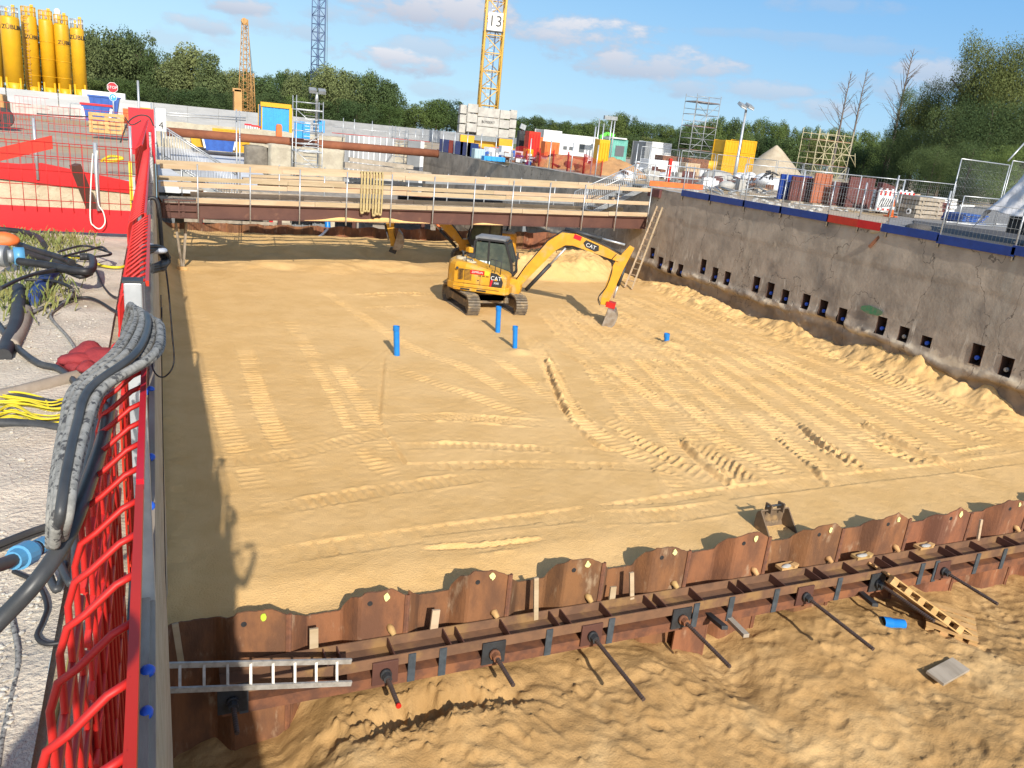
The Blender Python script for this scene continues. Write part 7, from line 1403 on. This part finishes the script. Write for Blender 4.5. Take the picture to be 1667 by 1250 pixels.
    # blue lattice crane reaching out of the picture
    y = 150; cx = at(517, 110, y=y).x; t = thing('lattice_crane', (cx, y, 0), 'slender blue lattice crane mast rising out of the picture behind the trees', 'crane'); b = MB(); lattice(b, (cx, y), 1.55, 1.55, 0, 34, 26, .085, .045, .5); b.build('mast', mat('crane_blue', (.06, .10, .22), (.08, .12, .24), 1, .6), t); b = MB(); b.tube([(cx+1.3, y, 2), (cx+1.2, y, 34)], .035, 4); b.tube([(cx+1.7, y, 2), (cx+1.3, y, 34)], .035, 4); b.build('hoist_rope', STEELD, t); b = MB(); b.bar((cx-.3, y, 2), (cx+2.6, y, 4.5), .3, .3); b.box((cx, y, .8), (3, 3, 1.6)); b.build('base', STEELD, t)
    # floodlight mast left of centre
    y = 72; p = at(515, 195, y=y); t = thing('lamp_mast', (p.x, y, 0), 'grey lamp mast with a pair of flat floodlights beside the scaffold stair tower', 'lamp mast'); zt = at(516, 150, y=y).z; b = MB(); b.tube([(p.x, y, 0), (p.x, y, zt-.7), (p.x, y, zt-.65), (p.x, y, zt)], [.11, .11, .16, .08], 8); b.build('mast', GALV, t)
    for s in (-1, 1): b = MB(); b.box((p.x+s*.38, y-.2, zt+.1), (.6, .5, .28), M=Matrix.Rotation(.5, 3, 'X')); b.build('floodlight', GALVD, t)
    y = 70; p = at(848, 235, y=y); t = thing('work_light', (p.x, y, 0), 'small square work light on a thin pole right of the crane ballast', 'lamp mast'); zt = at(848, 206, y=y).z; b = MB(); b.tube([(p.x, y, 0), (p.x, y, zt)], .05, 6); b.build('pole', RUSTB, t); b = MB(); b.box((p.x, y-.1, zt), (.55, .15, .45), M=Matrix.Rotation(.3, 3, 'Y')); b.build('lamp_head', GALVD, t)
    p = at(150, 160, y=100); b = MB(); b.box((p.x+1, 104, 1.4), (4.2, 3, 1.6)); tag(b.build('white_hut', WHITE), 'low white hut roof showing above the noise wall beside the silos', 'hut')
cranes()
# ------------------------------------------------------------------ trees
LEAF = [mat('leaf_olive', (.115, .145, .055), (.074, .098, .038), .25, .8, rand=.22, spec=.2), mat('leaf_dark', (.064, .100, .034), (.038, .062, .022), .3, .8, rand=.25, spec=.2), mat('leaf_mid', (.095, .138, .036), (.055, .084, .024), .3, .8, rand=.2, spec=.2), mat('leaf_autumn', (.11, .125, .034), (.055, .082, .024), .35, .75, c3=(.145, .145, .042), s3=.6, t3=(.52, .7), spec=.25)]
def crown_mesh(name, seed, n, leaf, shape, m, lobes=11):
    R = np.random.RandomState(seed); lc = []
    for i in range(lobes):
        z = R.uniform(.12, .88); w = {'round': .40*math.sin(math.pi*min(1, z*.8+.15))**.7, 'tall': .36*(1-z*.5), 'wide': .46*(1-abs(z-.4)*.8)}[shape]; a = R.uniform(0, 6.28); rr = w*R.uniform(.35, 1)
        lc.append((rr*math.cos(a), rr*math.sin(a), z, R.uniform(.15, .27)))
    lc.append((0, 0, .55, .27)); lc.append((R.uniform(-.1, .1), R.uniform(-.1, .1), .82, .17))
    for i in range(lobes//2): a = R.uniform(0, 6.28); z = R.uniform(.25, .95); w = {'round': .46, 'tall': .34*(1.1-z*.6), 'wide': .5}[shape]*R.uniform(.6, 1.1)*(1.15-.5*z); lc.append((w*math.cos(a), w*math.sin(a), z, R.uniform(.05, .11)))
    lc = np.array(lc)
    k = R.choice(len(lc), n, p=lc[:, 3]**1.7/np.sum(lc[:, 3]**1.7)); d = R.normal(size=(n, 3)); d /= np.linalg.norm(d, axis=1)[:, None]; d[:, 2] *= .85
    rad = lc[k, 3]*(R.uniform(.25, 1, n)**.4)*(1+.25*np.sin(d[:, 0]*9+k)*np.cos(d[:, 2]*8+k*2)); C = lc[k, :3]+d*rad[:, None]
    C += R.normal(size=(n, 3))*.012; C[:, 2] = np.clip(C[:, 2], .01, 1.05)
    a = R.normal(size=(n, 3)); a /= np.linalg.norm(a, axis=1)[:, None]; nrm = d*.7+R.normal(size=(n, 3))*.6+[0, 0, .3]; nrm /= np.linalg.norm(nrm, axis=1)[:, None]; u = np.cross(nrm, a); u /= np.linalg.norm(u, axis=1)[:, None]; v = np.cross(nrm, u); s = leaf*R.uniform(.5, 1.3, n)[:, None]
    co = np.stack([C-u*s, C-v*s*.55, C+u*s, C+v*s*.55], 1).reshape(-1, 3); me = bpy.data.meshes.new(name); fast_mesh(me, co.astype(np.float32), np.arange(4*n, dtype=np.int32).reshape(-1, 4)); me.materials.append(m); return me
def trunk_mesh(seed, m=BARK, limbs=7):
    R = random.Random(seed); b = MB(); b.tube(smooth_path([(0, 0, -.02), (R.uniform(-.01, .01), .0, .25), (R.uniform(-.03, .03), R.uniform(-.03, .03), .55), (R.uniform(-.04, .04), 0, .86)], 4), [.022-.0014*i for i in range(13)], 7)
    for i in range(limbs): z = R.uniform(.2, .7); a = R.uniform(0, 6.28); L = R.uniform(.07, .15); b.tube([(0, 0, z), (math.cos(a)*L*.5, math.sin(a)*L*.5, z+L*.35), (math.cos(a)*L, math.sin(a)*L, z+L*.8)], [.01, .006, .003], 5)
    o = b.build('trunk', m); me = o.data; bpy.data.objects.remove(o); return me
TRUNKS = [trunk_mesh(i) for i in range(4)]
CR = {}
def crown(kind, m, seed):
    key = (kind, m, seed)
    if key not in CR:
        n, leaf, shape = {'far': (8000, .021, 'round'), 'fartall': (7500, .020, 'tall'), 'mid': (10000, .017, 'wide'), 'near': (36000, .0070, 'round'), 'neartall': (30000, .0066, 'tall')}[kind]
        CR[key] = crown_mesh(f'crown', seed*13+7, n, leaf, shape, LEAF[m], 16 if 'near' in kind else 12)
    return CR[key]
NT = [0]
def tree(x, y, h, w, kind, m, seed, lab, group, z0=0.0, low=.1):
    t = thing('tree', (x, y, z0), lab, 'tree', group, rz=(seed*1.7+x*.13) % 6.28); o = bpy.data.objects.new('trunk', TRUNKS[seed % 4]); COL.objects.link(o); o.parent = t; o.scale = (h, h, h*.98)
    c = bpy.data.objects.new('crown', crown(kind, m, seed)); COL.objects.link(c); c.parent = t; c.scale = (w, w, h*(1-low)); c.location = (0, 0, h*low); NT[0] += 1; return t
def forest():
    R = random.Random(31)
    def row(keys, y0, dy, step, kinds, mats, labf, group, wk=1.0):
        """keys: list of (photo x, photo y of the tree tops)"""
        xs = [k[0] for k in keys]; ys = [k[1] for k in keys]; px = xs[0]; i = 0
        while px < xs[-1]:
            y = y0+R.uniform(0, dy); ty = np.interp(px, xs, ys)+R.uniform(-3, 7); p = at(px, ty, y=y); h = max(p.z, 4); k = R.choice(kinds); st = step*R.uniform(.8, 1.25)
            w = st*2.1*y/1290*(1.0)*wk*R.uniform(.9, 1.2)
            tree(p.x, y, h, max(w, h*.42), k, R.choice(mats), R.randint(0, 4), labf(i, px), group, low=.03); px += st; i += 1
    pos = lambda a: (lambda i, px: f'{a}, {ORD[i] if i < 20 else "number " + str(i)} from the left')
    row([(-40, 30), (130, 42), (160, 45), (200, 38), (235, 60), (265, 85), (320, 72), (345, 88), (380, 112), (430, 118), (470, 108), (520, 100)], 150, 14, 27, ['fartall', 'far'], [0, 0, 1], lambda i, px: f'tall olive green tree of the left wood, {ORD[i % 20]} from the silos' if i < 20 else 'olive green tree behind the willows', 'trees of the left wood')
    row([(120, 60), (200, 60), (280, 95), (420, 122), (480, 112), (560, 118), (600, 108), (635, 135), (655, 168)], 172, 12, 24, ['far', 'fartall'], [1, 1, 2, 0], lambda i, px: f'dark green tree of the second row of the left wood, {ORD[min(i, 19)]} from the silos' if i < 20 else f'dark green tree of the second row near its right end, {ORD[i-20]} of those', 'trees of the left wood')
    row([(535, 98), (575, 110), (600, 106), (625, 128), (648, 165)], 140, 8, 30, ['fartall', 'far'], [0, 0, 1], lambda i, px: f'tall grey green willow like tree right of the blue crane, {ORD[i]} from the crane', 'willows right of the blue crane', 1.15)
    row([(140, 120), (300, 140), (420, 150), (560, 160), (650, 170)], 138, 6, 26, ['mid'], [1, 1, 2], lambda i, px: f'low dark bushy tree at the foot of the left wood, {ORD[min(i, 19)]} from the silos' if i < 20 else f'low dark bushy tree near the willows, {ORD[i-20]} of those', 'bushes at the foot of the left wood')
    row([(640, 168), (660, 176), (690, 160), (735, 160), (752, 172)], 250, 20, 17, ['far'], [1, 2], lambda i, px: f'distant round tree left of the tower crane, {ORD[i]} from the wood', 'distant trees left of the tower crane', 1.4)
    row([(745, 185), (830, 184), (880, 190), (930, 195), (960, 197)], 270, 25, 15, ['far'], [2, 2, 1], lambda i, px: f'distant mid green tree right of the tower crane, {ORD[i]} from the crane', 'distant trees right of the tower crane', 1.5)
    row([(950, 205), (970, 192), (1010, 182), (1045, 188), (1070, 200), (1110, 202), (1170, 188), (1230, 192), (1290, 200), (1360, 205), (1430, 208), (1480, 212)], 190, 25, 15, ['far', 'mid', 'mid'], [1, 2, 2], lambda i, px: f'dark green tree of the low wood behind the right site, {ORD[min(i, 19)]} from the white cabins' if i < 20 else f'dark green tree of the low wood near the dead trees, {ORD[min(i-20, 19)]} of those', 'trees of the low wood at right', 1.45)
    row([(1000, 220), (1100, 225), (1200, 215), (1300, 222), (1400, 225), (1480, 230)], 120, 14, 26, ['mid', 'far'], [1, 2, 2, 3], lambda i, px: f'bushy tree at the edge of the low wood, {ORD[min(i, 19)]} from the teal cabin', 'bushes along the low wood at right')
    # the big trees at right
    big = [(1484, 142, 66, 5.0, 'neartall', 2, 0), (1512, 150, 64, 5.5, 'near', 2, 1), (1540, 122, 60, 6.5, 'near', 3, 2), (1575, 118, 58, 7.0, 'near', 2, 3), (1600, 62, 56, 7.5, 'neartall', 3, 0), (1645, 48, 54, 8.5, 'near', 3, 1), (1690, 60, 52, 8.5, 'near', 3, 2), (1735, 70, 55, 9, 'near', 2, 3), (1560, 170, 52, 6.0, 'near', 1, 0), (1625, 150, 50, 7.5, 'near', 1, 1), (1500, 205, 56, 5.5, 'near', 1, 2), (1450, 222, 60, 5.0, 'near', 1, 3), (1690, 160, 48, 7.0, 'near', 1, 2), (1590, 225, 44, 5.0, 'near', 1, 3), (1530, 232, 48, 4.6, 'near', 1, 1), (1645, 235, 40, 4.5, 'near', 2, 0), (1410, 240, 70, 5, 'near', 1, 2)]
    lab = ['slender green tree with a visible trunk beside the tallest dead tree', 'green leafy tree right of the slender one', 'tree with brownish green crown in the middle of the right group', 'broad green tree under the tallest right tree', 'tallest tree with yellowish brown drooping foliage at right', 'big yellowish tree in the upper right corner', 'big tree cut by the right edge of the picture', 'tree beyond the right edge of the picture', 'dark tree in front of the brownish green one', 'dark shaded tree below the tall yellowish trees', 'dark shrubby tree below the slender green one', 'dark low tree at the left end of the right group', 'dark tree at the right edge behind the tarpaulin', 'low dark bush behind the wire fence panel', 'low dark bush left of the tall wire fence panel', 'sunlit low bush behind the grey tarpaulin', 'low dark tree behind the pale scaffold']
    for (px, py, y, w, k, m, s), l in zip(big, lab): p = at(px, py, y=y); tree(p.x, y, p.z, w, k, m, s, l, 'trees of the right group', low=.02)
    # dead trees
    for i, (pb, pt, y) in enumerate((((1369, 215), (1383, 115), 110), ((1390, 215), (1412, 112), 112), ((1462, 215), (1482, 78), 84))):
        a, b_ = at(*pb, y=y), at(*pt, y=y); z1 = b_.z; x = (a.x+b_.x)/2; t = thing('dead_tree', (x, y, 0), ['left of the two smaller bare dead trees above the low wood', 'right of the two smaller bare dead trees above the low wood', 'tallest bare dead tree beside the right group of trees'][i], 'tree', 'bare dead trees')
        Rr = random.Random(40+i); b = MB(); b.tube(smooth_path([(x, y, 0), (x+.05, y, z1*.4), (x-.05, y, z1*.75), (x+.1, y, z1)], 4), [.24-.017*k for k in range(13)], 7); b.build('trunk', DEAD, t)
        b = MB(); n = 34 if i == 2 else 24
        for k in range(n):
            f = .45+.53*k/n if i < 2 else .38+.6*k/n; z = z1*f; an = Rr.uniform(0, 6.28); L = (1-f)*z1*.38+.5; L *= Rr.uniform(.6, 1.2); ex = Vector((math.cos(an), math.sin(an)*.6, .45+.3*f)); p0 = Vector((x, y, z)); p1 = p0+ex*L*.5; p2 = p0+ex*L+Vector((0, 0, .15*L))
            b.tube([p0, p1, p2], [.055, .035, .012], 4)
            for j in range(4): q = p0.lerp(p2, Rr.uniform(.35, .95)); e2 = Vector((math.cos(an+Rr.uniform(-1, 1)), math.sin(an), Rr.uniform(.1, .9))); b.tube([q, q+e2*L*.28], [.02, .008], 3)
        b.build('branches', DEAD, t)
    # meadow strip below the far trees
    b = MB(); b.add([(20, 150, .02), (60, 120, .02), (130, 240, .02), (40, 240, .02)], [(0, 1, 2, 3)]); structure(b.build('meadow', mat('meadow', (.12, .16, .05), (.16, .18, .07), .3, .95)))
forest()
# ------------------------------------------------------------------ the photographer, standing on the wall behind the camera
def photographer():
    J = [(-.42, -.42, .98, .15), (-.41, -.41, 1.18, .155), (-.39, -.40, 1.38, .17), (-.38, -.40, 1.50, .07), (-.37, -.38, 1.58, .075), (-.36, -.37, 1.68, .105), (-.36, -.37, 1.76, .085),
         (-.56, -.40, 1.42, .07), (-.60, -.24, 1.24, .052), (-.28, -.10, 1.55, .038), (-.12, -.07, 1.66, .036), (-.20, -.42, 1.42, .07), (-.10, -.34, 1.24, .052), (.06, -.13, 1.52, .038), (.07, -.07, 1.64, .036),
         (-.52, -.42, .90, .10), (-.54, -.38, .50, .07), (-.54, -.44, .08, .05), (-.55, -.28, .05, .045), (-.32, -.42, .90, .10), (-.31, -.37, .50, .07), (-.31, -.44, .08, .05), (-.30, -.28, .05, .045)]
    E = [(0, 1), (1, 2), (2, 3), (3, 4), (4, 5), (5, 6), (2, 7), (7, 8), (8, 9), (9, 10), (2, 11), (11, 12), (12, 13), (13, 14), (0, 15), (15, 16), (16, 17), (17, 18), (0, 19), (19, 20), (20, 21), (21, 22)]
    t = thing('person', (-.42, -.42, 0), 'person in dark work clothes holding a phone out with both hands', 'person')
    me = bpy.data.meshes.new('body'); me.from_pydata([Vector(j[:3])-t.location for j in J], E, []); me.materials.append(mat('work_clothes', (.05, .06, .09), (.07, .07, .08), 6, .85)); o = bpy.data.objects.new('body', me); COL.objects.link(o); o.parent = t
    o.modifiers.new('skin', 'SKIN'); s = o.modifiers.new('sub', 'SUBSURF'); s.levels = s.render_levels = 2
    for v, j in zip(me.skin_vertices[0].data, J): v.radius = (j[3], j[3])
    me.skin_vertices[0].data[0].use_root = True
    b = MB(); b.box((0, -.055, 1.70), (.16, .009, .08)); tag(b.build('phone', BLACKP), 'dark phone held out over the barrier by the person', 'phone')
photographer()
